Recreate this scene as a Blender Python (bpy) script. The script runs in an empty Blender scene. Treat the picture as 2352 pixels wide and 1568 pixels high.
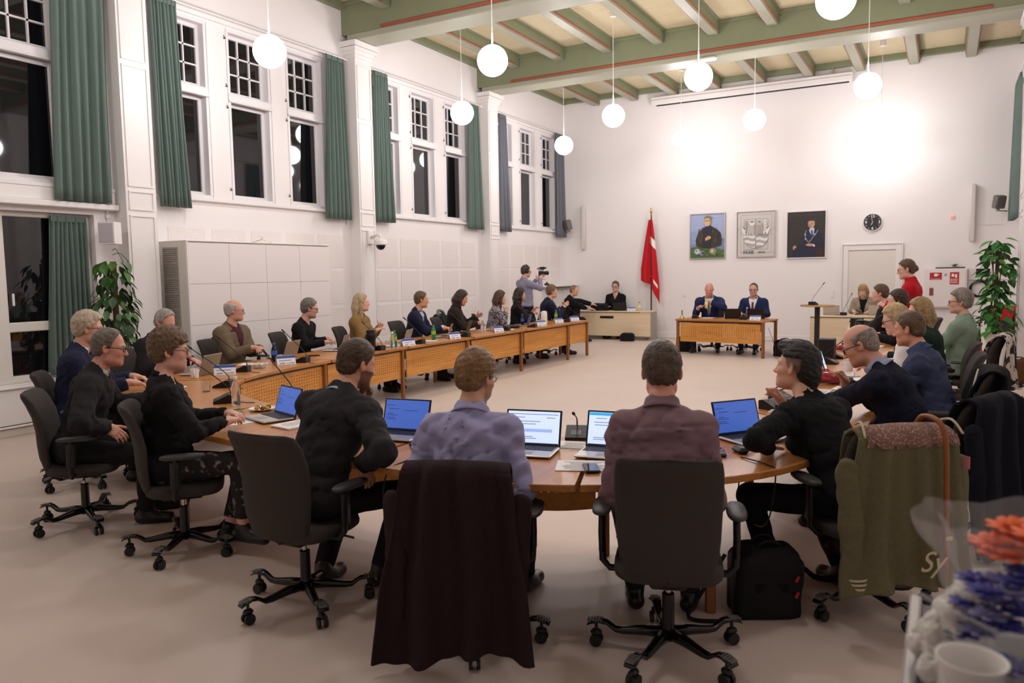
import bpy, math, random, time
import numpy as np
from mathutils import Vector, Matrix, Euler
T0 = time.time()
random.seed(7); rng = np.random.default_rng(7)
S = bpy.context.scene
COL = S.collection
PI = math.pi
# ------------------------------------------------------------------ camera
YAW, PIT, ROL, FPX, CAMZ = 0.51299907, 0.08716629, -0.01585061, 1767.228, 1.70
def cam_axes():
    cy, sy = math.cos(YAW), math.sin(YAW); cp, sp = math.cos(PIT), math.sin(PIT); cr, sr = math.cos(ROL), math.sin(ROL)
    f = Vector((-sy*cp, cy*cp, -sp)); r = Vector((cy, sy, 0)); u = r.cross(f)
    return r*cr + u*sr, u*cr - r*sr, f
cd = bpy.data.cameras.new('camera'); cam = bpy.data.objects.new('camera', cd); COL.objects.link(cam)
_r, _u, _f = cam_axes()
cam.matrix_world = Matrix(((_r.x, _u.x, -_f.x, 0), (_r.y, _u.y, -_f.y, 0), (_r.z, _u.z, -_f.z, CAMZ), (0, 0, 0, 1)))
cd.sensor_width = 36; cd.lens = FPX*36/2352; cd.clip_start = 0.05; cd.clip_end = 200
cd.dof.use_dof = True; cd.dof.focus_distance = 6.0; cd.dof.aperture_fstop = 3.2
S.camera = cam
# ------------------------------------------------------------------ world (night) and exposure
w = bpy.data.worlds.new('night'); S.world = w; w.use_nodes = True
w.node_tree.nodes['Background'].inputs[0].default_value = (0.004, 0.005, 0.008, 1)
w.node_tree.nodes['Background'].inputs[1].default_value = 1.0
S.view_settings.view_transform = 'Standard'; S.view_settings.look = 'None'
S.view_settings.gamma = 1; S.view_settings.use_curve_mapping = False
S.view_settings.exposure = 0.0
S.cycles.max_bounces = 8; S.cycles.diffuse_bounces = 4; S.cycles.glossy_bounces = 4; S.cycles.transparent_max_bounces = 12
S.cycles.use_denoising = True; S.cycles.sample_clamp_indirect = 6
LAMP = 45.5          # radiance of every globe lamp
LAMPCOL = (1.0, 0.96, 0.975)
# ------------------------------------------------------------------ materials
MATS = {}
def srgb(c):
    if isinstance(c, str):
        c = tuple(int(c[i:i+2], 16)/255 for i in (0, 2, 4))
    return tuple(x/12.92 if x <= .04045 else ((x+.055)/1.055)**2.4 for x in c)
class NT:
    def __init__(s, name):
        s.m = bpy.data.materials.new(name); s.m.use_nodes = True; s.t = s.m.node_tree
        s.b = s.t.nodes['Principled BSDF']; s.out = s.t.nodes['Material Output']
    def n(s, typ, **k):
        x = s.t.nodes.new(typ)
        for a, v in k.items():
            if a.startswith('i_'):
                key = a[2:]; key = int(key) if key.isdigit() else key.replace('_', ' ')
                x.inputs[key].default_value = v
            else: setattr(x, a, v)
        return x
    def l(s, a, b): s.t.links.new(a, b)
    def mix(s, fac, a, b):
        x = s.n('ShaderNodeMix', data_type='RGBA'); ins = [i for i in x.inputs]
        for k, v in ((0, fac), (6, a), (7, b)):
            if hasattr(v, 'is_linked'): s.l(v, ins[k])
            else: ins[k].default_value = v if k == 0 else (*v, 1)
        return x.outputs[2]
def mat(name, col, rough=.6, metal=0., bump=0., bscale=60, var=0., vscale=8, spec=.5, coat=0., trans=0., emit=0., stretch=(1,1,1), ior=1.45, alpha=1.):
    if name in MATS: return MATS[name]
    t = NT(name); c = srgb(col); b = t.b
    b.inputs['Base Color'].default_value = (*c, 1); b.inputs['Roughness'].default_value = rough
    b.inputs['Metallic'].default_value = metal; b.inputs['Specular IOR Level'].default_value = spec
    b.inputs['Coat Weight'].default_value = coat; b.inputs['Transmission Weight'].default_value = trans; b.inputs['IOR'].default_value = ior
    if alpha < 1: b.inputs['Alpha'].default_value = alpha
    if emit: b.inputs['Emission Color'].default_value = (*c, 1); b.inputs['Emission Strength'].default_value = emit
    if bump or var:
        tc = t.n('ShaderNodeTexCoord'); mp = t.n('ShaderNodeMapping'); mp.inputs['Scale'].default_value = stretch
        t.l(tc.outputs['Object'], mp.inputs[0])
    if var:
        n = t.n('ShaderNodeTexNoise', i_Scale=vscale, i_Detail=4.0); t.l(mp.outputs[0], n.inputs['Vector'])
        hi = tuple(min(1, x*(1+var)) for x in c); lo = tuple(x*(1-var) for x in c)
        t.l(t.mix(n.outputs['Fac'], lo, hi), b.inputs['Base Color'])
    if bump:
        n = t.n('ShaderNodeTexNoise', i_Scale=bscale, i_Detail=3.0); t.l(mp.outputs[0], n.inputs['Vector'])
        bp = t.n('ShaderNodeBump', i_Strength=bump, i_Distance=.01); t.l(n.outputs['Fac'], bp.inputs['Height']); t.l(bp.outputs[0], b.inputs['Normal'])
    MATS[name] = t.m; return t.m
def mat_fn(name, fn):
    if name not in MATS:
        t = NT(name); fn(t); MATS[name] = t.m
    return MATS[name]
def wood(name, c1, c2, axis=0, rough=.35, scale=1.0):
    def fn(t):
        tc = t.n('ShaderNodeTexCoord'); mp = t.n('ShaderNodeMapping'); sc = [14*scale]*3; sc[axis] = .9*scale; mp.inputs['Scale'].default_value = sc
        t.l(tc.outputs['Object'], mp.inputs[0])
        n = t.n('ShaderNodeTexNoise', i_Scale=1.0, i_Detail=6.0, i_Distortion=.6); t.l(mp.outputs[0], n.inputs['Vector'])
        n2 = t.n('ShaderNodeTexNoise', i_Scale=6.0, i_Detail=2.0); t.l(mp.outputs[0], n2.inputs['Vector'])
        r = t.n('ShaderNodeValToRGB'); r.color_ramp.elements[0].position = .3; r.color_ramp.elements[1].position = .7
        r.color_ramp.elements[0].color = (*srgb(c1), 1); r.color_ramp.elements[1].color = (*srgb(c2), 1)
        ad = t.n('ShaderNodeMath', operation='MULTIPLY_ADD'); ad.inputs[1].default_value = .25; t.l(n2.outputs['Fac'], ad.inputs[0]); 
        m2 = t.n('ShaderNodeMath', operation='MULTIPLY'); m2.inputs[1].default_value = .78; t.l(n.outputs['Fac'], m2.inputs[0]); t.l(m2.outputs[0], ad.inputs[2])
        t.l(ad.outputs[0], r.inputs[0]); t.l(r.outputs[0], t.b.inputs['Base Color'])
        t.b.inputs['Roughness'].default_value = rough
        bp = t.n('ShaderNodeBump', i_Strength=.06, i_Distance=.004); t.l(n.outputs['Fac'], bp.inputs['Height']); t.l(bp.outputs[0], t.b.inputs['Normal'])
    return mat_fn(name, fn)
# ------------------------------------------------------------------ objects
def link(o, parent=None):
    COL.objects.link(o)
    if parent is not None: o.parent = parent
    return o
def tag(o, label=None, cat=None, group=None, kind=None):
    for k, v in (('label', label), ('category', cat), ('group', group), ('kind', kind)):
        if v: o[k] = v
    return o
def thing(name, label, cat, loc=(0,0,0), rz=0., group=None, kind=None, s=1.):
    o = bpy.data.objects.new(name, None); o.empty_display_size = .1; link(o)
    o.location = loc; o.rotation_euler = (0, 0, rz); o.scale = (s,)*3
    return tag(o, label, cat, group, kind)
def copy_tree(o, parent=None):
    c = o.copy(); COL.objects.link(c); c.parent = parent
    for ch in list(o.children): copy_tree(ch, c)
    return c
def Rz(a): return Matrix.Rotation(a, 3, 'Z')
def Rx(a): return Matrix.Rotation(a, 3, 'X')
def Ry(a): return Matrix.Rotation(a, 3, 'Y')
def frame(d, up=(0,0,1)):
    d = Vector(d).normalized(); u = Vector(up)
    if abs(d.dot(u)) > .98: u = Vector((0, 1, 0))
    x = u.cross(d).normalized() if abs(d.dot(u)) < .999 else Vector((1,0,0)); y = d.cross(x)
    return Matrix((x, y, d)).transposed()      # columns x,y,d
class MB:
    def __init__(s): s.v = []; s.f = []; s.mi = []; s.cur = 0
    def add(s, vs, fs):
        b = len(s.v); s.v.extend(tuple(v) for v in vs); s.f.extend(tuple(i+b for i in f) for f in fs); s.mi.extend([s.cur]*len(fs)); return s
    def box(s, c, d, R=None, bev=0.):
        c = Vector(c); hx, hy, hz = (x/2 for x in d); out = []
        if bev <= 0:
            vs = [Vector((x, y, z)) for x in (-hx, hx) for y in (-hy, hy) for z in (-hz, hz)]
            fs = [(0,1,3,2), (4,6,7,5), (0,4,5,1), (2,3,7,6), (0,2,6,4), (1,5,7,3)]
        else:
            b = min(bev, hx*.98, hy*.98, hz*.98); vs = []; idx = {}
            for sx in (-1, 1):
                for sy in (-1, 1):
                    for sz in (-1, 1):
                        for a in range(3):
                            p = [sx*(hx-b), sy*(hy-b), sz*(hz-b)]; p[a] = (sx*hx, sy*hy, sz*hz)[a]
                            idx[(sx, sy, sz, a)] = len(vs); vs.append(Vector(p))
            fs = []
            for a in range(3):
                o = [i for i in range(3) if i != a]
                for sg in (-1, 1):
                    q = []
                    for (u, v) in ((-1,-1), (1,-1), (1,1), (-1,1)):
                        k = [0,0,0]; k[a] = sg; k[o[0]] = u; k[o[1]] = v; q.append(idx[(*k, a)])
                    if (sg > 0) ^ (a == 1): fs.append(tuple(q))
                    else: fs.append(tuple(q[::-1]))
            for a in range(3):
                o1, o2 = [i for i in range(3) if i != a]
                for u in (-1, 1):
                    for v in (-1, 1):
                        k0 = [0,0,0]; k0[o1] = u; k0[o2] = v; k1 = list(k0); k0[a] = -1; k1[a] = 1
                        q = [idx[(*k0, o1)], idx[(*k1, o1)], idx[(*k1, o2)], idx[(*k0, o2)]]
                        n = (vs[q[1]]-vs[q[0]]).cross(vs[q[2]]-vs[q[0]]); m = sum((vs[i] for i in q), Vector())
                        fs.append(tuple(q) if n.dot(m) > 0 else tuple(q[::-1]))
            for sx in (-1, 1):
                for sy in (-1, 1):
                    for sz in (-1, 1):
                        q = [idx[(sx, sy, sz, a)] for a in range(3)]
                        n = (vs[q[1]]-vs[q[0]]).cross(vs[q[2]]-vs[q[0]]); fs.append(tuple(q) if n.dot(vs[q[0]]) > 0 else tuple(q[::-1]))
        if R is not None: vs = [R @ v for v in vs]
        return s.add([v+c for v in vs], fs)
    def b2(s, a, b, bev=0.):
        return s.box([(x+y)/2 for x, y in zip(a, b)], [abs(y-x) for x, y in zip(a, b)], None, bev)
    def rings(s, rs, closed=False, cap=True):
        n = len(rs[0]); vs = [p for r in rs for p in r]; fs = []; m = len(rs)
        for i in range(m if closed else m-1):
            j = (i+1) % m
            for k in range(n):
                l = (k+1) % n; fs.append((i*n+k, i*n+l, j*n+l, j*n+k))
        if cap and not closed:
            fs.append(tuple(range(n-1, -1, -1))); fs.append(tuple((m-1)*n+k for k in range(n)))
        return s.add(vs, fs)
    def cyl(s, p0, p1, r0, r1=None, n=12, cap=True):
        r1 = r0 if r1 is None else r1; p0 = Vector(p0); p1 = Vector(p1); F = frame(p1-p0)
        rs = [[p + F @ Vector((r*math.cos(2*PI*k/n), r*math.sin(2*PI*k/n), 0)) for k in range(n)] for p, r in ((p0, r0), (p1, r1))]
        return s.rings(rs, cap=cap)
    def tube(s, path, r, n=6, closed=False, rr=None):
        P = [Vector(p) for p in path]; m = len(P); rs = []; up = Vector((0,0,1)); prev = None
        for i in range(m):
            a = P[i-1] if (i > 0 or closed) else P[i]; b = P[(i+1) % m] if (i < m-1 or closed) else P[i]
            d = (b-a).normalized()
            if prev is None:
                F = frame(d); x = F.col[0].copy()
            else: x = (prev - d*prev.dot(d)).normalized()
            y = d.cross(x); prev = x; q = rr[i] if rr else r
            rs.append([P[i] + x*(q*math.cos(2*PI*k/n)) + y*(q*math.sin(2*PI*k/n)) for k in range(n)])
        return s.rings(rs, closed=closed)
    def lathe(s, prof, c=(0,0,0), n=16, R=None, cap=True):
        c = Vector(c); rs = []
        for r, z in prof:
            ring = [Vector((r*math.cos(2*PI*k/n), r*math.sin(2*PI*k/n), z)) for k in range(n)]
            rs.append([(R @ p if R is not None else p)+c for p in ring])
        return s.rings(rs, cap=cap)
    def prism(s, poly, z0, z1, R=None, c=(0,0,0)):
        n = len(poly); c = Vector(c); A = sum(poly[i][0]*poly[(i+1) % n][1]-poly[(i+1) % n][0]*poly[i][1] for i in range(n))
        if A < 0: poly = poly[::-1]
        rs = [[(R @ Vector((x, y, z)) if R is not None else Vector((x, y, z)))+c for x, y in poly] for z in (z0, z1)]
        return s.rings(rs)
    def ball(s, c, r, n=12, m=8, R=None):
        rx, ry, rz = (r, r, r) if isinstance(r, (int, float)) else r; c = Vector(c); rs = []
        for i in range(1, m):
            t = PI*i/m
            ring = [Vector((rx*math.sin(t)*math.cos(2*PI*k/n), ry*math.sin(t)*math.sin(2*PI*k/n), -rz*math.cos(t))) for k in range(n)]
            rs.append([(R @ p if R is not None else p)+c for p in ring])
        b0 = len(s.v); s.rings(rs, cap=False); t0 = Vector((0,0,-rz)); t1 = Vector((0,0,rz))
        if R is not None: t0 = R @ t0; t1 = R @ t1
        L = (m-2)*n
        vs = [t0+c, t1+c]; s.v.extend(tuple(v) for v in vs); i0 = len(s.v)-2
        for k in range(n):
            l = (k+1) % n; s.f.append((i0, b0+l, b0+k)); s.f.append((i0+1, b0+L+k, b0+L+l)); s.mi += [s.cur]*2
        return s
    def grid(s, P, thick=0., closed_u=False):
        """P[i][j] points; optional thickness along normals"""
        nu, nv = len(P), len(P[0]); P = [[Vector(p) for p in r] for r in P]
        def face(o, flip):
            fs = []
            for i in range(nu-1):
                for j in range(nv-1):
                    q = (o+i*nv+j, o+(i+1)*nv+j, o+(i+1)*nv+j+1, o+i*nv+j+1); fs.append(q[::-1] if flip else q)
            return fs
        if not thick: return s.add([p for r in P for p in r], face(0, False))
        N = []
        for i in range(nu):
            for j in range(nv):
                a = P[min(i+1, nu-1)][j]-P[max(i-1, 0)][j]; b = P[i][min(j+1, nv-1)]-P[i][max(j-1, 0)]
                N.append(a.cross(b).normalized())
        fl = [p for r in P for p in r]; vs = [p+n*thick/2 for p, n in zip(fl, N)] + [p-n*thick/2 for p, n in zip(fl, N)]
        fs = face(0, False) + face(nu*nv, True); o = nu*nv
        for i in range(nu-1):
            for j, fp in ((0, 1), (nv-1, 0)):
                q = (i*nv+j, (i+1)*nv+j, o+(i+1)*nv+j, o+i*nv+j); fs.append(q[::-1] if fp else q)
        for j in range(nv-1):
            for i, fp in ((0, 0), (nu-1, 1)):
                q = (i*nv+j, i*nv+j+1, o+i*nv+j+1, o+i*nv+j); fs.append(q[::-1] if fp else q)
        # sides share vertices, orientation fixed below by recalculation-free order
        return s.add(vs, fs)
    def obj(s, name, m, parent=None, smooth=False, loc=None, rot=None):
        me = bpy.data.meshes.new(name); me.from_pydata(s.v, [], s.f); 
        ms = m if isinstance(m, (list, tuple)) else [m]
        for x in ms: me.materials.append(x)
        if len(ms) > 1: me.polygons.foreach_set('material_index', s.mi)
        if smooth is True: me.polygons.foreach_set('use_smooth', [True]*len(me.polygons))
        me.update()
        if smooth and smooth is not True: me.shade_flat(); me.set_sharp_from_angle(angle=math.radians(smooth)); me.polygons.foreach_set('use_smooth', [True]*len(me.polygons))
        o = bpy.data.objects.new(name, me); link(o, parent)
        if loc is not None: o.location = loc
        if rot is not None: o.rotation_euler = rot
        return o
def inst(src, parent=None, loc=(0,0,0), rot=(0,0,0), scale=None):
    o = src.copy(); link(o, None); o.parent = parent; o.location = loc; o.rotation_euler = rot
    if scale: o.scale = scale
    return o

# ================================================================== ROOM
XL, XR, YB, YN = -9.09, 1.28, 19.15, -2.9
ZW = 6.2
PC = [-2.47, 1.9, 6.27, 10.64, 15.01]            # pilaster / beam centres along the room
wallw = mat('wall_white_paint', 'ede7e6', .62, bump=.05, bscale=90, var=.015, vscale=1.2)
trimw = mat('trim_white_gloss', 'ebe6e4', .38)
framew = mat('window_white_paint', 'e6e2e3', .4)
def floor_fn(t):
    tc = t.n('ShaderNodeTexCoord')
    n1 = t.n('ShaderNodeTexNoise', i_Scale=1.1, i_Detail=5.0); n2 = t.n('ShaderNodeTexNoise', i_Scale=140.0, i_Detail=2.0)
    t.l(tc.outputs['Object'], n1.inputs['Vector']); t.l(tc.outputs['Object'], n2.inputs['Vector'])
    a = t.mix(n1.outputs['Fac'], srgb('c8b6aa'), srgb('dccabe')); 
    c = t.mix(n2.outputs['Fac'], srgb('b8a69a'), srgb('e4d3c8'))
    x = t.n('ShaderNodeMix', data_type='RGBA'); x.inputs[0].default_value = .35; t.l(a, x.inputs[6]); t.l(c, x.inputs[7])
    t.l(x.outputs[2], t.b.inputs['Base Color']); t.b.inputs['Roughness'].default_value = .46; t.b.inputs['Specular IOR Level'].default_value = .35
    bp = t.n('ShaderNodeBump', i_Strength=.03, i_Distance=.003); t.l(n2.outputs['Fac'], bp.inputs['Height']); t.l(bp.outputs[0], t.b.inputs['Normal'])
floorm = mat_fn('floor_speckled_lino', floor_fn)
green = mat('beam_green_paint', '82876a', .5, var=.08, vscale=3)
greenl = mat('beam_greygreen_soffit', 'a09f8c', .42, var=.06, vscale=3)
redm = mat('beam_red_moulding', 'a0503c', .55)
boardm = mat('ceiling_board_cream', 'cfc19f', .55, var=.08, vscale=2.5)
glassm = mat_fn('night_window_glass', lambda t: (t.b.inputs['Base Color'].__setattr__('default_value', (.006,.006,.008,1)), t.b.inputs['Roughness'].__setattr__('default_value', .03), t.b.inputs['Specular IOR Level'].__setattr__('default_value', .75)))  # opaque panes; the dark of the night outside is put into their colour
def struct(o, label, cat): return tag(o, label, cat, None, 'structure')
struct(MB().b2((XL-.4, YN-.3, -.2), (XR+.4, YB+.3, 0)).obj('floor', floorm), 'speckled beige linoleum floor of the council hall', 'floor')
# --- left wall as a solid with openings, built as boxes: one mesh
WIN = [.9, 2.055, 3.2]                            # window centres from a pilaster
HW = .405
def wins(): return [(p, k, p+dy) for p in PC[1:] for k, dy in enumerate(WIN) if p+dy+HW < YB]
Zs, Zt = 2.83, 5.27
m = MB(); x0, x1 = XL-.42, XL
LOWB = (3.55, 5.78, .56, 2.5)                     # lower window opening: y0 y1 z0 z1
m.b2((x0, YN, Zt), (x1, YB+.3, ZW+.2)); 
m.b2((x0, YN, 0), (x1, LOWB[0], Zs)); m.b2((x0, LOWB[1], 0), (x1, YB+.3, Zs)); m.b2((x0, LOWB[0], 0), (x1, LOWB[1], LOWB[2])); m.b2((x0, LOWB[0], LOWB[3]), (x1, LOWB[1], Zs))
ys = [YN] + sum([[c-HW, c+HW] for _, _, c in wins()], []) + [YB+.3]
for a, b in zip(ys[::2], ys[1::2]): m.b2((x0, a, Zs), (x1, b, Zt))
struct(m.obj('wall_left', wallw), 'white side wall carrying tall divided windows and curtains', 'wall')
struct(MB().b2((XL-.4, YB, 0), (XR+.4, YB+.3, 6.5)).obj('wall_back', wallw), 'plain white end wall behind the chairman table', 'wall')
struct(MB().b2((XR, YN, 0), (XR+.3, YB+.3, 6.5)).obj('wall_right', wallw), 'white side wall beside the potted plant and bag', 'wall')
struct(MB().b2((XL-.4, YN-.3, 0), (XR+.4, YN, 6.5)).obj('wall_near', wallw), 'white wall behind the photographer', 'wall')
# --- pilasters on both side walls
for side, X, sg in (('left', XL, 1), ('right', XR, -1)):
    for i, p in enumerate(PC[1:]):
        m = MB(); d = .24
        m.box((X+sg*d/2, p, 2.72), (d, .42, 5.44)); m.box((X+sg*(d/2+.015), p, .09), (d+.05, .46, .18))
        zz = [.35, 2.53, 2.56, 2.82, 2.85, 4.35, 4.38, 5.3]
        for a, b in ((.32, 2.5), (2.58, 2.8), (2.87, 4.33), (4.41, 5.28)):     # raised panel mouldings
            for yy in (-.165, .165): m.box((X+sg*(d+.006), p+yy, (a+b)/2), (.014, .018, b-a))
            for z in (a, b): m.box((X+sg*(d+.006), p, z), (.016, .348, .018))
        for z, o in ((5.43, .02), (5.49, .045), (5.55, .075), (5.63, .10)):
            m.box((X+sg*(d+o)/2, p, z), (d+o, .42+2*o, .085 if z > 5.6 else .06))
        st = struct(m.obj('trim_%d' % (i+1+(10 if sg < 0 else 0)), trimw), ['white pilaster cut by the near edge beside the first bay', 'white pilaster between the plant and the lockers', 'white pilaster carrying the dome camera', 'white pilaster near the far end of the window wall'][i] if sg > 0 else ['white pilaster on the right wall near the camera', 'white pilaster on the right wall, second', 'white pilaster on the right wall, third', 'white pilaster beside the tall plant in the square pot'][i], 'pilaster')
# --- windows
def make_window(name, label, c, upper=True):
    t = thing(name, label, 'window', (XL, c, 0), kind='structure')
    m = MB(); xo = -.13
    for yy in (-HW+.02, HW-.02): m.box((-.1, yy, (Zs+Zt)/2), (.2, .05, Zt-Zs))
    for z, h in ((Zs+.02, .05), (Zt-.02, .05)): m.box((-.103, 0, z), (.2, 2*HW-.004, h))
    m.box((-.085, 0, 4.31), (.2, 2*HW, .11), None, .012); m.box((-.01, 0, 4.25), (.09, 2*HW, .03), None, .008)
    for (z0, z1) in ((Zs+.04, 4.25), (4.36, Zt-.04)):
        for yy in (-HW+.07, HW-.07): m.box((xo, yy, (z0+z1)/2), (.05, .055, z1-z0), None, .006)
        for z in (z0+.03, z1-.03): m.box((xo-.002, 0, z), (.05, 2*HW-.1, .055), None, .006)
    m.obj('window_frame', framew, t)
    for k in (-1, 1):
        MB().box((xo, k*.105, (4.36+Zt-.04)/2), (.045, .022, Zt-4.5)).obj('glazing_bar', framew, t)
        MB().box((xo, 0, (4.42+5.17)/2+k*.125), (.045, 2*HW-.15, .022)).obj('glazing_bar', framew, t)
    MB().b2((xo-.012, -HW+.05, Zs+.07), (xo-.004, HW-.05, 4.23)).obj('pane', glassm, t)
    for a in range(3):
        for b in range(3):
            yc = (a-1)*.21; zc = 4.795+(b-1)*.25
            MB().box((xo-.008, yc, zc), (.008, .2, .24), Rz(random.uniform(-.002, .002))).obj('pane', glassm, t)
    h = MB()
    for z in (2.98, 4.15, 4.45, 5.12):
        h.tube([(.005, -HW-.03, z), (.02, -HW-.03, z+.005), (.03, -HW-.06, z+.03)], .006, 5); h.box((.008, -HW-.03, z), (.012, .03, .012))
    h.obj('stay_hook', mat('black_iron', '1d1a19', .5), t)
    return t
ordn = ['window cut by the left edge of the photo', 'window half hidden by the big near curtain', 'window next to the near pilaster']
bays = {1.9: 'near bay above the lower window', 6.27: 'bay above the white lockers', 10.64: 'bay right of the dome camera', 15.01: 'far bay nearest the end wall'}
pos = ['first', 'middle', 'last']
for i, (p, k, c) in enumerate(wins()):
    make_window('window_%d' % (i+1), '%s white sash window with gridded top light, %s' % (pos[k], bays[p]), c)
# sills and heads along each bay
for i, p in enumerate(PC[1:]):
    a, b = p+.22, min(p+4.37-.22, YB-.02)
    m = MB(); m.b2((XL, a, Zs-.05), (XL+.06, b, Zs+.0), .01); m.b2((XL, a+.1, 5.30), (XL+.05, b-.1, 5.36), .01); m.b2((XL, a+.1, 5.36), (XL+.09, b-.1, 5.40), .01)
    m.tube([(XL+.13, a+.05, 5.36), (XL+.13, b-.05, 5.36)], .012, 6)
    if i == 0:
        m.b2((XL, a, 2.56), (XL+.12, b, 2.63), .01); m.b2((XL, a, 2.63), (XL+.05, b, 2.80), .01)
    struct(m.obj('trim_%d' % (20+i), trimw), 'white sill and curtain rail, ' + bays[p], 'trim')
# lower window
t = thing('window_20', 'tall lower window with near-black panes for the night outside beside green curtain', 'window', (XL, 0, 0), kind='structure')
y0, y1, z0, z1 = LOWB; m = MB(); fr = mat('window_cream_paint', 'e2dbd4', .45)
for a, b, c, d in ((y0, y0+.08, z0, z1), (y1-.07, y1, z0, z1), (y0, y1, z1-.06, z1), (y0, y1, z0, z0+.07), (4.6, 4.78, z0, z1), (y0, y1, 1.13, 1.24)):
    m.b2((-.2, a, c), (-.1 if d-c > 1 else -.106, b, d), .01)
m.b2((-.2, y0, z0-.03), (.14, y1+.1, z0+.01), .01)
m.obj('window_frame', fr, t)
MB().b2((-.16, y0+.06, z0+.05), (-.152, 4.62, z1-.05)).obj('pane', glassm, t)
MB().b2((-.16, 4.76, z0+.05), (-.152, y1-.05, 1.15)).obj('pane', glassm, t); MB().b2((-.16, 4.76, 1.22), (-.152, y1-.05, z1-.05)).obj('pane', glassm, t)
MB().box((-.09, 4.83, 1.5), (.02, .025, .14), None, .006).obj('window_handle', trimw, t)
# radiator cover and pipe under it
t = thing('radiator_cover', 'long white panelled radiator cover under the lower window', 'radiator cover', (XL, 0, 0))
MB().b2((.002, 2.2, .13), (.20, 5.75, .53), .012).obj('front_panel', trimw, t)
MB().b2((.0, 2.2, .0), (.17, 5.75, .09), .006).obj('plinth', mat('plinth_cream', 'd8cfc6', .5), t); MB().b2((.002, 2.2, .53), (.24, 5.8, .56), .008).obj('cover_shelf', trimw, t)
m = MB(); m.tube([(.19, 2.2, .11), (.19, 5.8, .11)], .014, 6); m.obj('pipe', trimw, t)
# --- ceiling: boards, beams, joists
ceil = MB().b2((XL-.4, YN-.3, 6.36), (XR+.4, YB+.3, 6.6)).obj('ceiling', mat('ceiling_gap', '6b6350', .7)); struct(ceil, 'cream boarded ceiling between green painted beams', 'ceiling')
bm0 = MB().b2((XL, -.052, 6.325), (XR, .052, 6.365), .008); b0 = None; y = YN+.06
while y < YB:
    o = bm0.obj('board', boardm, ceil, loc=(0, y, 0)) if b0 is None else inst(b0, ceil, (0, y, 0)); b0 = b0 or o; y += .112
for i, p in enumerate(PC + [YB+.1]):
    t = thing('ceiling_beam', ['green main ceiling beam behind the photographer', 'green main ceiling beam above the nearest chairs', 'green main ceiling beam over the near end of table', 'green main ceiling beam nearest in view, upper left', 'green main ceiling beam crossing the photo with smoke lamp', 'shallow green edge beam along the end wall'][i], 'beam', (0, p, 0), kind='structure')
    if i == 5:
        MB().b2((XL, -.22, 6.2), (XR, -.1, 6.33), .01).obj('beam_body', green, t); continue
    MB().b2((XL, -.25, 5.78), (XR, .25, 6.34)).obj('beam_body', green, t)
    MB().b2((XL+.12, -.27, 5.68), (XR-.12, .27, 5.785), .02).obj('beam_soffit', greenl, t)
    for sy in (-1, 1):
        MB().b2((XL+.85, sy*.25-.03, 5.79), (XR-.75, sy*.25+.03, 5.835), .012).obj('red_moulding', redm, t)
        MB().b2((XL, sy*.25-.04, 6.26), (XR, sy*.25+.04, 6.33), .01).obj('top_moulding', green, t)
for sgx, X in ((1, XL), (-1, XR)):
    struct(MB().b2((X-.005*sgx, YN, 6.2), (X+.1*sgx, YB, 6.33)).obj('trim_%d' % (30+sgx), green), 'green edge strip where the ceiling meets the %s wall' % ('window' if sgx > 0 else 'right'), 'trim')
jx = [-8.12+1.057*i for i in range(9)]
src = None; nm = ['end wall', 'far', 'middle', 'near', 'nearest', 'rear']
for k, x in enumerate(jx):
    for i in range(5):
        a = PC[i]+.27; b = (PC[i+1]-.27) if i < 4 else YB-.02
        lab = 'green joist number %d from the window wall, ceiling bay %d from the end wall' % (k+1, 5-i)
        t = thing('ceiling_joist', lab, 'joist', (x, 0, 0), kind='structure')
        MB().b2((-.1, a, 6.08), (.1, b, 6.34), .006).obj('joist_body', green, t)
        MB().b2((-.085, a+.01, 6.066), (.085, b, 6.081)).obj('joist_soffit', greenl, t)
        for sx in (-1, 1): MB().b2((sx*.1-.014, a+.22, 6.085), (sx*.1+.014, b-.22, 6.115), .006).obj('red_moulding', redm, t)
        for sx in (-1, 1): MB().b2((sx*.115-.02, a, 6.29), (sx*.115+.02, b, 6.33)).obj('top_moulding', green, t)
# --- baseboards
struct(MB().b2((XL+.01, YB-.03, 0), (-2.1, YB, .15), .012).obj('baseboard_back', trimw), 'low white skirting along the end wall', 'baseboard')
struct(MB().b2((-.86, YB-.03, 0), (XR, YB, .15), .012).obj('baseboard_right', trimw), 'low white skirting right of the door', 'baseboard')
m = MB()
for a, b in ((6.5, 10.4), (10.86, 14.78), (15.24, YB)): m.b2((XL, a, 0), (XL+.03, b, .15), .012)
struct(m.obj('baseboard_left', trimw), 'white skirting under the window wall', 'baseboard')
# --- globe pendants
emi = mat_fn('opal_globe_glow', lambda t: (t.b.inputs['Base Color'].__setattr__('default_value', (.9,.9,.9,1)), t.b.inputs['Emission Color'].__setattr__('default_value', (*LAMPCOL, 1)), t.b.inputs['Emission Strength'].__setattr__('default_value', LAMP)))
whitep = mat('white_plastic', 'ece6e2', .4)
GL = [(-7.4, 7.12, 'over the lockers, nearest the camera'), (-7.4, 11.5, 'before the window wall, middle'), (-7.4, 15.6, 'before the window wall, farthest'), (-5.28, 8.97, 'large in front of the second beam'), (-5.28, 13.21, 'left of the screen housing'),
      (-5.35, 17.5, 'close to the end wall above the flag side'), (-3.2, 11.3, 'in front of the beam near the smoke lamp'), (-3.2, 15.05, 'above the framed coat of arms'), (-1.08, 8.91, 'cut by the top edge of the photo'), (-1.13, 13.3, 'right of the screen housing'), (-1.25, 17.86, 'close to the end wall above the clock'),
      (-5.28, 4.7, 'above the near left councillors'), (-3.2, 6.75, 'above the middle of the room'), (-1.08, 4.6, 'above the green jacket chair'), (-3.2, 2.5, 'above the nearest chairs'), (-7.4, 2.8, 'over the near window bay')]
gsrc = None
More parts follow.
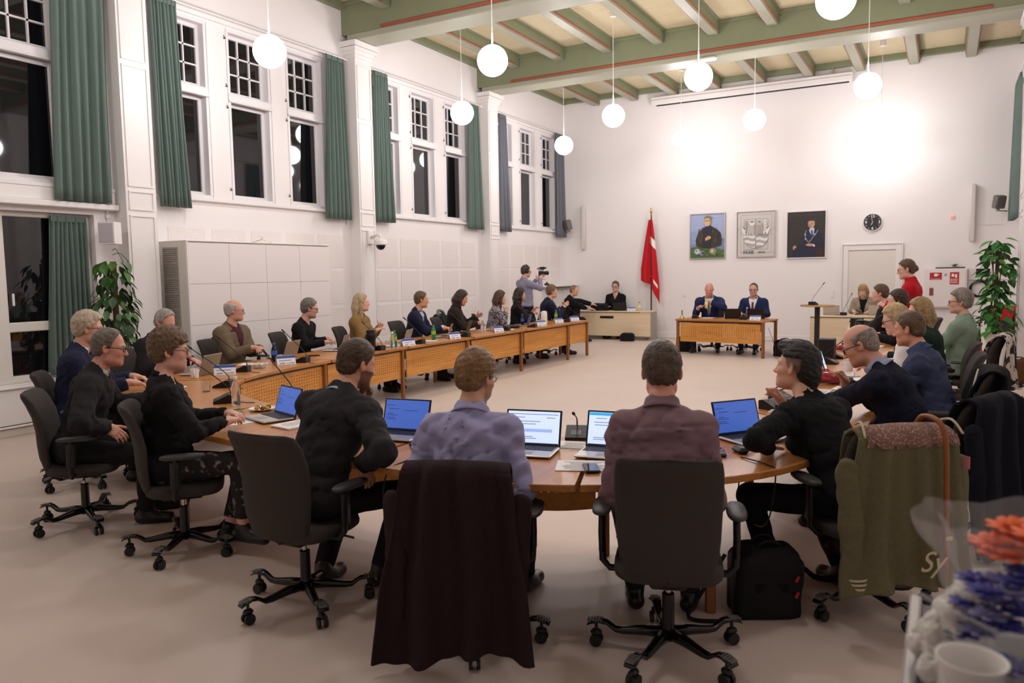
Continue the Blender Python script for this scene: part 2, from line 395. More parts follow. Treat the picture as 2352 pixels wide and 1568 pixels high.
for x, y, d in GL:
    if gsrc is None:
        t = thing('globe_pendant', '', 'pendant lamp', (x, y, 0), group='opal globe pendants')
        MB().ball((0, 0, 4.5), .2, 24, 16).obj('globe', emi, t, True); MB().cyl((0, 0, 4.7), (0, 0, 6.27), .006, n=6).obj('cord', whitep, t)
        MB().lathe([(.055, 6.22), (.055, 6.325)], n=14).obj('ceiling_cap', whitep, t); MB().lathe([(.04, 4.68), (.04, 4.70), (.012, 4.72), (.010, 4.86)], n=10).obj('globe_fitting', whitep, t)
        gsrc = t
    else:
        t = copy_tree(gsrc); t.location = (x, y, 0)
    t['label'] = 'white glowing globe pendant, ' + d
    if x == -5.35:
        t.location.z = .2
        for c in t.children:
            if c.name.startswith('ceiling_cap'): c.location.z = -.2
# ================================================================== FURNITURE
fabd = mat('chair_charcoal_fabric', '3a332f', .9, bump=.25, bscale=500, var=.1, vscale=40)
blackp = mat('black_plastic', '161414', .42); blackg = mat('black_gloss', '0d0c0c', .22); padm = mat('armrest_rubber', '3d3b3c', .5)
chrome = mat('chrome_steel', 'b9b2aa', .18, metal=1.)
ribm = mat('footpad_grey', '6f6b69', .5)
def superring(c, X, Yv, a, b, n=20, e=3.2):
    out = []
    for k in range(n):
        t = 2*PI*k/n; ct, st = math.cos(t), math.sin(t)
        out.append(c + X*(a*math.copysign(abs(ct)**(2/e), ct)) + Yv*(b*math.copysign(abs(st)**(2/e), st)))
    return out
def make_chair():
    t = thing('office_chair', '', 'chair', group='charcoal swivel office chairs')
    # backrest: tall S-curved slab
    prof = [(-.195, .40), (-.205, .44), (-.222, .52), (-.228, .60), (-.232, .70), (-.252, .80), (-.288, .89), (-.318, .94), (-.332, .957)]
    wid = [.150, .185, .205, .213, .218, .222, .220, .212, .19]; th = [.012, .024, .03, .032, .032, .03, .028, .022, .008]
    rs = []
    for i, (y, z) in enumerate(prof):
        a = prof[max(i-1, 0)]; b = prof[min(i+1, len(prof)-1)]; d = Vector((0, b[0]-a[0], b[1]-a[1])).normalized()
        nrm = Vector((0, d.z, -d.y)); ring = superring(Vector((0, y, z)), Vector((1,0,0)), nrm, wid[i], th[i], 24, 4)
        rs.append([p + Vector((0, .045*(p.x/.21)**2, 0)) for p in ring])
    MB().rings(rs).obj('backrest', fabd, t, True)
    # seat
    rs = []
    for z, s in ((.385, .80), (.392, .93), (.405, .99), (.425, 1.0), (.445, .97), (.455, .86)):
        rs.append([p + Vector((0, 0, .012*((p.y-.02)/.22)**2 if z > .43 else 0)) for p in superring(Vector((0, .02, z)), Vector((1,0,0)), Vector((0,1,0)), .235*s, .225*s, 28, 4)])
    MB().rings(rs).obj('seat', fabd, t, True)
    m = MB(); m.box((0, .0, .365), (.16, .24, .045), None, .012); m.tube([(0, -.1, .385), (0, -.17, .39), (0, -.205, .43)], .022, 8); m.obj('seat_mechanism', blackp, t, 40)
    m = MB(); m.tube([(.1, .05, .385), (.26, .05, .38), (.285, .05, .378)], .006, 6); m.obj('lever', blackp, t, True)
    for sx in (-1, 1):
        m = MB(); m.tube([(sx*.1, -.02, .39), (sx*.255, -.02, .395), (sx*.285, -.02, .43), (sx*.29, -.015, .55), (sx*.288, -.01, .645)], .016, 8)
        m.box((sx*.29, -.012, .55), (.024, .06, .17), None, .008)
        ar = m.obj('armrest', blackp, t, 50)
        rs = [superring(Vector((sx*.29, .03, z)), Vector((1,0,0)), Vector((0,1,0)), .043*s, .125*s, 18, 2.6) for z, s in ((.645, .86), (.652, 1), (.664, 1), (.671, .9))]
        MB().rings(rs).obj('arm_pad', padm, ar, True)
    MB().cyl((0, 0, .26), (0, 0, .385), .0145, n=14).obj('gas_column', chrome, t, 40)
    MB().lathe([(.032, .075), (.034, .1), (.031, .125), (.028, .14), (.027, .285), (.022, .29)], n=16).obj('column_sleeve', blackg, t, 40)
    legm = MB()
    rs = []
    for r, z, w_, h in ((.02, .105, .03, .024), (.10, .102, .024, .021), (.20, .088, .019, .016), (.235, .088, .018, .013), (.275, .115, .019, .011), (.31, .121, .026, .009), (.345, .112, .030, .007), (.365, .10, .026, .005)):
        rs.append(superring(Vector((r, 0, z)), Vector((0,1,0)), Vector((0,0,1)), w_, h, 12, 3))
    legm.rings(rs)
    cas = MB()
    for sy in (-1, 1):
        cas.lathe([(.012, -.008), (.027, -.008), (.0285, -.004), (.0285, .004), (.027, .008), (.012, .008)], (.325, sy*.017, .0285), 16, Rx(PI/2))
    cas.box((.325, 0, .062), (.05, .034, .03), None, .01); cas.cyl((.325, 0, .06), (.325, 0, .115), .008, n=8)
    pad = MB()
    for k in range(6): pad.box((.298+k*.0125, 0, .1275-abs(k-1.2)*.0022), (.007, .05-abs(k-2)*.004, .006), Ry(.12*(k-1.5)/2))
    L0 = None
    for k in range(5):
        a = 2*PI*k/5+.35
        if L0 is None: o = legm.obj('base_leg', blackg, t, True, rot=(0,0,a)); c = cas.obj('caster', blackp, o, 40); p = pad.obj('foot_pad', ribm, o); L0 = o
        else:
            o = inst(L0, t, rot=(0,0,a))
            for ch in L0.children: inst(ch, o)
    return t
CH0 = make_chair(); CH_used = [False]
def chair(x, y, deg, label, twist=0.):
    t = CH0 if not CH_used[0] else copy_tree(CH0); CH_used[0] = True
    t.location = (x, y, 0); t.rotation_euler = (0, 0, math.radians(deg)); t['label'] = label
    for ch in t.children:
        if ch.name.startswith('base_leg'): ch.rotation_euler = (0, 0, ch.rotation_euler[2]+twist)
    return t
# ------------------------------------------------------------------ horseshoe tables
teak = wood('table_teak_top', 'a0642a', 'c2823e', 1, .33)
teakp = wood('panel_teak', 'bd7a30', 'dd9c4a', 1, .42); teakl = wood('leg_teak', '7d4a20', '98602e', 2, .42)
TH = .73
def arc(pts, step=.1):
    """dense resample of a smooth (Catmull-Rom) path"""
    P = [np.array(p, float) for p in pts]; out = []
    for i in range(len(P)-1):
        p0 = P[max(i-1, 0)]; p1 = P[i]; p2 = P[i+1]; p3 = P[min(i+2, len(P)-1)]; n = max(2, int(np.linalg.norm(p2-p1)/.03))
        for k in range(n):
            t = k/n; out.append(.5*((2*p1)+(-p0+p2)*t+(2*p0-5*p1+4*p2-p3)*t*t+(-p0+3*p1-3*p2+p3)*t**3))
    out.append(P[-1]); return np.array(out)
INNER = arc([(-6.38, 14.68), (-6.40, 11.9), (-6.42, 8.45), (-6.27, 6.8), (-6.08, 5.6), (-5.74, 4.95), (-5.2, 4.5), (-4.5, 4.22), (-3.6, 4.05), (-2.7, 3.98), (-2.15, 4.02), (-1.8, 4.22), (-1.45, 4.75), (-1.22, 5.45), (-1.2, 7.1), (-1.2, 10.2), (-1.2, 13.3)])
OUTER = arc([(-7.23, 14.68), (-7.25, 11.9), (-7.27, 8.45), (-7.15, 6.6), (-6.92, 5.2), (-6.45, 4.3), (-5.6, 3.68), (-4.7, 3.33), (-3.7, 3.14), (-2.7, 3.04), (-2.0, 3.02), (-1.45, 3.16), (-.92, 3.55), (-.6, 4.05), (-.43, 4.8), (-.38, 5.6), (-.36, 7.5), (-.36, 10.2), (-.36, 13.3)])
def at_len(path, s):
    d = np.r_[0, np.cumsum(np.linalg.norm(np.diff(path, axis=0), axis=1))]; s = np.clip(s, 0, 1)*d[-1]
    return np.stack([np.interp(s, d, path[:, 0]), np.interp(s, d, path[:, 1])], -1)
# pair the two edges by arclength fractions at matched control stations
st_i = [(-6.38, 14.68), (-6.40, 11.9), (-6.42, 8.45), (-6.27, 6.8), (-5.74, 4.95), (-4.5, 4.22), (-2.7, 3.98), (-1.8, 4.22), (-1.22, 5.45), (-1.2, 7.1), (-1.2, 10.2), (-1.2, 13.3)]
st_o = [(-7.23, 14.68), (-7.25, 11.9), (-7.27, 8.45), (-7.15, 6.6), (-6.45, 4.3), (-4.7, 3.33), (-2.7, 3.04), (-1.45, 3.16), (-.43, 4.8), (-.36, 7.1), (-.36, 10.2), (-.36, 13.3)]
def frac(path, q):
    d = np.r_[0, np.cumsum(np.linalg.norm(np.diff(path, axis=0), axis=1))]; i = np.argmin(np.linalg.norm(path-np.array(q), axis=1)); return d[i]/d[-1]
FI = [frac(INNER, q) for q in st_i]; FO = [frac(OUTER, q) for q in st_o]; SS = np.linspace(0, 1, len(FI))
def edge(s, inset=0.):
    """inner and outer edge points at station s (0..1)"""
    a = at_len(INNER, np.interp(s, SS, FI)); b = at_len(OUTER, np.interp(s, SS, FO)); d = b-a; n = d/np.linalg.norm(d, axis=-1, keepdims=True)
    return a+n*inset, b-n*inset
def perf_panel(m, pts, z0, z1, thick, hz0, hz1, rows, pitch=.045, r=.0075, endgap=.12):
    """curved board through 2D points pts with a grid of real holes"""
    d = np.r_[0, np.cumsum(np.linalg.norm(np.diff(pts, axis=0), axis=1))]; Lg = d[-1]
    cols = max(1, int((Lg-2*endgap)/pitch)); u0 = (Lg-cols*pitch)/2; us = [0.]+[u0+i*pitch for i in range(cols+1)]+[Lg]
    dz = (hz1-hz0)/rows; zs = [z0]+[hz0+i*dz for i in range(rows+1)]+[z1]
    def pt(u, z, off):
        x = np.interp(u, d, pts[:, 0]); y = np.interp(u, d, pts[:, 1]); e = .01
        tx = np.interp(u+e, d, pts[:, 0])-np.interp(u-e, d, pts[:, 0]); ty = np.interp(u+e, d, pts[:, 1])-np.interp(u-e, d, pts[:, 1]); l = math.hypot(tx, ty)
        return (x-ty/l*off, y+tx/l*off, z)
    h = thick/2
    for i in range(len(us)-1):
        for j in range(len(zs)-1):
            a, b, c, e = us[i], us[i+1], zs[j], zs[j+1]
            if 1 <= i <= cols and 1 <= j <= rows:
                uc, zc = (a+b)/2, (c+e)/2; o = []; q = []
                for k, (cu, cz) in enumerate(((b, zc), (b, e), (uc, e), (a, e), (a, zc), (a, c), (uc, c), (b, c))):
                    t = k*PI/4; o.append((cu, cz)); q.append((uc+r*math.cos(t), zc+r*math.sin(t)))
                vs = [pt(*p, h) for p in o]+[pt(*p, h) for p in q]+[pt(*p, -h) for p in o]+[pt(*p, -h) for p in q]; fs = []
                for k in range(0, 8, 1):
                    l = (k+1) % 8; fs += [(k, l, 8+l, 8+k), (16+l, 16+k, 24+k, 24+l), (8+k, 8+l, 24+l, 24+k)]
                m.add(vs, [f[::-1] for f in fs])
            else:
                nseg = max(1, int((b-a)/.1)) if i in (0, len(us)-2) else 1
                for k in range(nseg):
                    ua, ub = a+(b-a)*k/nseg, a+(b-a)*(k+1)/nseg
                    m.add([pt(ua, c, h), pt(ub, c, h), pt(ub, e, h), pt(ua, e, h), pt(ua, c, -h), pt(ub, c, -h), pt(ub, e, -h), pt(ua, e, -h)], [(3,2,1,0), (4,5,6,7)] + ([(0,1,5,4)] if j == 0 else []) + ([(2,3,7,6)] if j == len(zs)-2 else []))
    for u in (0, Lg): m.add([pt(u, z0, h), pt(u, z1, h), pt(u, z1, -h), pt(u, z0, -h)], [(0,1,2,3)])
    return m
steel = mat('table_steel_frame', '2a2624', .45)
def horseshoe_module(s0, s1, label, rows=7, outer=True):
    e0 = .0007
    ss = np.linspace(s0+e0, s1-e0, max(4, int((s1-s0)*160))); A, B = edge(ss); mid = (A[len(A)//2]+B[len(B)//2])/2
    t = thing('conference_table', label, 'table', (mid[0], mid[1], 0), group='horseshoe conference tables')
    A = A-mid; B = B-mid
    poly = [tuple(p) for p in A]+[tuple(p) for p in B[::-1]]; m = MB(); n = len(A)
    def layer(z, ins):
        d = B-A; L = np.linalg.norm(d, axis=1, keepdims=True); u = d/L
        return np.c_[A+u*ins, np.full(n, z)], np.c_[B-u*ins, np.full(n, z)]
    lv = [layer(TH-.036, .004), layer(TH-.032, 0), layer(TH-.004, 0), layer(TH, .004)]
    rs = [[Vector(p) for p in (lv[0][0][i], lv[1][0][i], lv[2][0][i], lv[3][0][i], lv[3][1][i], lv[2][1][i], lv[1][1][i], lv[0][1][i])] for i in range(n)]
    m.rings(rs); m.obj('table_top', teak, t)
    I, O = edge(ss, .07); I -= mid; O -= mid
    m = MB(); perf_panel(m, I, .30, .665, .016, .40, .40+rows*.033, rows); m.obj('perforated_panel', teakp, t)
    m = MB(); k = I+ (O-I)*.1; k2 = I+(O-I)*.88
    m.rings([[Vector((p[0], p[1], z)) for z in ()] or [Vector((p[0]-.012, p[1]-.012, .665)), Vector((p[0]+.012, p[1]+.012, .665)), Vector((p[0]+.012, p[1]+.012, .694)), Vector((p[0]-.012, p[1]-.012, .694))] for p in I[::3]])
    m.rings([[Vector((p[0]-.015, p[1]-.015, .655)), Vector((p[0]+.015, p[1]+.015, .655)), Vector((p[0]+.015, p[1]+.015, .694)), Vector((p[0]-.015, p[1]-.015, .694))] for p in k2[::3]])
    m.obj('under_frame', steel, t)['kind'] = 'stuff'
    for sg in ((s0+.0035, s1-.0035) if s1 > .995 else (s0+.0035,)):
        a, b = edge(np.array([sg]), .05); a = a[0]-mid; b = b[0]-mid; ang = math.atan2(b[1]-a[1], b[0]-a[0])
        for p in ((a, a+(b-a)*.82) if outer is True else (a,) if outer is None else (a, Vector(outer)-Vector(mid))):
            MB().box((0, 0, .347), (.05, .05, .694), Rz(ang), .006).obj('leg', teakl, t, loc=(p[0], p[1], 0))
    return t
# stations: arm boundaries
def s_of_inner(q): return float(np.interp(frac(INNER, q), FI, SS))
cuts = [(-6.38, 14.68), (-6.385, 13.75), (-6.40, 11.9), (-6.41, 10.2), (-6.42, 8.5), (-6.27, 6.8), (-5.9, 5.2), (-4.5, 4.22), (-2.7, 3.98), (-1.8, 4.22), (-1.22, 5.45), (-1.2, 7.3), (-1.2, 9.3), (-1.2, 11.3), (-1.2, 13.3)]
labs = ['short end table of the left arm nearest the flag', 'teak table of the left arm under the thermos jug', 'teak table of the left arm before the curly haired woman', 'teak table of the left arm before the man in navy suit', 'teak table of the left arm under the black thermos', 'teak table of the left arm before the tan blazer', 'curved corner table behind the woman in black top', 'curved near table under the open laptop and plate', 'near table under the white-screen laptop', 'curved near table beside the mauve shirt', 'curved corner table under the leaning woman in black', 'right arm table under the red wrapped flowers', 'right arm table before the blonde woman', 'right arm table beside the black thermos far off', 'far end table of the right arm']
ST = [s_of_inner(q) for q in cuts]
for k, (a, b, l) in enumerate(zip(ST[:-1], ST[1:], labs)): horseshoe_module(a, b, l, outer={8: None, 9: (-.98, 3.72), 7: (-4.60, 3.46)}.get(k, True))
# ------------------------------------------------------------------ chairman table
def straight_table(name, label, p0, p1, depth, cat='table'):
    p0 = Vector((*p0, 0)); p1 = Vector((*p1, 0)); L = (p1-p0).length; ang = math.atan2(p1.y-p0.y, p1.x-p0.x)
    t = thing(name, label, cat, p0, ang)
    MB().b2((-.04, -.03, TH-.036), (L+.04, depth, TH), .005).obj('table_top', wood('table_teak_top_x', 'a0642a', 'c2823e', 0, .33), t)
    m = MB(); perf_panel(m, np.array([[.05, .03], [L-.05, .03]]), .27, .655, .016, .36, .36+8*.03, 8, endgap=.09); m.obj('perforated_panel', wood('panel_teak_x', 'bd7a30', 'dd9c4a', 0, .42), t)
    for x in (.0, L):
        for y in (.0, depth-.06): MB().box((x, y+.02, .347), (.055, .055, .694), None, .006).obj('leg', teakl, t)
    m = MB(); m.b2((.02, .02, .66), (L-.02, .05, .694)); m.b2((.02, depth-.08, .66), (L-.02, depth-.05, .694)); m.obj('under_frame', steel, t)
    return t
straight_table('chairman_table', 'teak table with perforated front before the two men in navy suits', (-4.79, 15.47), (-3.04, 15.24), .8)
# ------------------------------------------------------------------ pale desks at the end wall
beech = wood('desk_beech', 'dcc3a0', 'e8d3b4', 0, .45); gap_shade = mat('desk_gap_shade', '4a3c30', .5)
def pale_desk(label, x0, x1, y, depth=.6, zb=.1):
    t = thing('pale_desk', label, 'desk', (x0, y, 0)); L = x1-x0
    MB().b2((0, 0, .705), (L, depth, .73), .004).obj('desk_top', beech, t); MB().b2((0, .012, .69), (L-.28, .03, .704)).obj('shadow_gap', gap_shade, t)  # solid dark strip stands in for the shade under the top
    MB().b2((0, .02, zb), (L, .04, .70), .003).obj('front_panel', beech, t)
    for x in (.04, L-.04):
        MB().b2((x-.03, .1, .02), (x+.03, depth-.05, .705), .005).obj('leg', mat('desk_leg_grey', '9a948f', .4), t)
        MB().b2((x-.035, .06, 0), (x+.035, depth-.02, .03), .008).obj('foot', mat('desk_leg_grey', '9a948f', .4), t)
    return t
dl = pale_desk('pale beech desk with black socket strip before the woman in black', -8.75, -6.33, 18.2)
m = MB(); m.b2((.93+.15, .008, .545), (1.40+.05, .022, .605), .006); m.obj('socket_strip', blackp, dl)
for k in range(4): MB().lathe([(.018, 0), (.018, .004)], (1.14+k*.082, .009, .575), 12, Rx(PI/2)).obj('socket', blackg, dl)
dr = pale_desk('pale beech desk before the woman in beige blazer', -2.47, -.75, 17.2, zb=.06)
# ------------------------------------------------------------------ standing lectern table
t = thing('lectern_table', 'round standing table on a black post with microphone', 'table', (-2.15, 15.9, 0))
MB().lathe([(.30, .985), (.315, .99), (.315, 1.01), (.31, 1.015)], n=40).obj('table_top', wood('lectern_wood', 'a5783f', 'bd9257', 0, .4), t, 40)
MB().b2((-.045, -.045, .03), (.045, .045, .985), .006).obj('post', blackp, t); MB().lathe([(.26, 0), (.26, .02), (.05, .035)], n=32).obj('base', blackp, t, 40)
# ------------------------------------------------------------------ white lockers
lock = mat('locker_white_laminate', 'ebe3e1', .42); lockside = mat('locker_side_cream', 'd9d2c8', .5); grille = mat('grille_grey', 'a29a92', .6)
t = thing('locker_wall', 'low white locker wall of sixteen flat doors under the windows', 'cabinet', (XL+.005, 6.63, 0))
D, Ln = .585, 2.63
m = MB(); m.b2((0, 0, 0), (D-.03, Ln, 2.19)); m.obj('body', lockside, t); MB().b2((0, -.004, 2.19), (D, Ln+.004, 2.205), .003).obj('top', trimw, t); MB().b2((D-.03, -.005, 0), (D, .012, 2.195)).obj('edge_strip', trimw, t)
d0 = None
for i in range(4):
    for j in range(4):
        mm = MB().box((0, 0, 0), (.02, Ln/4-.008, .534), None, .002)
        loc = (D-.011, .012+(Ln-.012)/4*(i+.5), .045+.5375*(j+.5)-.02)
        if d0 is None: d0 = mm.obj('door', lock, t, loc=loc)
        else: inst(d0, t, loc)
m = MB()
for k in range(10):
    z = .14+k*.2
    for q in range(7): m.b2((.12, -.012, z+q*.026), (.38, -.002, z+q*.026+.014))
m.b2((.1, -.004, .1), (.4, -.001, 2.12)); m.obj('vent_grille', grille, t)
# coat hanger lying on the lockers
m = MB(); m.tube([(0, -.2, .01), (0, 0, .06), (0, .2, .01), (0, -.2, .01)], .006, 6); m.tube([(0, 0, .06), (0, .02, .085), (0, .0, .1), (0, -.02, .09)], .004, 5)
tag(m.obj('coat_hanger', chrome, None, True, loc=(XL+.3, 8.15, 2.206)), 'wire coat hanger lying on top of the lockers', 'hanger')
# ================================================================== BODY ENGINE (distance fields meshed by surface nets)
def smin(a, b, k):
    h = np.clip(.5+.5*(b-a)/k, 0, 1); return b+(a-b)*h-k*h*(1-h)
def smax(a, b, k): return -smin(-a, -b, k)
def A3(v): return np.array(v, np.float32)
class Field:
    def __init__(s, lo, hi, h, fine=None, boxes=()):
        s.ax = []
        for i in range(3):
            x = lo[i]; out = [x]
            iv = [(b[0][i], b[1][i]) for b in boxes]
            while x < hi[i]:
                st = h
                if fine:
                    for a, b in iv:
                        if a-h < x < b: st = fine; break
                x += st; out.append(x)
            s.ax.append(np.array(out, np.float32))
        s.F = np.full([len(a) for a in s.ax], .15, np.float32); s.h = h
    def blk(s, lo, hi, m):
        sl = []
        for i in range(3):
            a = max(0, np.searchsorted(s.ax[i], lo[i]-m)-1); b = min(len(s.ax[i]), np.searchsorted(s.ax[i], hi[i]+m)+1)
            if b-a < 1: return None, None
            sl.append(slice(int(a), int(b)))
        X = s.ax[0][sl[0]][:, None, None]; Y = s.ax[1][sl[1]][None, :, None]; Z = s.ax[2][sl[2]][None, None, :]
        return tuple(sl), (X, Y, Z)
    def put(s, sl, d, k, op):
        if op == 'u': s.F[sl] = smin(s.F[sl], d, k)
        else: s.F[sl] = smax(s.F[sl], -d, k)
    def cap(s, a, b, ra, rb=None, k=.02, op='u', flat=False):
        rb = ra if rb is None else rb; a = A3(a); b = A3(b); r = max(ra, rb)
        sl, G = s.blk(np.minimum(a, b)-r, np.maximum(a, b)+r, k+2*s.h)
        if sl is None: return s
        d = b-a; L2 = max(float(d@d), 1e-9); px, py, pz = G[0]-a[0], G[1]-a[1], G[2]-a[2]
        t = (px*d[0]+py*d[1]+pz*d[2])/L2; tc = np.clip(t, 0, 1)
        q = np.sqrt((px-tc*d[0])**2+(py-tc*d[1])**2+(pz-tc*d[2])**2)-(ra+(rb-ra)*tc)
        if flat: q = np.maximum(q, (t-1)*math.sqrt(L2))
        s.put(sl, q, k, op); return s
    def ell(s, c, r, R=None, k=.02, op='u'):
        c = A3(c); r = A3(r); m = float(r.max())
        sl, G = s.blk(c-m, c+m, k+2*s.h)
        if sl is None: return s
        p = [G[i]-c[i] for i in range(3)]
        if R is not None: R = np.array(R, np.float32); p = [p[0]*R[0, j]+p[1]*R[1, j]+p[2]*R[2, j] for j in range(3)]
        k0 = np.sqrt((p[0]/r[0])**2+(p[1]/r[1])**2+(p[2]/r[2])**2)+1e-6
        k1 = np.sqrt((p[0]/r[0]**2)**2+(p[1]/r[1]**2)**2+(p[2]/r[2]**2)**2)+1e-6
        s.put(sl, k0*(k0-1)/k1, k, op); return s
    def box(s, c, hf, rd, R=None, k=.02, op='u'):
        c = A3(c); hf = A3(hf); m = float(np.linalg.norm(hf))+rd
        sl, G = s.blk(c-m, c+m, k+2*s.h)
        if sl is None: return s
        p = [G[i]-c[i] for i in range(3)]
        if R is not None: R = np.array(R, np.float32); p = [p[0]*R[0, j]+p[1]*R[1, j]+p[2]*R[2, j] for j in range(3)]
        q = [np.abs(p[i])-hf[i] for i in range(3)]
        d = np.sqrt(sum(np.maximum(x, 0)**2 for x in q))+np.minimum(np.maximum(np.maximum(q[0], q[1]), q[2]), 0)-rd
        s.put(sl, d, k, op); return s
    def full(s): return s.ax[0][:, None, None], s.ax[1][None, :, None], s.ax[2][None, None, :]
    def wrinkle(s, amp, wl, seed, n=5, aniso=(1,1,1)):
        r = np.random.default_rng(seed); X, Y, Z = s.full(); t = 0
        for i in range(n):
            d = r.normal(size=3)*np.array(aniso); d = d/np.linalg.norm(d)*2*PI/(wl*r.uniform(.7, 1.6))
            t = t+np.sin(X*d[0]+Y*d[1]+Z*d[2]+r.uniform(0, 6.28))
        t = t/n; s.F = s.F+amp*(t+np.abs(t)*.6); return s
    def crease(s, amp, wl, seed, n=3, aniso=(1,1,1)):
        r = np.random.default_rng(seed); X, Y, Z = s.full()
        for i in range(n):
            d = r.normal(size=3)*np.array(aniso); d = d/np.linalg.norm(d)*2*PI/(wl*r.uniform(.7, 1.5)); e = r.normal(size=3); e = e/np.linalg.norm(e)*2*PI/(wl*1.9); p0 = r.uniform(0, 6.28)
            q = np.sin(X*d[0]+Y*d[1]+Z*d[2]+1.6*np.sin(X*e[0]+Y*e[1]+Z*e[2]+p0)+p0); m = np.clip(np.sin(X*e[1]+Y*e[2]+Z*e[0]+p0*2), 0, 1)
            s.F = s.F+(amp*np.clip(1-np.abs(q)*2.6, 0, 1)**1.5*m).astype(np.float32)
        return s
    def mesh(s):
        F = s.F; I = F < 0; nx, ny, nz = F.shape
        c = np.zeros((nx-1, ny-1, nz-1), np.int8)
        for a in (0, 1):
            for b in (0, 1):
                for d in (0, 1): c += I[a:nx-1+a, b:ny-1+b, d:nz-1+d]
        ci, cj, ck = np.nonzero((c > 0) & (c < 8)); N = len(ci)
        idx = np.full(c.shape, -1, np.int32); idx[ci, cj, ck] = np.arange(N)
        V = np.zeros((N, 3)); W = np.zeros(N)
        off = [(a, b, d) for a in (0, 1) for b in (0, 1) for d in (0, 1)]
        val = {o: F[ci+o[0], cj+o[1], ck+o[2]] for o in off}
        pos = {o: np.stack([s.ax[0][ci+o[0]], s.ax[1][cj+o[1]], s.ax[2][ck+o[2]]], 1) for o in off}
        for o in off:
            for a in range(3):
                if o[a] == 0:
                    p = list(o); p[a] = 1; p = tuple(p); v0, v1 = val[o], val[p]; x = (v0 < 0) != (v1 < 0)
                    t = np.where(x, v0/np.where(x, v0-v1, 1), 0)[:, None]
                    V += np.where(x[:, None], pos[o]+(pos[p]-pos[o])*t, 0); W += x
        V /= np.maximum(W, 1)[:, None]; Q = []
        for a in range(3):
            sl0 = [slice(None)]*3; sl1 = [slice(None)]*3; sl0[a] = slice(0, -1); sl1[a] = slice(1, None)
            A, B = I[tuple(sl0)], I[tuple(sl1)]; e = np.nonzero(A != B); b, c2 = [i for i in range(3) if i != a]
            ok = (e[b] > 0) & (e[b] < F.shape[b]-1) & (e[c2] > 0) & (e[c2] < F.shape[c2]-1); e = [q[ok] for q in e]; fl = A[tuple(e)]
            def cell(db, dc):
                q = [e[0], e[1], e[2]]; q[b] = q[b]-db; q[c2] = q[c2]-dc; return idx[tuple(q)]
            q = np.stack([cell(1, 1), cell(0, 1), cell(0, 0), cell(1, 0)], 1)
            if a == 1: fl = ~fl
            q[~fl] = q[~fl][:, ::-1]; Q.append(q)
        Q = np.concatenate(Q); return V, Q[(Q >= 0).all(1)]
def mesh_obj(name, V, Q, m, parent=None, col=None):
    me = bpy.data.meshes.new(name); n = len(Q)
    me.vertices.add(len(V)); me.vertices.foreach_set('co', np.asarray(V, np.float32).ravel())
    me.loops.add(n*4); me.loops.foreach_set('vertex_index', Q.astype(np.int32).ravel())
    me.polygons.add(n); me.polygons.foreach_set('loop_start', np.arange(0, n*4, 4, dtype=np.int32)); me.polygons.foreach_set('loop_total', np.full(n, 4, np.int32))
    me.update(calc_edges=True); me.validate(); me.polygons.foreach_set('use_smooth', [True]*len(me.polygons)); me.materials.append(m)
    if col is not None:
        at = me.color_attributes.new('Col', 'FLOAT_COLOR', 'POINT'); at.data.foreach_set('color', np.c_[col, np.ones(len(col))].astype(np.float32).ravel())
    o = bpy.data.objects.new(name, me); link(o, parent); return o
def skin_fn(t):
    a = t.n('ShaderNodeAttribute', attribute_name='Col'); tc = t.n('ShaderNodeTexCoord')
    n = t.n('ShaderNodeTexNoise', i_Scale=70.0, i_Detail=3.0); t.l(tc.outputs['Object'], n.inputs['Vector'])
    h = t.n('ShaderNodeHueSaturation'); mr = t.n('ShaderNodeMapRange'); mr.inputs[3].default_value = .92; mr.inputs[4].default_value = 1.08
    t.l(n.outputs['Fac'], mr.inputs[0]); t.l(mr.outputs[0], h.inputs['Value']); t.l(a.outputs['Color'], h.inputs['Color']); t.l(h.outputs[0], t.b.inputs['Base Color'])
    t.b.inputs['Roughness'].default_value = .48; t.b.inputs['Specular IOR Level'].default_value = .4
    bp = t.n('ShaderNodeBump', i_Strength=.08, i_Distance=.002); n2 = t.n('ShaderNodeTexNoise', i_Scale=400.0); t.l(tc.outputs['Object'], n2.inputs['Vector']); t.l(n2.outputs['Fac'], bp.inputs['Height']); t.l(bp.outputs[0], t.b.inputs['Normal'])
SKIN = mat_fn('skin', skin_fn)
def hairmat(col):
    def fn(t):
        tc = t.n('ShaderNodeTexCoord'); mp = t.n('ShaderNodeMapping'); mp.inputs['Scale'].default_value = (1, 1, .18); t.l(tc.outputs['Object'], mp.inputs[0])
        n = t.n('ShaderNodeTexNoise', i_Scale=230.0, i_Detail=4.0, i_Distortion=.8); t.l(mp.outputs[0], n.inputs['Vector']); c = srgb(col)
        n3 = t.n('ShaderNodeTexNoise', i_Scale=18.0, i_Detail=2.0); t.l(mp.outputs[0], n3.inputs['Vector'])
        r = t.n('ShaderNodeMath', operation='MULTIPLY_ADD'); r.inputs[1].default_value = .6; t.l(n.outputs['Fac'], r.inputs[0]); m2 = t.n('ShaderNodeMath', operation='MULTIPLY'); m2.inputs[1].default_value = .4; t.l(n3.outputs['Fac'], m2.inputs[0]); t.l(m2.outputs[0], r.inputs[2])
        mr = t.n('ShaderNodeMapRange'); mr.inputs[1].default_value = .35; mr.inputs[2].default_value = .68; t.l(r.outputs[0], mr.inputs[0])
        t.l(t.mix(mr.outputs[0], tuple(x*.45 for x in c), tuple(min(1, x*1.55) for x in c)), t.b.inputs['Base Color'])
        t.b.inputs['Roughness'].default_value = .42; t.b.inputs['Specular IOR Level'].default_value = .35
        bp = t.n('ShaderNodeBump', i_Strength=.7, i_Distance=.006); t.l(n.outputs['Fac'], bp.inputs['Height']); t.l(bp.outputs[0], t.b.inputs['Normal'])
    return mat_fn('hair_'+col, fn)
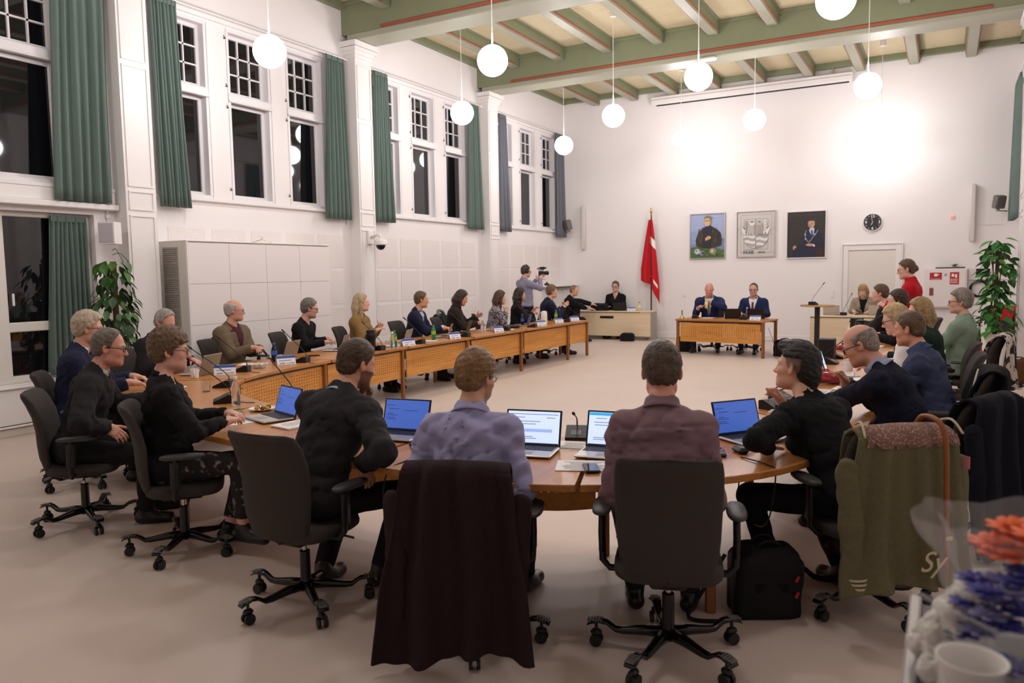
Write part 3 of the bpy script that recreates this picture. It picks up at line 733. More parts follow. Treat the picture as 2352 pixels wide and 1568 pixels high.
def cloth(name, col, rough=.85, bump=.25, bs=350, var=.10, vs=20): return mat('cloth_'+name, col, rough, bump=bump, bscale=bs, var=var, vscale=vs, spec=.25)
def V3(*a): return Vector(a)
def ik(a, b, l1, l2, pole):
    d = b-a; L = min(d.length, (l1+l2)*.995); dn = d.normalized(); b = a+dn*L
    x = (l1*l1-l2*l2+L*L)/(2*L); hgt = math.sqrt(max(l1*l1-x*x, 1e-6)); p = Vector(pole); p = (p-dn*p.dot(dn))
    if p.length < 1e-4: p = Vector((0, 0, -1))
    return a+dn*x+p.normalized()*hgt, b
def hairline(style):
    ys = [-.12, -.06, -.035, -.014, .012, .03, .055, .075, .11]
    return ys, {'short': [-.075, -.075, -.055, .012, -.018, .03, .068, .084, .088], 'recede': [-.075, -.075, -.055, .012, -.012, .05, .11, .2, .3],
        'ring': [-.075, -.07, -.05, .012, -.01, .06, .2, .3, .3], 'full': [-.10, -.10, -.09, -.05, -.035, .02, .07, .085, .09], 'fringe': [-.09, -.09, -.07, -.0, -.03, .01, .045, .05, .05]}[style]
def build_hair(t, H, Rh, hs, sp, near, seed):
    st = hs['style']; th = hs.get('t', .014); vx = .005 if near else .0084
    gd = Rh.transposed() @ Vector((0, 0, -1)); ln = hs.get('long', 0.); lo = (-.16, -.2, -.14-ln*1.05); hi = (.16, .16, .2)
    f = Field(lo, hi, vx); line = hs.get('line', 'short')
    f.ell((0, -.012, .03+th*.35), (.077+th*.8, .099+th*.8, .093+th), k=.01)
    X, Y, Z = f.full()
    ys, zs = hairline(line); zmin = np.interp(f.ax[1], ys, zs).astype(np.float32)[None, :, None]
    if st != 'none':
        f.ell((0, -.05, -.02), (.062+th*.7, .05+th*.8, .06), k=.02)
    f.F = smax(f.F, (zmin-Z)*.8+.003*np.sin(X*310+Z*140+seed)+.003*np.sin(Y*270-X*190+seed*2)+.004*np.sin(X*90+Y*140+seed), .007)
    if st == 'ring': f.F = smax(f.F, (Z-hs.get('ztop', .055))*.9+.35*np.maximum(Y+.02, 0)+0*X, .012)
    if st == 'crest':                         # long top, clipped sides
        f.F = smax(f.F, np.minimum(np.minimum(np.abs(X)-.058, 0.05-Z)+0*Y, Y+.055), .012)
        f.ell((0, .02, .115), (.05, .09, .032), k=.02); f.ell((0, .07, .105), (.045, .04, .025), k=.02); f.ell((.0, -.085, .0), (.06, .04, .10), k=.025); f.cap((0, -.09, -.03), (0, -.085, -.13), .04, .03, k=.03)
    rr = np.random.default_rng(seed)
    if ln:
        wd = hs.get('w', 1.); g = np.array(gd)
        for sx in (-1, 1):
            if hs.get('side', 0) == -sx: continue
            a = np.array((sx*.07, -.015, .03)); b = np.array((sx*.078*wd, -.02, -.06)); f.cap(a, b, .03, .028, k=.02); f.cap(b, b+g*ln*.8+np.array((0, .0, 0)), .03, .018, k=.03)
        for x in (-.05, 0, .05):
            a = np.array((x, -.085, .0)); b = a+np.array((0, -.01, -.07)); f.cap(a, b, .042, .042, k=.03); f.cap(b, b+g*ln*(.95+.1*rr.random())+np.array((x*.3, .0, 0)), .044*wd, .024, k=.03)
    if hs.get('bun'): f.ell((0, -.115, -.01), (.035, .03, .04), k=.02)
    # keep the face free
    if ln or line == 'fringe': f.ell((0, .10, -.03), (.058, .062, .085), k=.012, op='s')
    cu = hs.get('curl', 0.)
    ang = np.arctan2(X+0*Z, Z-.05+0*X)+0*Y; rd = np.sqrt(X**2+(Z-.03)**2)+0*Y
    f.F = f.F+.0011*np.sin(ang*41+Y*38+2.2*np.sin(Z*60+X*35)+rr.uniform(0, 6))*np.clip(rd/.05, 0, 1)
    if cu: f.wrinkle(cu, .028, seed+3, 6)
    f.wrinkle(hs.get('mess', .005), .034, seed+5, 7); f.wrinkle(hs.get('mess', .004)*.6, .018, seed+9, 7)
    V, Q = f.mesh()
    if not len(Q): return
    R = np.array(Rh); V = V @ R.T+np.array(H)
    return mesh_obj('hair', V, Q, hairmat(hs['col']), t)
def paint_face(V, H, Rh, sp):
    R = np.array(Rh); q = (V-np.array(H)) @ R; n = len(V); base = np.array(srgb(sp.get('skin', 'd3a289'))); C = np.tile(base, (n, 1))
    x, y, z = q.T; hd = (np.linalg.norm(q, axis=1) < .2)
    def blend(m, c, a=1.):
        w_ = np.clip(m, 0, 1)[:, None]*a*hd[:, None]; C[:] = C*(1-w_)+np.array(c)*w_
    red = base*np.array((1.0, .72, .68))
    blend(1.2-np.hypot((np.abs(x)-.047)/.03, (z+.03)/.028), red, .45*(1)); blend((1.1-np.hypot(x/.016, (z+.034)/.018))*(y > .09), red, .5)
    blend((np.abs(x) > .073)*1., red, .35)
    hc = (sp.get('hair') or {}).get('col', '4a3a2c'); br = np.array(srgb(sp.get('brow', hc)))
    bd = sp.get('beard')
    if bd:
        c2 = np.array(srgb(bd[0])); m = (z < -.028-.35*np.maximum(y-.06, 0)+.0)*(y > -.005)*(z > -.15); m = m*(1-np.clip(1.3-np.hypot(x/.022, (z+.068)/.010), 0, 1)); blend(m*1., c2, bd[1])
    blend((1.15-np.hypot(x/.024, (z+.069)/.0105))*(y > .07), np.array(srgb(sp.get('lip', 'a8645a'))), .75)
    ax = np.abs(x)
    blend(2*(1-np.hypot((ax-.032)/.0155, (z-.002)/.0085))*(y > .06), base*.55, .7)
    blend(3*(1-np.hypot((ax-.032)/.0125, (z-.001)/.0058))*(y > .06), (.62, .60, .58)); blend(4*(1-np.hypot((ax-.032)/.0058, (z-.001)/.0062))*(y > .06), (.05, .045, .04))
    blend(2*(1-np.hypot((ax-.033)/.022, (z-.022-.06*(ax-.033)*(ax < .033)*-1)/.0055))*(y > .06), br*.8, .8)
    if sp.get('scalp'):
        c2 = np.array(srgb(sp['scalp'][0])); ys, zs = hairline(sp.get('scalp_line', 'short')); zm = np.interp(y, ys, zs); blend(np.clip((z-zm)/.012, 0, 1), c2, sp['scalp'][1])
    return C
def add_head(f, H, Rh, fem=False, beard=False):
    R = np.array(Rh); Hn = np.array(H)
    def p(*a): return Hn+R @ np.array(a)
    def e(c, r, k=.015, op='u', R2=None): f.ell(p(*c), r, R if R2 is None else R @ np.array(R2), k, op)
    e((0, -.012, .03), (.076, .098, .092)); e((0, .028, -.035), (.060 if fem else .063, .066, .082), .03)
    e((0, .048, -.085), (.040 if fem else .047, .038, .032), .03); e((0, .080, -.100), (.019 if fem else .023, .017, .018), .02)
    for sx in (-1, 1):
        e((sx*.040, .052, -.028), (.026, .03, .026), .02); e((sx*.045, .02, -.075), (.018, .034, .022), .03)
        f.cap(p(sx*.010, .084, .020), p(sx*.046, .066, .018), .013, .011, .015)
    for sx in (-1, 1): e((sx*.032, .108, .001), (.019, .022, .014), .012, 's')
    for sx in (-1, 1): e((sx*.032, .0775, .001), (.0125, .0125, .0115), .004)
    f.cap(p(0, .088, .012), p(0, .108, -.030), .008, .0115, .012); e((0, .111, -.033), (.012, .012, .010), .008)
    for sx in (-1, 1): e((sx*.012, .102, -.036), (.008, .010, .008), .006)
    e((0, .089, -.0625), (.023, .011, .0065), .006); e((0, .087, -.0755), (.020, .0115, .0075), .006); e((0, .108, -.069), (.026, .012, .0022), .003, 's')
    for sx in (-1, 1):
        e((sx*.079, -.010, -.008), (.010, .020, .033), .006, 'u', Rx(.15) @ Rz(sx*.45)); e((sx*.090, -.004, -.004), (.010, .011, .02), .005, 's', Rx(.15) @ Rz(sx*.3))
def add_hand(f, W, fd, pn, right, curl=(25, 35, 25), spread=.06, thumb=0., sc=1.):
    fd = Vector(fd).normalized(); pn = Vector(pn); pn = (pn-fd*pn.dot(fd)).normalized(); th = fd.cross(pn)*(1 if right else -1)
    R = Matrix((th, fd, pn)).transposed()
    f.box(W+fd*.048*sc, (.026*sc, .030*sc, .004*sc), .011*sc, np.array(R), .012); f.cap(W-fd*.02, W+fd*.03*sc, .024*sc, .026*sc, .02)
    f.ell(W+fd*.03*sc+th*.022*sc+pn*.008*sc, (.017*sc, .027*sc, .014*sc), np.array(R), .012)
    for off, L, r in ((.029, .070, .0088), (.010, .079, .0090), (-.010, .073, .0086), (-.028, .057, .0078)):
        p = W+fd*(.085 if off > -.02 else .078)*sc+th*off*sc; d = (fd+th*off*spread/.03).normalized(); ax = d.cross(pn)
        for j, (q, fr) in enumerate(zip(curl, (.45, .31, .24))):
            d = Matrix.Rotation(math.radians(q), 3, ax) @ d; e = p+d*L*fr*sc; f.cap(p, e, r*(1-.1*j)*sc, r*(.9-.1*j)*sc, .005); p = e
    p = W+fd*.022*sc+th*.030*sc+pn*.008*sc; d = (fd*.75+th*(.75-thumb*.6)+pn*(.25+thumb*.4)).normalized()
    for L, r in ((.040, .0125), (.032, .0105), (.026, .0092)):
        e = p+d*L*sc; f.cap(p, e, r*sc, r*.9*sc, .006); p = e; d = (d+fd*.28+pn*.12*(1+thumb)).normalized()
def collar_mesh(neck, R, rad=(.072, .066), hgt=.038, tilt=.25, open_=.5, th=.006, flare=.012):
    P = []
    n = 30; Rt = R @ Rx(-tilt)
    for i in range(n+1):
        a = PI/2+open_+(2*PI-2*open_)*i/n; c, s_ = math.cos(a), math.sin(a); row = []
        for (dr, z) in ((0., hgt), (.004, hgt*.5), (flare, -.004), (flare+.016, -.024)):
            row.append(neck + Rt @ Vector(((rad[0]+dr)*c, (rad[1]+dr)*s_, z)))
        P.append(row)
    return MB().grid(P, th)
def glasses_mesh(H, Rh, r=.0022, wide=.023, tall=.017):
    m = MB(); q = lambda x, y, z: Vector(H)+Rh @ Vector((x, y, z))
    for sx in (-1, 1):
        m.tube([q(sx*.032+wide*math.cos(2*PI*k/14), .101-.006*abs(math.cos(2*PI*k/14))*(1 if math.cos(2*PI*k/14)*sx > 0 else 0), .0+tall*math.sin(2*PI*k/14)) for k in range(14)], r, 5, True)
        m.tube([q(sx*(.032+wide), .097, .006), q(sx*.074, .085, .008), q(sx*.083, .03, .008), q(sx*.084, -.01, .006), q(sx*.082, -.028, -.012)], r, 5)
    m.tube([q(-.011, .105, .004), q(0, .109, .006), q(.011, .105, .004)], r, 5)
    return m
PEOPLE = []
def person(label, x, y, deg, sp):
    s = sp.get('s', 1.); near = sp.get('near', False); fem = sp.get('fem', False); seed = sum(map(ord, label)) % 1000
    t = thing('person', label, 'person', (x, y, sp.get('z', 0.)), math.radians(deg), sp.get('group'), s=s); th = math.radians
    stand = sp.get('stand', False); hz = sp.get('hz', .92 if stand else .535)
    def loc(p):                                  # world -> local
        p = Vector(p)-Vector((x, y, sp.get('z', 0.))); return (Rz(-th(deg)) @ p)/s
    pel = Vector((0, 0, hz)); R1 = Ry(th(sp.get('side', 0))) @ Rx(-th(sp.get('lean', 8))); R2 = R1 @ Rx(-th(sp.get('bend', 8))) @ Rz(th(sp.get('twist', 0)))
    wst = pel+R1 @ V3(0, 0, .17); nk = wst+R2 @ V3(0, -.015, .355); sw = sp.get('sw', .165 if fem else .185)
    yw, pt, rl = (th(a) for a in sp.get('head', (0, 5, 0))); Rh = Rz(yw) @ Rx(-pt) @ Ry(rl)
    nd = (R2 @ V3(0, .12, 1)*.55+Rh @ V3(0, 0, 1)*.45).normalized(); H = nk+nd*.125+Rh @ V3(0, .022, .055)
    sh = {k: nk+R2 @ V3(k*sw, .005, -.078+sp.get('shrug', 0)) for k in (-1, 1)}
    W, EL, HD = {}, {}, {}
    dflt = {-1: ((-.17, .42, .79), (.35, .9, -.15), (.1, 0, -1)), 1: ((.17, .42, .79), (-.35, .9, -.15), (-.1, 0, -1))}
    if stand: dflt = {k: ((k*.25, .06, .80), (0, .15, -1), (-k, 0, 0)) for k in (-1, 1)}
    for k, key in ((-1, 'L'), (1, 'R')):
        hs = sp.get(key, {}); d = dflt[k]; w_ = hs.get('w', d[0])
        if w_ == 'chin': w_ = H+Rh @ V3(k*.045, .075, -.20)
        elif hs.get('world'): w_ = loc(w_)
        w_ = Vector(w_); pole = Vector(hs.get('pole', (k*.32, -.35, -1.)))
        EL[k], W[k] = ik(sh[k], w_, .30, .265, pole)
        if (EL[k].z*s < TH+.065) and not stand and W[k].y > .25 and hs.get('rest', True): EL[k].z = (TH+.068)/s
        fdv = Vector(hs.get('fd', d[1])); pnv = Vector(hs.get('pn', d[2]))
        if hs.get('fw'): fdv = Rz(-th(deg)) @ fdv; pnv = Rz(-th(deg)) @ pnv
        HD[k] = (fdv, pnv, hs.get('curl', (22, 30, 20)), hs.get('thumb', 0.))
    hp, kn, an, ft = {}, {}, {}, {}
    for k, key in ((-1, 'LL'), (1, 'LR')):
        hp[k] = pel+V3(k*.085, .02, -.02)
        fx = sp.get(key, (k*.12, .02, .085) if stand else (k*.13, .46, .085)); a = Vector(fx[:3]); pole = (k*.15, 1, .2) if stand else (k*.25, .6, 1)
        kn[k], an[k] = ik(hp[k], a, .44, .415, pole); fa = th(fx[3]) if len(fx) > 3 else -k*.15
        ft[k] = V3(-math.sin(fa), math.cos(fa), 0)
    # --- body (skin), one continuous surface
    vx = .0053 if near else .0105; hv = .005 if near else .008
    boxes = [(np.array(H)-.135, np.array(H)+.135)]
    for k in (-1, 1): c = np.array(W[k])+np.array(HD[k][0].normalized())*.08; boxes.append((c-.105, c+.105))
    allp = [H, pel]+[v for dct in (sh, W, EL, kn, an) for v in dct.values()]
    lo = np.min([np.array(p) for p in allp], 0)-.24; hi = np.max([np.array(p) for p in allp], 0)+.24; lo[2] = max(lo[2], -.02)
    f = Field(lo, hi, .03, vx, boxes)
    f.cap(pel, wst, .09, .08, .05); f.cap(wst, nk-(nk-wst)*.15, .085, .07, .05)
    for k in (-1, 1):
        f.cap(nk-R2 @ V3(0, 0, .05), sh[k], .045, .04, .04); f.cap(sh[k], EL[k], .042, .036, .02); f.cap(EL[k], W[k], .036, .025, .02)
        f.cap(hp[k], kn[k], .06, .05, .03); f.cap(kn[k], an[k], .046, .036, .02); f.cap(an[k], an[k]+ft[k]*.08-V3(0, 0, .03), .034, .028, .02)
    f.cap(nk-R2 @ V3(0, 0, .03), H+Rh @ V3(0, -.022, -.06), .055 if not fem else .047, .052 if not fem else .044, .03)
    for k in (-1, 1): f.cap(nk+nd*.05-R2 @ V3(0, .01, 0), nk+R2 @ V3(k*.09, -.01, -.03), .035, .03, .04)
    add_head(f, H, Rh, fem)
    for k in (-1, 1): add_hand(f, W[k], HD[k][0], HD[k][1], k > 0, HD[k][2], thumb=HD[k][3], sc=.92 if fem else 1.)
    V, Q = f.mesh(); mesh_obj('body', V, Q, SKIN, t, paint_face(V, H, Rh, sp))
    # --- hair
    hs = sp.get('hair')
    if hs:
        build_hair(t, H, Rh, hs, sp, near, seed)
        for e in hs.get('extra', []): build_hair(t, H, Rh, e, sp, near, seed+7)
    if sp.get('glasses'): glasses_mesh(H, Rh, .0028 if near else .003, *sp.get('gl', (.023, .017))).obj('glasses', mat('glasses_'+sp['glasses'], sp['glasses'], .35), t, True)
    # --- clothing
    cv = .0105 if near else .016
    top = sp['top']; tk = top.get('t', .012); gi = sp.get('girth', 1.); bust = sp.get('bust', 0)
    def torso(f, tk, arms=True, hem=None, sleeve=1.0, wfl=0.):
        f.ell(pel+V3(0, -.005, .0), (.172*gi+tk, .122*gi+tk, .125+tk), None, .04)
        f.ell(wst+R1 @ V3(0, .015*gi, -.02), (.148*gi+tk, .108*gi+tk, .17), np.array(R1), .06)
        f.ell(wst+R2 @ V3(0, .005, .165), (.170*(.94 if fem else 1)+tk+(gi-1)*.06, .112+tk+(gi-1)*.06, .205), np.array(R2), .06)
        f.ell(nk+R2 @ V3(0, -.03, -.11), (.15+tk, .075+tk, .10), np.array(R2), .05)
        if fem:
            for k in (-1, 1): f.ell(wst+R2 @ V3(k*.075, .085, .17), (.065+tk, .06+tk, .065+tk), np.array(R2), .04)
        f.cap(nk-nd*.04-R2 @ V3(0, .012, 0), nk+nd*.025-R2 @ V3(0, .010, 0), .072+tk*.6, .060+tk*.5, .035)
        for k in (-1, 1):
            f.cap(nk+R2 @ V3(k*.045, -.01, -.02), sh[k], .040+tk, .050+tk, .05); f.cap(sh[k], sh[k]+(EL[k]-sh[k])*.12, .056+tk, .054+tk, .04)
            if arms:
                f.cap(sh[k], EL[k], .056+tk, .046+tk, .03); e = EL[k]+(W[k]-EL[k])*sleeve
                if sleeve > 0: f.cap(EL[k], e, .045+tk, .033+tk+wfl, .022, flat=True)
        if hem is not None:
            X, Y, Z = f.full(); f.F = smax(f.F, (hz+hem)-Z+0*X+0*Y, .01)
    blo = np.min([np.array(p) for p in [nk, pel]+list(sh.values())+list(EL.values())+list(W.values())], 0)-.2; bhi = np.max([np.array(p) for p in [nk, pel]+list(sh.values())+list(EL.values())+list(W.values())], 0)+.2
    bhi[2] = max(nk.z, sh[1].z, sh[-1].z, EL[1].z, EL[-1].z, W[1].z, W[-1].z)+.13
    f = Field(blo, bhi, cv); torso(f, tk, True, top.get('hem', -.06), top.get('sleeve', .97), top.get('cuffw', 0.))
    f.wrinkle(top.get('wr', .006)*(1.5 if near else 1), .12, seed, 5, (.6, .6, 1.3)); f.wrinkle(top.get('wr', .006)*.7, .055, seed+1, 4)
    if near: f.crease(top.get('wr', .006)*1.4, .15, seed+4, 4, (.7, .7, 1.2))
    # neck opening
    f.cap(nk+R2 @ V3(0, .022, -.005), nk+nd*.16, .052 if fem else .058, .080, .010, op='s')
    vn = top.get('vneck'); Rn = np.array(R2)
    if vn:
        X, Y, Z = f.full(); px, py, pz = X-nk.x, Y-nk.y, Z-nk.z
        qx = px*Rn[0, 0]+py*Rn[1, 0]+pz*Rn[2, 0]; qy = px*Rn[0, 1]+py*Rn[1, 1]+pz*Rn[2, 1]; qz = px*Rn[0, 2]+py*Rn[1, 2]+pz*Rn[2, 2]
        wv = vn[0]*np.clip((qz+vn[1])/vn[1], 0, 1.1); f.F = smax(f.F, -np.maximum(np.maximum((np.abs(qx)-wv)*.9, -qy+.01), -(qz+vn[1])), .006)
    V, Q = f.mesh(); mesh_obj(top['name'], V, Q, top['m'], t)
    inn = top.get('inner')
    if inn:
        lo2 = np.array(nk)-np.array((.2, .2, .42)); hi2 = np.array(nk)+np.array((.2, .3, .06)); f = Field(lo2, hi2, .0095)
        torso(f, max(tk-.010, .001), False); f.cap(nk+R2 @ V3(0, .012, .0), nk+nd*.16, .056, .07, .01, op='s')
        base = f.F.copy(); X, Y, Z = f.full(); px, py, pz = X-nk.x, Y-nk.y, Z-nk.z
        qx = px*Rn[0, 0]+py*Rn[1, 0]+pz*Rn[2, 0]; qy = px*Rn[0, 1]+py*Rn[1, 1]+pz*Rn[2, 1]; qz = px*Rn[0, 2]+py*Rn[1, 2]+pz*Rn[2, 2]
        f.F = np.maximum(base, np.maximum(np.abs(qx)-.11, np.maximum(-qy-.02, -(qz+.40)))); V, Q = f.mesh(); mesh_obj('shirt', V, Q, inn, t)
        if top.get('tie'):
            f.F = np.maximum(base-.008, np.maximum(np.abs(qx)-(.020-.035*np.clip(qz+.08, -.32, 0)*.35), np.maximum(-qy+.03, qz+.045))); V, Q = f.mesh(); mesh_obj('tie', V, Q, top['tie'], t)
    if top.get('collar'):
        c = top['collar']; collar_mesh(nk+nd*.012, R2, *c[1:]).obj('collar', c[0], t, True)
    if top.get('cuff'):
        for k in (-1, 1):
            d = (W[k]-EL[k]).normalized(); MB().cyl(W[k]-d*.03, W[k]+d*.008, .034, .033, 14).obj('shirt_cuff', top['cuff'], t, True)
    pa = sp.get('pants')
    if pa is not False:
        lo = np.min([np.array(p) for dct in (hp, kn, an) for p in dct.values()], 0)-.17; hi = np.max([np.array(p) for dct in (hp, kn, an) for p in dct.values()], 0)+.17; lo[2] = .02
        f = Field(lo, hi, cv+.004); f.ell(pel+V3(0, 0, -.005), (.172*gi+.004, .124*gi+.004, .12), None, .04)
        for k in (-1, 1):
            f.cap(hp[k], kn[k], .088*(.5+.5*gi), .066, .04); f.cap(kn[k], kn[k]+(an[k]-kn[k])*sp.get('plen', .97), .066, sp.get('flare', .052), .02, flat=True)
        f.wrinkle(.005, .10, seed+2, 5); V, Q = f.mesh(); mesh_obj('trousers', V, Q, pa, t)
        for k in (-1, 1):
            a = an[k]; f = Field(np.array(a)-.27, np.array(a)+.27, .010 if near else .016); g0 = a.z-.085
            hb = a-ft[k]*.035; hb.z = g0+.045; tb = a+ft[k]*.15; tb.z = g0+.034; f.cap(hb, tb, .042, .038, .02); f.cap(a+V3(0, 0, .01), a+ft[k]*.06-V3(0, 0, .04), .045, .04, .02)
            if sp.get('boots'): f.cap(a, a+(kn[k]-a)*.35, .05, .056, .02)
            X, Y, Z = f.full(); f.F = smax(f.F, (g0-Z)+0*X+0*Y, .004); V, Q = f.mesh(); mesh_obj('shoe', V, Q, sp.get('shoes', MATS['shoe_black']), t)
    info = dict(t=t, H=H, Rh=Rh, nk=nk, R2=R2, W=W, HD=HD, sh=sh, s=s, x=x, y=y, a=th(deg)); PEOPLE.append((label, info))
    def tw(p): return Vector((x, y, sp.get('z', 0.)))+Rz(th(deg)) @ (Vector(p)*s)
    info['tw'] = tw; return info
mat('shoe_black', '151212', .35); mat('shoe_brown', '33201a', .4)
# ================================================================== PEOPLE AND THEIR CHAIRS
navy = cloth('navy_suit', '1c2038', .8); navyb = cloth('bright_navy_suit', '20284f', .8); charc = cloth('charcoal_suit', '2b2829', .85); dgrey = cloth('dark_suit', '242122', .85)
blk = cloth('black_knit', '141214', .85); blk2 = cloth('black_wool', '18161a', .95, .4); lilac = cloth('lilac_shirt', '9f9cc0', .75, .12); mauve = cloth('mauve_shirt', '7d6168', .75, .12)
whites = cloth('white_shirt', 'dcd8d8', .7, .08); blues = cloth('pale_blue_shirt', 'b4bccb', .7, .08); tan = cloth('tan_tweed', '736350', .95, .4, 300, .2); maroon = cloth('maroon_shirt', '4a1c26', .7)
olive = cloth('ochre_shirt', '8a6c41', .8, .15); brownj = cloth('dark_brown_jacket', '2a2420', .9); blackj = cloth('black_cardigan', '1e1a1a', .9); redj = cloth('red_jacket', 'b3131d', .8); sage = cloth('sage_blouse', '7d8f7c', .8, .2)
beige = cloth('beige_blazer', '9b8a7a', .9, .3); greyb = cloth('grey_striped_shirt', '8d8a99', .8, .1); trs = cloth('dark_trousers', '1a1819', .85); jeans = cloth('dark_jeans', '22242e', .85); navk = cloth('navy_sweater', '171a2a', .95, .4)
def pattern(name, kind, c1, c2, sc, lo=.45, hi=.55, st=(1,1,1)):
    def fn(t):
        tc = t.n('ShaderNodeTexCoord'); mp = t.n('ShaderNodeMapping'); mp.inputs['Scale'].default_value = st; t.l(tc.outputs['Object'], mp.inputs[0])
        if kind == 'wave': n = t.n('ShaderNodeTexWave', i_Scale=sc, i_Distortion=.6, bands_direction='Z'); o = n.outputs['Fac']
        elif kind == 'zebra': n = t.n('ShaderNodeTexWave', i_Scale=sc, i_Distortion=14.0, i_Detail=2.0); n.inputs['Detail Scale'].default_value = 2.2; o = n.outputs['Fac']
        elif kind == 'diag': n = t.n('ShaderNodeTexWave', i_Scale=sc, bands_direction='DIAGONAL'); o = n.outputs['Fac']
        else: n = t.n('ShaderNodeTexVoronoi' if kind == 'vor' else 'ShaderNodeTexNoise', i_Scale=sc); o = n.outputs['Distance' if kind == 'vor' else 'Fac']
        t.l(mp.outputs[0], n.inputs['Vector']); mr = t.n('ShaderNodeMapRange'); mr.inputs[1].default_value = lo; mr.inputs[2].default_value = hi; t.l(o, mr.inputs[0])
        t.l(t.mix(mr.outputs[0], srgb(c1), srgb(c2)), t.b.inputs['Base Color']); t.b.inputs['Roughness'].default_value = .85
    return mat_fn('cloth_'+name, fn)
zebra = pattern('zebra_blouse', 'zebra', '2a2528', 'b0a6b0', 9.); stripes = pattern('blue_striped_knit', 'wave', '191d30', '38456a', 38., .3, .7); floral = pattern('floral_trousers', 'noise', '1a1615', '8a7672', 26., .56, .66)
striptie = pattern('striped_tie', 'diag', '8a4a42', '1b2036', 12.); greytie = pattern('grey_tie', 'diag', '55524f', '8d8780', 14.); collst = pattern('striped_collar', 'wave', '5f6488', 'b9bbd0', 60., .3, .7, (1,1,1)); lacem = pattern('black_lace', 'vor', '6f5a48', '141214', 60., .1, .35)
check = pattern('check_shirt', 'wave', '8d899d', '7f7c90', 30., .2, .8)
COLW = (whites, (.066, .060), .034)
def jk(m, inner=None, tie=None, cuff=None, **k): return dict(name='jacket', m=m, t=.022, wr=.006, hem=-.09, vneck=(.075, .30) if inner else None, inner=inner, tie=tie, cuff=cuff, sleeve=.93, collar=k.pop('collar', (m, (.074, .070), .026, .2, .7)), **k)
def sw(m, name='sweater', **k): return dict(dict(name=name, m=m, t=.014), **k)
MAN = dict(skin='d09c84')
def P_(label, x, y, deg, **sp): return person(label, x, y, deg, sp)
ph = {}
# ---------------------------------------------------------------- near side of the horseshoe
chair(-6.3, 3.78, -40, 'charcoal office chair under the white-haired man in navy by the window', .2)
ph['B'] = P_('seated white-haired man in a navy suit nearest the window', -6.36, 3.72, -40, s=1.07, near=True, lean=8, bend=8, head=(8, 8, 0), skin='cf9a84', hair=dict(style='short', col='b3a08c', t=.02, curl=.004), glasses='2a2624', top=jk(navy, collar=(whites, (.068, .062), .036, .2, .6)), pants=trs, L=dict(w=(-.2, .45, .80)), R=dict(w=(.2, .46, .80)), brow='8a7a6a')
chair(-5.22, 3.13, -42, 'charcoal office chair under the man with hand on his thigh', -.15)
ph['A'] = P_('man in black suit and dark glasses leaning with a hand on his thigh', -5.24, 3.1, -40, s=1.03, near=True, lean=13, side=2, bend=10, twist=-4, head=(-2, 10, 0), skin='c98f78', hair=dict(style='recede', line='recede', col='6d6057', t=.010), glasses='1c1a1a', gl=(.025, .016), top=jk(dgrey, cuff=blues, collar=(blues, (.066, .060), .036, .2, .6)), pants=trs, R=dict(w=(-4.93, 3.14, .71), world=True, pole=(.9, -.5, .25), fd=(.5, .85, -.55), pn=(-.5, .2, -.8), rest=False), L=dict(w=(-.2, .45, .80)), LR=(.16, .42, .085), brow='4a4038')
chair(-4.13, 3.1, -42, 'charcoal office chair under the woman in floral trousers', .32)
ph['D'] = P_('short-haired woman in black top and floral trousers wearing round glasses', -4.22, 3.06, -40, s=1.02, near=True, fem=True, girth=1.22, lean=0, bend=4, twist=6, sw=.18, head=(2, 4, 0), skin='d6a48f', hair=dict(style='short', line='fringe', col='6a5038', t=.028, curl=.005), glasses='8a6a4a', gl=(.02, .02), top=sw(blk, 'blouse', t=.012, sleeve=.9, wr=.008), pants=floral, plen=.84, R=dict(w=(.13, .36, .80), fd=(-.8, .6, 0), pole=(.9, -.3, -.5)), L=dict(w=(-.13, .38, .80), fd=(.8, .6, 0)), LL=(-.02, .34, .085), LR=(.26, .42, .16, -40), brow='5a4636')
chair(-2.87, 2.86, 2, 'charcoal office chair under the bearded man in grey suit', .1)
ph['E'] = P_('bearded man in dark grey suit leaning in with chin on his hand', -2.86, 2.92, -2, s=1.05, near=True, lean=16, bend=16, side=2, head=(-16, 16, 0), skin='cf9a80', hair=dict(style='short', col='4a3424', t=.011), beard=('4a2e1e', .85), top=jk(charc, collar=(blues, (.066, .060), .034, .2, .6)), pants=trs, L=dict(w='chin', fd=(.35, .25, .9), pn=(.6, .6, -.1), curl=(60, 70, 40), pole=(-.5, .6, -.8)), R=dict(w=(-2.64, 3.06, .71), world=True, fd=(.1, .5, -.9), pn=(-.9, .1, 0), pole=(.5, -.3, -.3), rest=False, curl=(15, 20, 15)), LR=(.16, .30, .085, -10), LL=(-.1, .15, .085), shoes=MATS['shoe_brown'])
chair(-1.90, 2.97, 20, 'charcoal office chair hidden under the draped burgundy coat', .6).scale = (1, 1, .93)
ph['F'] = P_('man in lilac shirt with brown hair seen from behind', -1.94, 2.99, 22, s=.99, near=True, lean=8, bend=12, head=(-28, 10, 0), skin='d3a085', hair=dict(style='short', col='7d5c38', t=.024, curl=.004), beard=('8a5f3c', .6), glasses='8d8580', top=sw(lilac, 'shirt', t=.012, wr=.011, sleeve=.97, collar=(lilac, (.070, .064), .040, .25, .45)), pants=trs, R=dict(w=(.2, .25, .81), fd=(-.4, .8, .05), pole=(.35, -.6, -1), rest=False), L=dict(w=(-.2, .32, .81)), LR=(.22, .48, .085, -20), LL=(-.12, .40, .085))
chair(-1.03, 3.2, 18, 'charcoal office chair with bare tall back behind the mauve shirt', -.05)
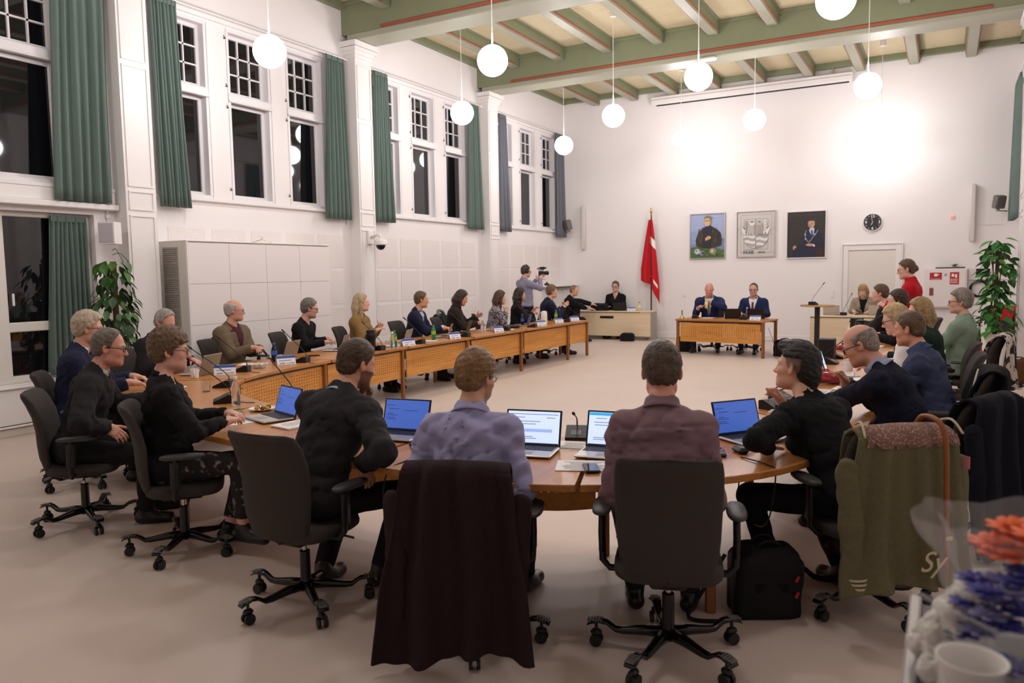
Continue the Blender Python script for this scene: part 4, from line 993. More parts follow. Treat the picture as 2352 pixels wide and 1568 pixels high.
ph['G'] = P_('broad man in mauve shirt seen straight from behind', -1.06, 3.2, 18, s=1.03, near=True, girth=1.08, lean=9, bend=12, sw=.168, head=(2, 12, 0), skin='cf937c', hair=dict(style='short', col='4f3e30', t=.016), top=sw(mauve, 'shirt', t=.014, wr=.008, collar=(mauve, (.072, .066), .040, .25, .4)), pants=jeans, L=dict(w=(-.17, .27, .81), pole=(-.2, -.7, -1), rest=False), R=dict(w=(.17, .27, .81), pole=(.2, -.7, -1), rest=False))
chair(-.33, 4.16, 36, 'charcoal office chair carrying the green embroidered jacket', .55)
ph['H'] = P_('woman with dark crest and shaved sides in black lace top', -.38, 4.17, 60, s=1.03, near=True, fem=True, girth=1.06, lean=28, bend=12, side=2, sw=.185, head=(14, -4, 6), skin='d3a088', hair=dict(style='crest', col='1f1917', t=.020, extra=[]), scalp=('4a3a32', .75), brow='2a211c', lip='a05a50', top=sw(blk2, 'blouse', t=.014, wr=.006), pants=trs, boots=True, shoes=MATS['shoe_brown'], R=dict(w='chin', fd=(-.1, .5, .85), pn=(-.3, .5, .1), curl=(70, 70, 40), pole=(.3, .5, -.9)), L=dict(w=(-.79, 4.12, .775), world=True, fd=(.7, .65, .05), pn=(0, 0, -1), pole=(-.9, -.1, -.3)), LL=(-.2, .30, .085), LR=(.12, .12, .085))
# ---------------------------------------------------------------- right arm
chair(-.02, 5.25, 66, 'charcoal office chair under the dark coat beside the bald man', .3)
ph['I'] = P_('bald man in navy sweater and dark glasses reading with fist at mouth', -.12, 5.35, 80, s=1.05, near=True, lean=16, bend=16, girth=1.12, head=(6, 26, 0), skin='c99580', hair=dict(style='ring', line='ring', col='8a7b70', t=.006, ztop=.075), glasses='141212', gl=(.024, .018), brow='7a6a5e', top=sw(navk, t=.016, collar=(collst, (.072, .066), .045, .3, .4)), pants=trs, R=dict(w=(-.57, 5.62, .93), world=True, fd=(-.2, .4, .9), pn=(-.5, .8, .2), curl=(75, 80, 50), pole=(.5, .2, -.9)), L=dict(w=(-.70, 5.62, .79), world=True, fd=(.3, 1, -.1), pole=(-.9, 0, -.4)))
chair(.02, 6.55, 92, 'charcoal office chair under the black coat with white lining', .1)
ph['J'] = P_('short-haired man in blue striped sweater seen in left profile', -.0, 6.5, 78, s=1.03, near=True, lean=12, bend=10, girth=1.1, head=(-4, 10, 0), skin='cb8f74', hair=dict(style='short', col='5d4632', t=.009), top=sw(stripes, t=.016, collar=(cloth('denim_collar', '3c4c72'), (.074, .068), .045, .3, .4)), pants=jeans)
chair(.0, 7.75, 92, 'charcoal office chair under the blonde woman in white and black', .25)
ph['K'] = P_('blonde woman with red-framed glasses and white top', -.12, 7.72, 82, s=1.04, fem=True, lean=12, bend=12, head=(10, 18, 0), skin='d8a995', hair=dict(style='short', line='full', col='b79d72', t=.018, long=.10, w=.9), glasses='5a2a28', top=dict(name='blouse', m=cloth('white_top', 'e6e0de', .8), t=.014), pants=trs)
chair(.0, 8.85, 92, 'charcoal office chair under the honey-blonde woman', .5)
ph['L'] = P_('honey-blonde woman in green jacket beyond the striped sweater', -.05, 8.8, 85, s=1.03, fem=True, lean=8, bend=8, head=(2, 5, 0), skin='d8a995', hair=dict(style='short', line='full', col='92774e', t=.02, long=.14), top=sw(cloth('dark_green_jacket', '13261d', .85), 'jacket'), pants=trs)
chair(.28, 9.95, 80, 'charcoal office chair with black and white patterned jacket', .2)
ph['N'] = P_('grey-haired woman in sage green blouse and dark glasses', .18, 9.95, 72, s=1.06, fem=True, lean=-2, bend=4, girth=1.1, head=(14, 2, 0), skin='d0a08a', hair=dict(style='short', line='short', col='7d726a', t=.024), glasses='1a1818', top=sw(sage, 'blouse', t=.016, wr=.008, collar=(sage, (.070, .064), .035, .25, .5)), pants=trs)
chair(-.1, 11.0, 90, 'charcoal office chair under the dark-haired person far along the right arm', .4)
ph['M'] = P_('dark brown-haired person in black beyond the blonde woman', -.32, 10.9, 85, s=1.06, lean=10, bend=8, head=(2, 6, 0), skin='cf9c86', hair=dict(style='short', line='full', col='3a281e', t=.018), top=sw(blk, 'jumper'), pants=trs)
ph['O'] = P_('standing woman in bright red jacket with hair tied back', -.38, 11.75, 88, s=1.04, fem=True, stand=True, lean=2, bend=4, head=(4, 10, 0), skin='d6a894', hair=dict(style='short', line='short', col='5c4230', t=.012, bun=True), glasses='9a8a80', top=dict(name='jacket', m=redj, t=.022, hem=-.12, collar=(redj, (.066, .060), .06, .1, .3)), pants=trs, R=dict(w=(.05, .33, 1.16), fd=(-.7, .6, .3), pn=(-.3, 0, -1), curl=(50, 50, 30)), L=dict(w=(-.06, .32, 1.14), fd=(.7, .6, .3), pn=(.3, .2, -1), curl=(50, 50, 30)))
chair(-.35, 12.95, 95, 'charcoal office chair far along the right arm behind the red jacket', .1)
ph['P'] = P_('brown-haired person half hidden behind the red jacket', -.68, 12.9, 85, s=1.08, lean=8, bend=8, head=(0, 5, 0), skin='d0a08c', hair=dict(style='short', col='5a4030', t=.014), top=sw(dgrey, 'jumper'), pants=trs)
chair(-1.5, 18.25, 180, 'charcoal office chair behind the pale desk by the door', .1)
ph['Q'] = P_('woman with blonde bob in beige blazer looking down by the door', -1.5, 18.15, 175, s=1.02, fem=True, lean=10, bend=6, head=(-6, 24, 0), skin='d6a690', hair=dict(style='short', line='fringe', col='a9885c', t=.022, long=.10), top=dict(jk(beige, inner=blk), t=.02), pants=trs, L=dict(w=(-.15, .36, .79)), R=dict(w=(.15, .36, .79)))
# ---------------------------------------------------------------- chairman table
chair(-4.33, 16.42, 184, 'charcoal office chair under the bald chairman', .3)
ph['DD'] = P_('bald man in blue suit and grey tie opening a small bottle', -4.36, 16.42, 184, s=1.09, lean=8, bend=10, sw=.20, head=(8, 18, 0), skin='d09280', hair=None, brow='9a7a66', top=jk(navyb, inner=whites, tie=greytie, cuff=whites), pants=navyb, R=dict(w=(.17, .36, .85), fd=(-.5, .6, .5), pn=(-.6, .2, -.5), curl=(45, 50, 30)), L=dict(w=(-.06, .34, .97), fd=(.75, .45, .1), pn=(.1, .5, -.8), curl=(55, 55, 35), pole=(-.9, -.2, -.3)), LL=(-.2, .32, .085), LR=(.24, .42, .085), shoes=MATS['shoe_brown'])
chair(-3.62, 16.5, 184, 'charcoal office chair under the man with striped tie', .6)
ph['EE'] = P_('man in blue suit with striped tie and round glasses', -3.45, 16.45, 178, s=1.06, lean=4, bend=6, head=(4, 6, 0), skin='cc9a84', hair=dict(style='short', col='4a3c32', t=.007, line='recede'), glasses='5a4a7a', gl=(.021, .019), top=jk(navyb, inner=whites, tie=striptie), pants=navyb, L=dict(w=(-.2, .34, .79)), R=dict(w=(.2, .34, .79)))
# ---------------------------------------------------------------- pale desk, left
chair(-7.5, 18.78, 180, 'charcoal office chair behind the pale desk by the flag', .4)
ph['CC'] = P_('woman with short brown hair and glasses in black by the flag', -7.48, 18.83, 186, s=1.08, fem=True, lean=0, bend=2, head=(2, 2, 0), skin='d4a590', hair=dict(style='short', col='5c4a3c', t=.016, line='short'), glasses='3a2c2a', top=dict(name='cardigan', m=blk, t=.018, vneck=(.06, .16)), pants=trs, LL=(-.12, .16, .085), LR=(.12, .16, .085), L=dict(w=(-.14, .30, .80)), R=dict(w=(.14, .30, .80)))
chair(-8.2, 17.45, 160, 'charcoal office chair of the shaven man in black', .2)
ph['AA'] = P_('shaven-headed man in black reaching across the pale desk', -8.3, 17.4, -62, s=1.06, lean=14, bend=10, head=(-14, 8, 0), skin='cf9c84', hair=dict(style='short', col='8a6a52', t=.004, line='recede'), scalp=None, top=jk(blk, inner=cloth('cream_polo', 'b5a796', .8)), pants=trs, L=dict(w=(-7.55, 18.3, .84), world=True, fd=(.6, .8, -.1), fw=True, pole=(-.5, .3, .5), rest=False), R=dict(w=(-7.72, 17.75, .80), world=True, fd=(1, .1, -.1), fw=True, rest=False))
ph['BB'] = P_('standing cameraman in grey checked shirt with headphones filming', -8.2, 15.18, -30, s=1.085, stand=True, girth=1.22, lean=-3, bend=4, head=(-8, 8, 0), skin='cf9c86', hair=dict(style='short', col='3c3028', t=.010), glasses='2c2624', top=dict(name='shirt', m=check, t=.014, wr=.008, hem=-.02, collar=(check, (.070, .064), .034, .2, .5)), pants=jeans, R=dict(w=(-7.98, 15.50, 1.60), world=True, fd=(.2, .9, .5), fw=True, pn=(.5, .5, .5), curl=(45, 50, 35), pole=(.6, -.2, -.9)), L=dict(w=(-8.10, 15.58, 1.58), world=True, fd=(.3, .8, .6), fw=True, pn=(.2, -.3, .9), curl=(40, 40, 30), pole=(-.6, -.1, -.9)))
# ---------------------------------------------------------------- window side
WS = [('C', 'grey-haired man in black suit bowed over the corner table', -7.45, 5.22, -72, dict(lean=10, bend=12, head=(-2, 24, 0), skin='d39684', hair=dict(style='short', line='recede', col='a09a92', t=.014), glasses='2a2624', top=jk(dgrey), s=1.05)),
 ('S', 'white-haired man in tan blazer and maroon shirt with clasped hands', -7.62, 6.5, -80, dict(lean=0, bend=6, head=(38, 2, 0), skin='d09a84', hair=dict(style='ring', line='recede', col='b5aaa2', t=.010, ztop=.085), glasses='8a7f78', top=jk(tan, inner=maroon), s=1.06, L=dict(w=(-.05, .37, .80), fd=(.8, .5, 0)), R=dict(w=(.06, .36, .82), fd=(-.8, .5, -.1)))),
 ('T', 'grey-haired man in black sweater and glasses beside the lockers', -7.68, 7.68, -70, dict(lean=8, bend=8, head=(30, 10, 0), skin='cf9a86', hair=dict(style='short', col='6c645e', t=.016), glasses='1f1c1c', beard=('9a8c82', .4), top=sw(blk), s=1.05, L=dict(w=(-.28, .30, .80)), R=dict(w=(.1, .42, .79), fd=(-.9, .3, 0)))),
 ('U', 'woman with long blonde hair in ochre shirt', -7.62, 8.85, -72, dict(fem=True, lean=2, bend=4, head=(30, 0, 0), skin='dcae9c', hair=dict(style='short', line='full', col='b39c78', t=.014, long=.34, w=.9), top=sw(olive, 'shirt', t=.018, wr=.009, collar=(olive, (.066, .060), .036, .2, .6)), s=1.06, L=dict(w=(-.02, .32, .90), fd=(.4, .6, .6), pn=(.8, 0, 0), curl=(45, 45, 30)), R=dict(w=(.08, .31, .86), fd=(-.6, .6, .3)))),
 ('V', 'brown-haired man in navy suit and open pale shirt', -7.6, 10.15, -70, dict(lean=8, bend=8, head=(26, 4, 0), skin='d09678', hair=dict(style='short', col='5d4835', t=.012), top=jk(navy, inner=blues, tie=navy, cuff=whites), s=1.07, L=dict(w=(-.22, .44, .79)), R=dict(w=(.0, .5, .79), fd=(.1, 1, 0)))),
 ('W', 'woman with long dark hair in dark jacket lifting one hand', -7.62, 11.35, -62, dict(fem=True, lean=6, bend=8, head=(16, 22, 0), skin='cf9478', hair=dict(style='short', line='full', col='33241c', t=.016, long=.26), top=jk(brownj), s=1.07, L=dict(w=(-.2, .42, .90), fd=(.4, .8, .3), pn=(.7, .2, 0)), R=dict(w=(.12, .46, .80)))),
 ('X', 'curly-haired woman in zebra print blouse with folded hands', -7.55, 12.6, -60, dict(fem=True, lean=8, bend=10, head=(22, 6, 0), skin='d6a594', hair=dict(style='short', line='full', col='4f3a2c', t=.022, long=.20, curl=.012), top=sw(zebra, 'blouse', t=.018), s=1.03, L=dict(w=(.0, .28, .96), fd=(.2, .3, .95), pn=(.9, .2, 0), curl=(40, 50, 30)), R=dict(w=(.07, .28, .96), fd=(-.2, .3, .95), pn=(-.9, .2, 0), curl=(40, 50, 30)))),
 ('Y', 'dark-haired woman in black cardigan over red top holding a cup', -7.55, 13.55, -58, dict(fem=True, lean=4, bend=6, head=(20, 2, 0), skin='d09c84', hair=dict(style='short', line='full', col='2f221d', t=.024, long=.13, curl=.008), top=dict(jk(blackj, inner=cloth('red_top', '8f1620', .8)), t=.02), s=1.04, R=dict(w=(.05, .36, .88), fd=(-.6, .6, .2), curl=(45, 50, 30)), L=dict(w=(-.02, .38, .95), fd=(.3, .6, .6), curl=(45, 50, 30)))),
 ('Z', 'man in navy suit with raised clasped hands at the table end', -7.35, 14.35, -48, dict(lean=12, bend=8, head=(2, 2, 0), skin='d09a80', hair=dict(style='short', col='6a523c', t=.018), top=jk(navy, inner=whites, tie=navyb, cuff=whites), s=1.09, L=dict(w=(-.04, .42, .92), fd=(.2, .8, .6), pn=(.9, .1, 0), curl=(12, 15, 10)), R=dict(w=(.05, .42, .92), fd=(-.1, .8, .6), pn=(-.9, .1, 0), curl=(12, 15, 10))))]
for key, lab, x, y, dg, sp in WS:
    chair(x-.03, y-.02, dg+random.uniform(-8, 8) if key not in 'VW' else dg-14, 'charcoal office chair under the ' + (lab.split(' and ')[0] if key in 'CT' else lab.split(' in ')[0]), random.uniform(0, 1))
    sp.setdefault('pants', trs); ph[key] = person(lab, x, y, dg, sp)
# gliding details: lace patch on the black blouse
i = ph['H']; m = MB()
P = [[i['sh'][1]+(i['nk']-i['sh'][1])*u+i['R2'] @ Vector((0, -.035-.02*math.sin(v*2)+.035*v-.02, .062-.012*(u-.5)**2-.045*v)) for v in (0, .33, .66, 1)] for u in (.15, .35, .55, .75)]
# headphones, video camera
i = ph['BB']; H, Rh = i['H'], i['Rh']; q = lambda *a: H+Rh @ Vector(a)
hp = MB()
for sx in (-1, 1): hp.lathe([(.028, -.012), (.036, -.006), (.036, .012), (.026, .018)], q(sx*.09, -.01, -.005), 14, Rh @ Ry(sx*PI/2))
hp.tube([q(.095*math.sin(a), -.01, .02+.118*math.cos(a)) for a in np.linspace(-1.5, 1.5, 15)], .010, 6)
hp.obj('headphones', blackp, i['t'], True)['label'] = 'black over-ear headphones'
vt = thing('video_camera', 'black video camera with fluffy top microphone held by the cameraman', 'camera', (-8.03, 15.66, 1.715), math.radians(-28))
MB().box((0, 0, 0), (.085, .12, .10), None, .015).obj('camera_body', blackp, vt); MB().lathe([(.04, .0), (.042, .05), (.046, .10), (.046, .135), (.036, .137)], (0, .05, 0), 18, Rx(-PI/2)).obj('lens', blackg, vt, 40)
MB().box((0, .0, .075), (.03, .16, .02), None, .006).obj('top_handle', blackp, vt); MB().box((0, -.09, .105), (.04, .03, .03), None, .006).obj('red_clamp', mat('red_plastic', 'a8201c', .4), vt)
MB().ball((0, .04, .115), (.028, .11, .028), 14, 10).obj('microphone', mat('fluffy_windshield', '1f1d1d', 1., bump=.8, bscale=200), vt, True)
# ================================================================== THINGS ON THE WALLS
def textmesh(body, size, m, parent, loc, rot=(PI/2, 0, 0), ext=.001, name='lettering', shear=0., align='CENTER', bold=0.):
    cu = bpy.data.curves.new('t', 'FONT'); cu.body = body; cu.size = size; cu.extrude = ext; cu.align_x = align; cu.align_y = 'CENTER'; cu.shear = shear; cu.offset = bold; cu.resolution_u = 4
    o = bpy.data.objects.new('t', cu); COL.objects.link(o); dg = bpy.context.evaluated_depsgraph_get(); me = bpy.data.meshes.new_from_object(o.evaluated_get(dg)); bpy.data.objects.remove(o)
    me.materials.clear(); me.materials.append(m); q = bpy.data.objects.new(name, me); link(q, parent); q.location = loc; q.rotation_euler = rot; return q
# --- curtains
cgreen = mat('curtain_green', '66776f', .9, bump=.2, bscale=300, var=.08, vscale=6); cgrey = mat('curtain_grey', '6c6f76', .9, bump=.2, bscale=300, var=.08, vscale=6)
def curtain(label, x, t0, t1, b0, b1, z1, z0, m, folds=7, sgn=1):
    o = thing('curtain', label, 'curtain', (x, (t0+t1)/2, 0), group='curtains'); yc = (t0+t1)/2; rr = random.Random(label); ph_ = rr.uniform(0, 6); P = []
    nv, nu = 18, folds*8
    for i in range(nu+1):
        u = i/nu; row = []
        for j in range(nv+1):
            v = j/nv; z = z1+(z0-z1)*v; a = (t0+(t1-t0)*u)*(1-v)+(b0+(b1-b0)*u)*v
            amp = .022+.022*v; d = amp*(math.sin(2*PI*folds*u+ph_+.6*math.sin(3*u+v*1.3))+.35*math.sin(2*PI*folds*.5*u+2*v+ph_))
            if v < .02: d *= .6
            row.append((sgn*d, a-yc+.006*math.sin(9*u+5*v), z))
        P.append(row)
    MB().grid(P, .006).obj('curtain_cloth', m, o, True)
    MB().b2((-.012, t0-yc+.01, z1-.07), (.012, t1-yc-.01, z1-.001), .004).obj('header_tape', m, o)
    hk = MB()
    for k in range(6): y = t0-yc+(t1-t0)*(k+.5)/6; hk.tube([(0, y, z1-.01), (0, y, z1+.02)], .004, 5)
    hk.obj('curtain_hook', whitep, o)['kind'] = 'stuff'
    return o
cx = XL+.13
curtain('large green curtain hanging beside the near upper window, closest to camera', cx, 5.36, 6.02, 5.26, 5.96, 5.35, 2.64, cgreen, 6)
curtain('green curtain at the near side of the bay above the lockers', cx, 6.60, 7.02, 6.62, 7.10, 5.35, 2.66, cgreen, 8)
curtain('green curtain at the far side of the bay above the lockers', cx, 9.83, 10.25, 9.72, 10.33, 5.35, 2.67, cgreen, 6)
curtain('green curtain just right of the dome camera pilaster', cx, 11.07, 11.43, 11.0, 11.51, 5.35, 2.68, cgreen, 7)
curtain('green curtain behind a globe lamp at the far side of the third bay', cx, 14.2, 14.58, 14.1, 14.7, 5.35, 2.69, cgreen, 5)
curtain('grey curtain at the near side of the farthest window bay', cx, 15.48, 15.76, 15.45, 15.95, 5.35, 2.69, cgrey, 6)
curtain('grey curtain in the corner next to the end wall', cx, 18.4, 18.9, 18.38, 18.98, 5.35, 2.66, cgrey, 6)
curtain('long green curtain in front of the lower window', XL-.07, 5.28, 5.72, 5.18, 5.72, 2.47, .60, cgreen, 8)
curtain('green curtain on the right wall above the tall plant', XR-.15, 17.7, 18.9, 17.6, 18.8, 5.35, 2.62, cgreen, 9, -1)
m = MB(); m.b2((XR-.05, 15.3, 5.36), (XR, 19.0, 5.42), .01); m.tube([(XR-.15, 15.4, 5.372), (XR-.15, 18.98, 5.372)], .012, 6); m.b2((XR-.16, 18.5, 5.37), (XR, 18.53, 5.40)); struct(m.obj('trim_29', trimw), 'white curtain rail on the right wall near the end wall', 'trim')
# --- projection screen housing
t = thing('screen_housing', 'long white roll-up projection screen housing under the ceiling', 'projection screen', (-4.25, YB, 0))
MB().b2((-2.33, -.2, 5.86), (2.33, -.03, 6.06), .02).obj('housing', trimw, t); MB().b2((-2.30, -.205, 5.97), (2.30, -.199, 5.99)).obj('groove', mat('groove_grey', 'bdb4b0', .5), t)
MB().b2((-2.2, -.13, 5.835), (2.25, -.10, 5.862)).obj('screen_slot', blackp, t)
for x in (-1.3, 1.9): MB().b2((x-.02, -.12, 6.05), (x+.02, -.08, 6.21)).obj('bracket', chrome, t)
# emergency lamp on the beam
m = MB().box((0, 0, 0), (.34, .14, .07), None, .03); o = m.obj('emergency_lamp', whitep, None, 40, loc=(-4.0, 14.72, 5.645)); tag(o, 'flat white emergency lamp under the green main beam', 'emergency lamp')
# --- pictures
def flat(col, r=.6): return mat('paint_'+col, col, r)
def ell2(cx, cz, rx, rz, n=20, a0=0, a1=2*PI): return [(cx+rx*math.cos(a0+(a1-a0)*k/n), cz+rz*math.sin(a0+(a1-a0)*k/n)) for k in range(n+(0 if a1-a0 > 6.2 else 1))]
class Art:
    def __init__(s, w_, h, bg): s.m = MB(); s.mats = []; s.lay = 0; s.w = w_; s.h = h; s.poly([(-w_/2, -h/2), (w_/2, -h/2), (w_/2, h/2), (-w_/2, h/2)], bg)
    def poly(s, pts, col):
        mm = flat(col) if isinstance(col, str) else col
        if mm not in s.mats: s.mats.append(mm)
        s.m.cur = s.mats.index(mm); s.lay += 1; y0 = -.0007*(s.lay-1); pts = [(max(-s.w/2, min(s.w/2, x)), max(-s.h/2, min(s.h/2, z))) for x, z in pts]
        A = sum(pts[i][0]*pts[(i+1) % len(pts)][1]-pts[(i+1) % len(pts)][0]*pts[i][1] for i in range(len(pts)))
        if A < 0: pts = pts[::-1]
        n = len(pts); s.m.add([(x, y0-.0007, z) for x, z in pts]+[(x, y0, z) for x, z in pts], [tuple(range(n))]+[(i, n+i, n+(i+1) % n, (i+1) % n) for i in range(n)])
    def ring(s, pts, w_, col):
        n = len(pts)
        for i in range(n-1):
            (x0, z0), (x1, z1) = pts[i], pts[i+1]; L = math.hypot(x1-x0, z1-z0) or 1; dx, dz = -(z1-z0)/L*w_/2, (x1-x0)/L*w_/2
            s.poly([(x0+dx, z0+dz), (x1+dx, z1+dz), (x1-dx, z1-dz), (x0-dx, z0-dz)], col)
def picture(name, label, x, z, w_, h, art, fcol, rot=0.):
    t = thing(name, label, 'picture', (x, YB-.03, z)); t.rotation_euler = (0, rot, 0)
    m = MB(); fw = .022
    for sx in (-1, 1): m.b2((sx*w_/2-(fw if sx > 0 else 0), -.03, -h/2), (sx*w_/2+(0 if sx > 0 else fw), .028, h/2), .004)
    for sz in (-1, 1): m.b2((-w_/2+.001, -.0275, sz*h/2-(fw if sz > 0 else 0)), (w_/2-.001, .027, sz*h/2+(0 if sz > 0 else fw)), .004)
    m.obj('frame', fcol, t); art.m.obj('painting', art.mats, t); return t
silver = mat('frame_silver', 'b8b2ae', .3, metal=.8); pale = mat('frame_white', 'e6e2e0', .35)
# 1 portrait of a man outdoors
a = Art(.84, 1.08, 'a4b0d2'); a.poly([(-.42, -.1), (.42, -.06), (.42, -.54), (-.42, -.54)], '7c90b8'); a.poly([(-.42, .1), (-.3, .16), (-.22, .06), (-.1, .0), (-.1, -.2), (-.42, -.2)], '8fa4c8')
for k in range(14): x0 = random.uniform(-.4, .35); z0 = random.uniform(-.1, .5); a.poly([(x0, z0), (x0+random.uniform(.05, .16), z0+.01), (x0+.08, z0+.03)], random.choice(['b7c0dd', 'c3cbe2', '98a6cc']))
a.poly([(-.42, -.28), (-.1, -.24), (.2, -.3), (.42, -.34), (.42, -.54), (-.42, -.54)], '4f6a3a')
for k in range(16): x0 = random.uniform(-.4, .38); z0 = random.uniform(-.52, -.34); a.poly([(x0, z0), (x0+.06, z0+.02), (x0+.05, z0+.05), (x0-.01, z0+.03)], random.choice(['3f5a30', '6f8a4a', '5f7a52', '7a7a50', '4a5c6a']))
a.poly([(-.27, -.24), (-.29, -.1), (-.22, .08), (-.12, .2), (.0, .24), (.1, .24), (.24, .16), (.33, .06), (.36, -.1), (.34, -.24), (.1, -.3), (-.1, -.3)], '3e332c')
for k in range(18): x0 = random.uniform(-.24, .28); z0 = random.uniform(-.2, .1); a.poly([(x0, z0), (x0+.02, z0), (x0+.05, z0+.09), (x0+.03, z0+.1)], random.choice(['54463a', '2c2420', '66533f']))
a.poly([(-.09, -.26), (-.1, .1), (-.06, .2), (.0, .25), (.08, .25), (.12, .16), (.1, -.1), (.06, -.28)], '2a2a3e'); a.poly(ell2(.01, .36, .085, .125), 'c89a6e'); a.poly(ell2(.0, .33, .07, .09), 'd8b088'); a.poly(ell2(.02, .43, .095, .07), '8a7a62'); a.poly(ell2(.0, .385, .07, .05), 'd2a880'); a.poly([(-.06, .375), (.07, .375), (.07, .362), (-.06, .362)], '6a5a4a')
a.poly([(-.05, -.06), (.02, .0), (.09, -.01), (.1, -.06), (.02, -.1), (-.04, -.12)], 'd0a070')
a.poly(ell2(-.24, -.38, .07, .07), 'b8c2d4'); a.poly(ell2(-.12, -.42, .06, .06), '8a90a8'); a.poly(ell2(-.1, -.42, .03, .04), '5a4438'); a.poly(ell2(.15, -.38, .09, .08), '8f8a6a'); a.poly(ell2(.13, -.37, .04, .05), 'c4bc9a'); a.poly(ell2(-.26, -.36, .015, .015), '2a2a34')
picture('framed_portrait', 'painted portrait of a man in dark jacket before blue sky', -5.17, 2.565, .88, 1.12, a, silver)
# 2 coat of arms relief
a = Art(.86, 1.05, 'cfc8c4'); g1, g2, g3 = 'a89f9b', 'e8e3e0', '8d8480'
a.ring([(-.36, -.44), (-.36, .46), (.36, .46), (.36, -.44), (-.36, -.44)], .012, g1); a.ring([(-.28, -.36), (-.28, .36), (.28, .36), (.28, -.36), (-.28, -.36)], .014, g1)
a.ring([(-.43, .1), (-.36, .14)], .008, g1); a.ring([(.36, .16), (.43, .14)], .008, g1); a.ring([(.05, .52), (.1, .46)], .008, g1)
def shield(x): return -.33+.0+.02+.28*(1-math.sqrt(max(0, 1-(x/.30)**2)))-.02
for b in range(5):
    zt = -.02-b*.065
    for half in (-1, 1):
        col = (g2 if (b % 2 == 0) == (half < 0) else g1); top_ = []; bot = []
        for k in range(13):
            x = half*.29*k/12; wv = .018*math.sin(x*22); zz = shield(x); top_.append((x, max(zt+wv, zz))); bot.append((x, max(zt-.065+wv, zz)))
        a.poly(top_+bot[::-1], col)
a.ring([(x, shield(x)) for x in np.linspace(-.295, .295, 25)], .012, g3); a.ring([(0, .36), (0, -.33)], .010, g3)
for half in (-1, 1):                                                    # rearing figures, feathered outlines
    for k in range(7): x0 = half*(.07+.03*k); a.poly([(x0, -.02), (x0+half*.03, .0), (x0+half*(.02+.012*k), .16+.02*(k % 3)), (x0-half*.02, .1)], g1 if half > 0 and k < 4 else g3 if k % 2 else g2)
    a.poly([(half*.04, .02), (half*.16, .0), (half*.2, .12), (half*.12, .24), (half*.05, .2)], 'bdb5b1' if half < 0 else g1); a.poly(ell2(half*.09, .25, .06, .045), g2 if half < 0 else 'bdb5b1'); a.poly(ell2(half*.09, .29, .035, .02), g3)
    for k in range(6): z0 = .02+.05*k; a.poly([(half*.2, z0), (half*(.27-.01*(k % 2)), z0+.05), (half*.19, z0+.04)], g2 if half > 0 else g3)
pt = picture('coat_of_arms', 'pale relief coat of arms with waves and town name', -4.0, 2.565, .92, 1.10, a, mat('frame_pale_stone', 'c2bab5', .3))
textmesh('FAXE', .105, flat('3a3432'), pt, (-.17, -.019, -.43), bold=.003); textmesh('MMVII', .062, flat('6a5a4c'), pt, (.14, -.019, -.435), bold=.002)
MB().b2((-.42, -.032, -.51), (.42, -.030, .51)).obj('glass_cover', mat_fn('picture_glass', lambda t: (t.b.inputs['Base Color'].__setattr__('default_value', (1,1,1,1)), t.b.inputs['Roughness'].__setattr__('default_value', .02), t.b.inputs['Alpha'].__setattr__('default_value', .06), t.b.inputs['Specular IOR Level'].__setattr__('default_value', .8))), pt)
# 3 portrait of a man with chain
a = Art(.84, 1.06, '332d2b'); a.poly([(-.42, .42), (.42, .44), (.42, .53), (-.42, .53)], '3a3432')
a.poly([(-.34, -.53), (-.26, -.3), (-.1, -.2), (-.05, .02), (.02, .12), (.1, .16), (.24, .14), (.34, .0), (.38, -.2), (.38, -.53)], '22253a'); a.poly([(.2, -.53), (.22, -.3), (.36, -.28), (.42, -.53)], '3a2620')
a.poly([(.06, .1), (.1, .16), (.18, .14), (.16, .0), (.12, -.04)], 'c9cfe0'); a.poly([(.1, .1), (.14, .1), (.15, -.02), (.11, -.05)], '3a4a8a'); a.poly(ell2(.11, .245, .075, .105), 'c8967c'); a.poly(ell2(.13, .31, .075, .045, 12, 0, PI), '4a382e'); a.poly([(.045, .235), (.17, .255), (.17, .247), (.045, .227)], '3a2e2c'); a.poly(ell2(.08, .19, .03, .01), '5a4438')
a.ring([(.0, .1), (-.02, .02), (-.02, -.06), (.02, -.14), (.06, -.18)], .014, '9aa0b0'); a.ring([(.26, .1), (.2, .0), (.14, -.08), (.09, -.15), (.06, -.18)], .014, '9aa0b0'); a.poly(ell2(-.02, .0, .02, .02), 'b5bac8'); a.poly(ell2(-.01, -.1, .02, .02), 'b5bac8'); a.poly(ell2(.19, .0, .02, .02), 'b5bac8')
a.poly([(-.02, -.24), (.06, -.2), (.16, -.22), (.18, -.27), (.06, -.27)], 'c89078'); a.poly([(.15, -.22), (.19, -.24), (.2, -.28), (.16, -.28)], 'dcdce4'); a.poly(ell2(-.25, -.3, .04, .055), 'c08a72'); a.poly(ell2(-.235, -.33, .02, .03), '2a2422')
picture('framed_portrait', 'dark painted portrait of a seated man wearing a chain', -2.86, 2.51, .88, 1.10, a, pale)
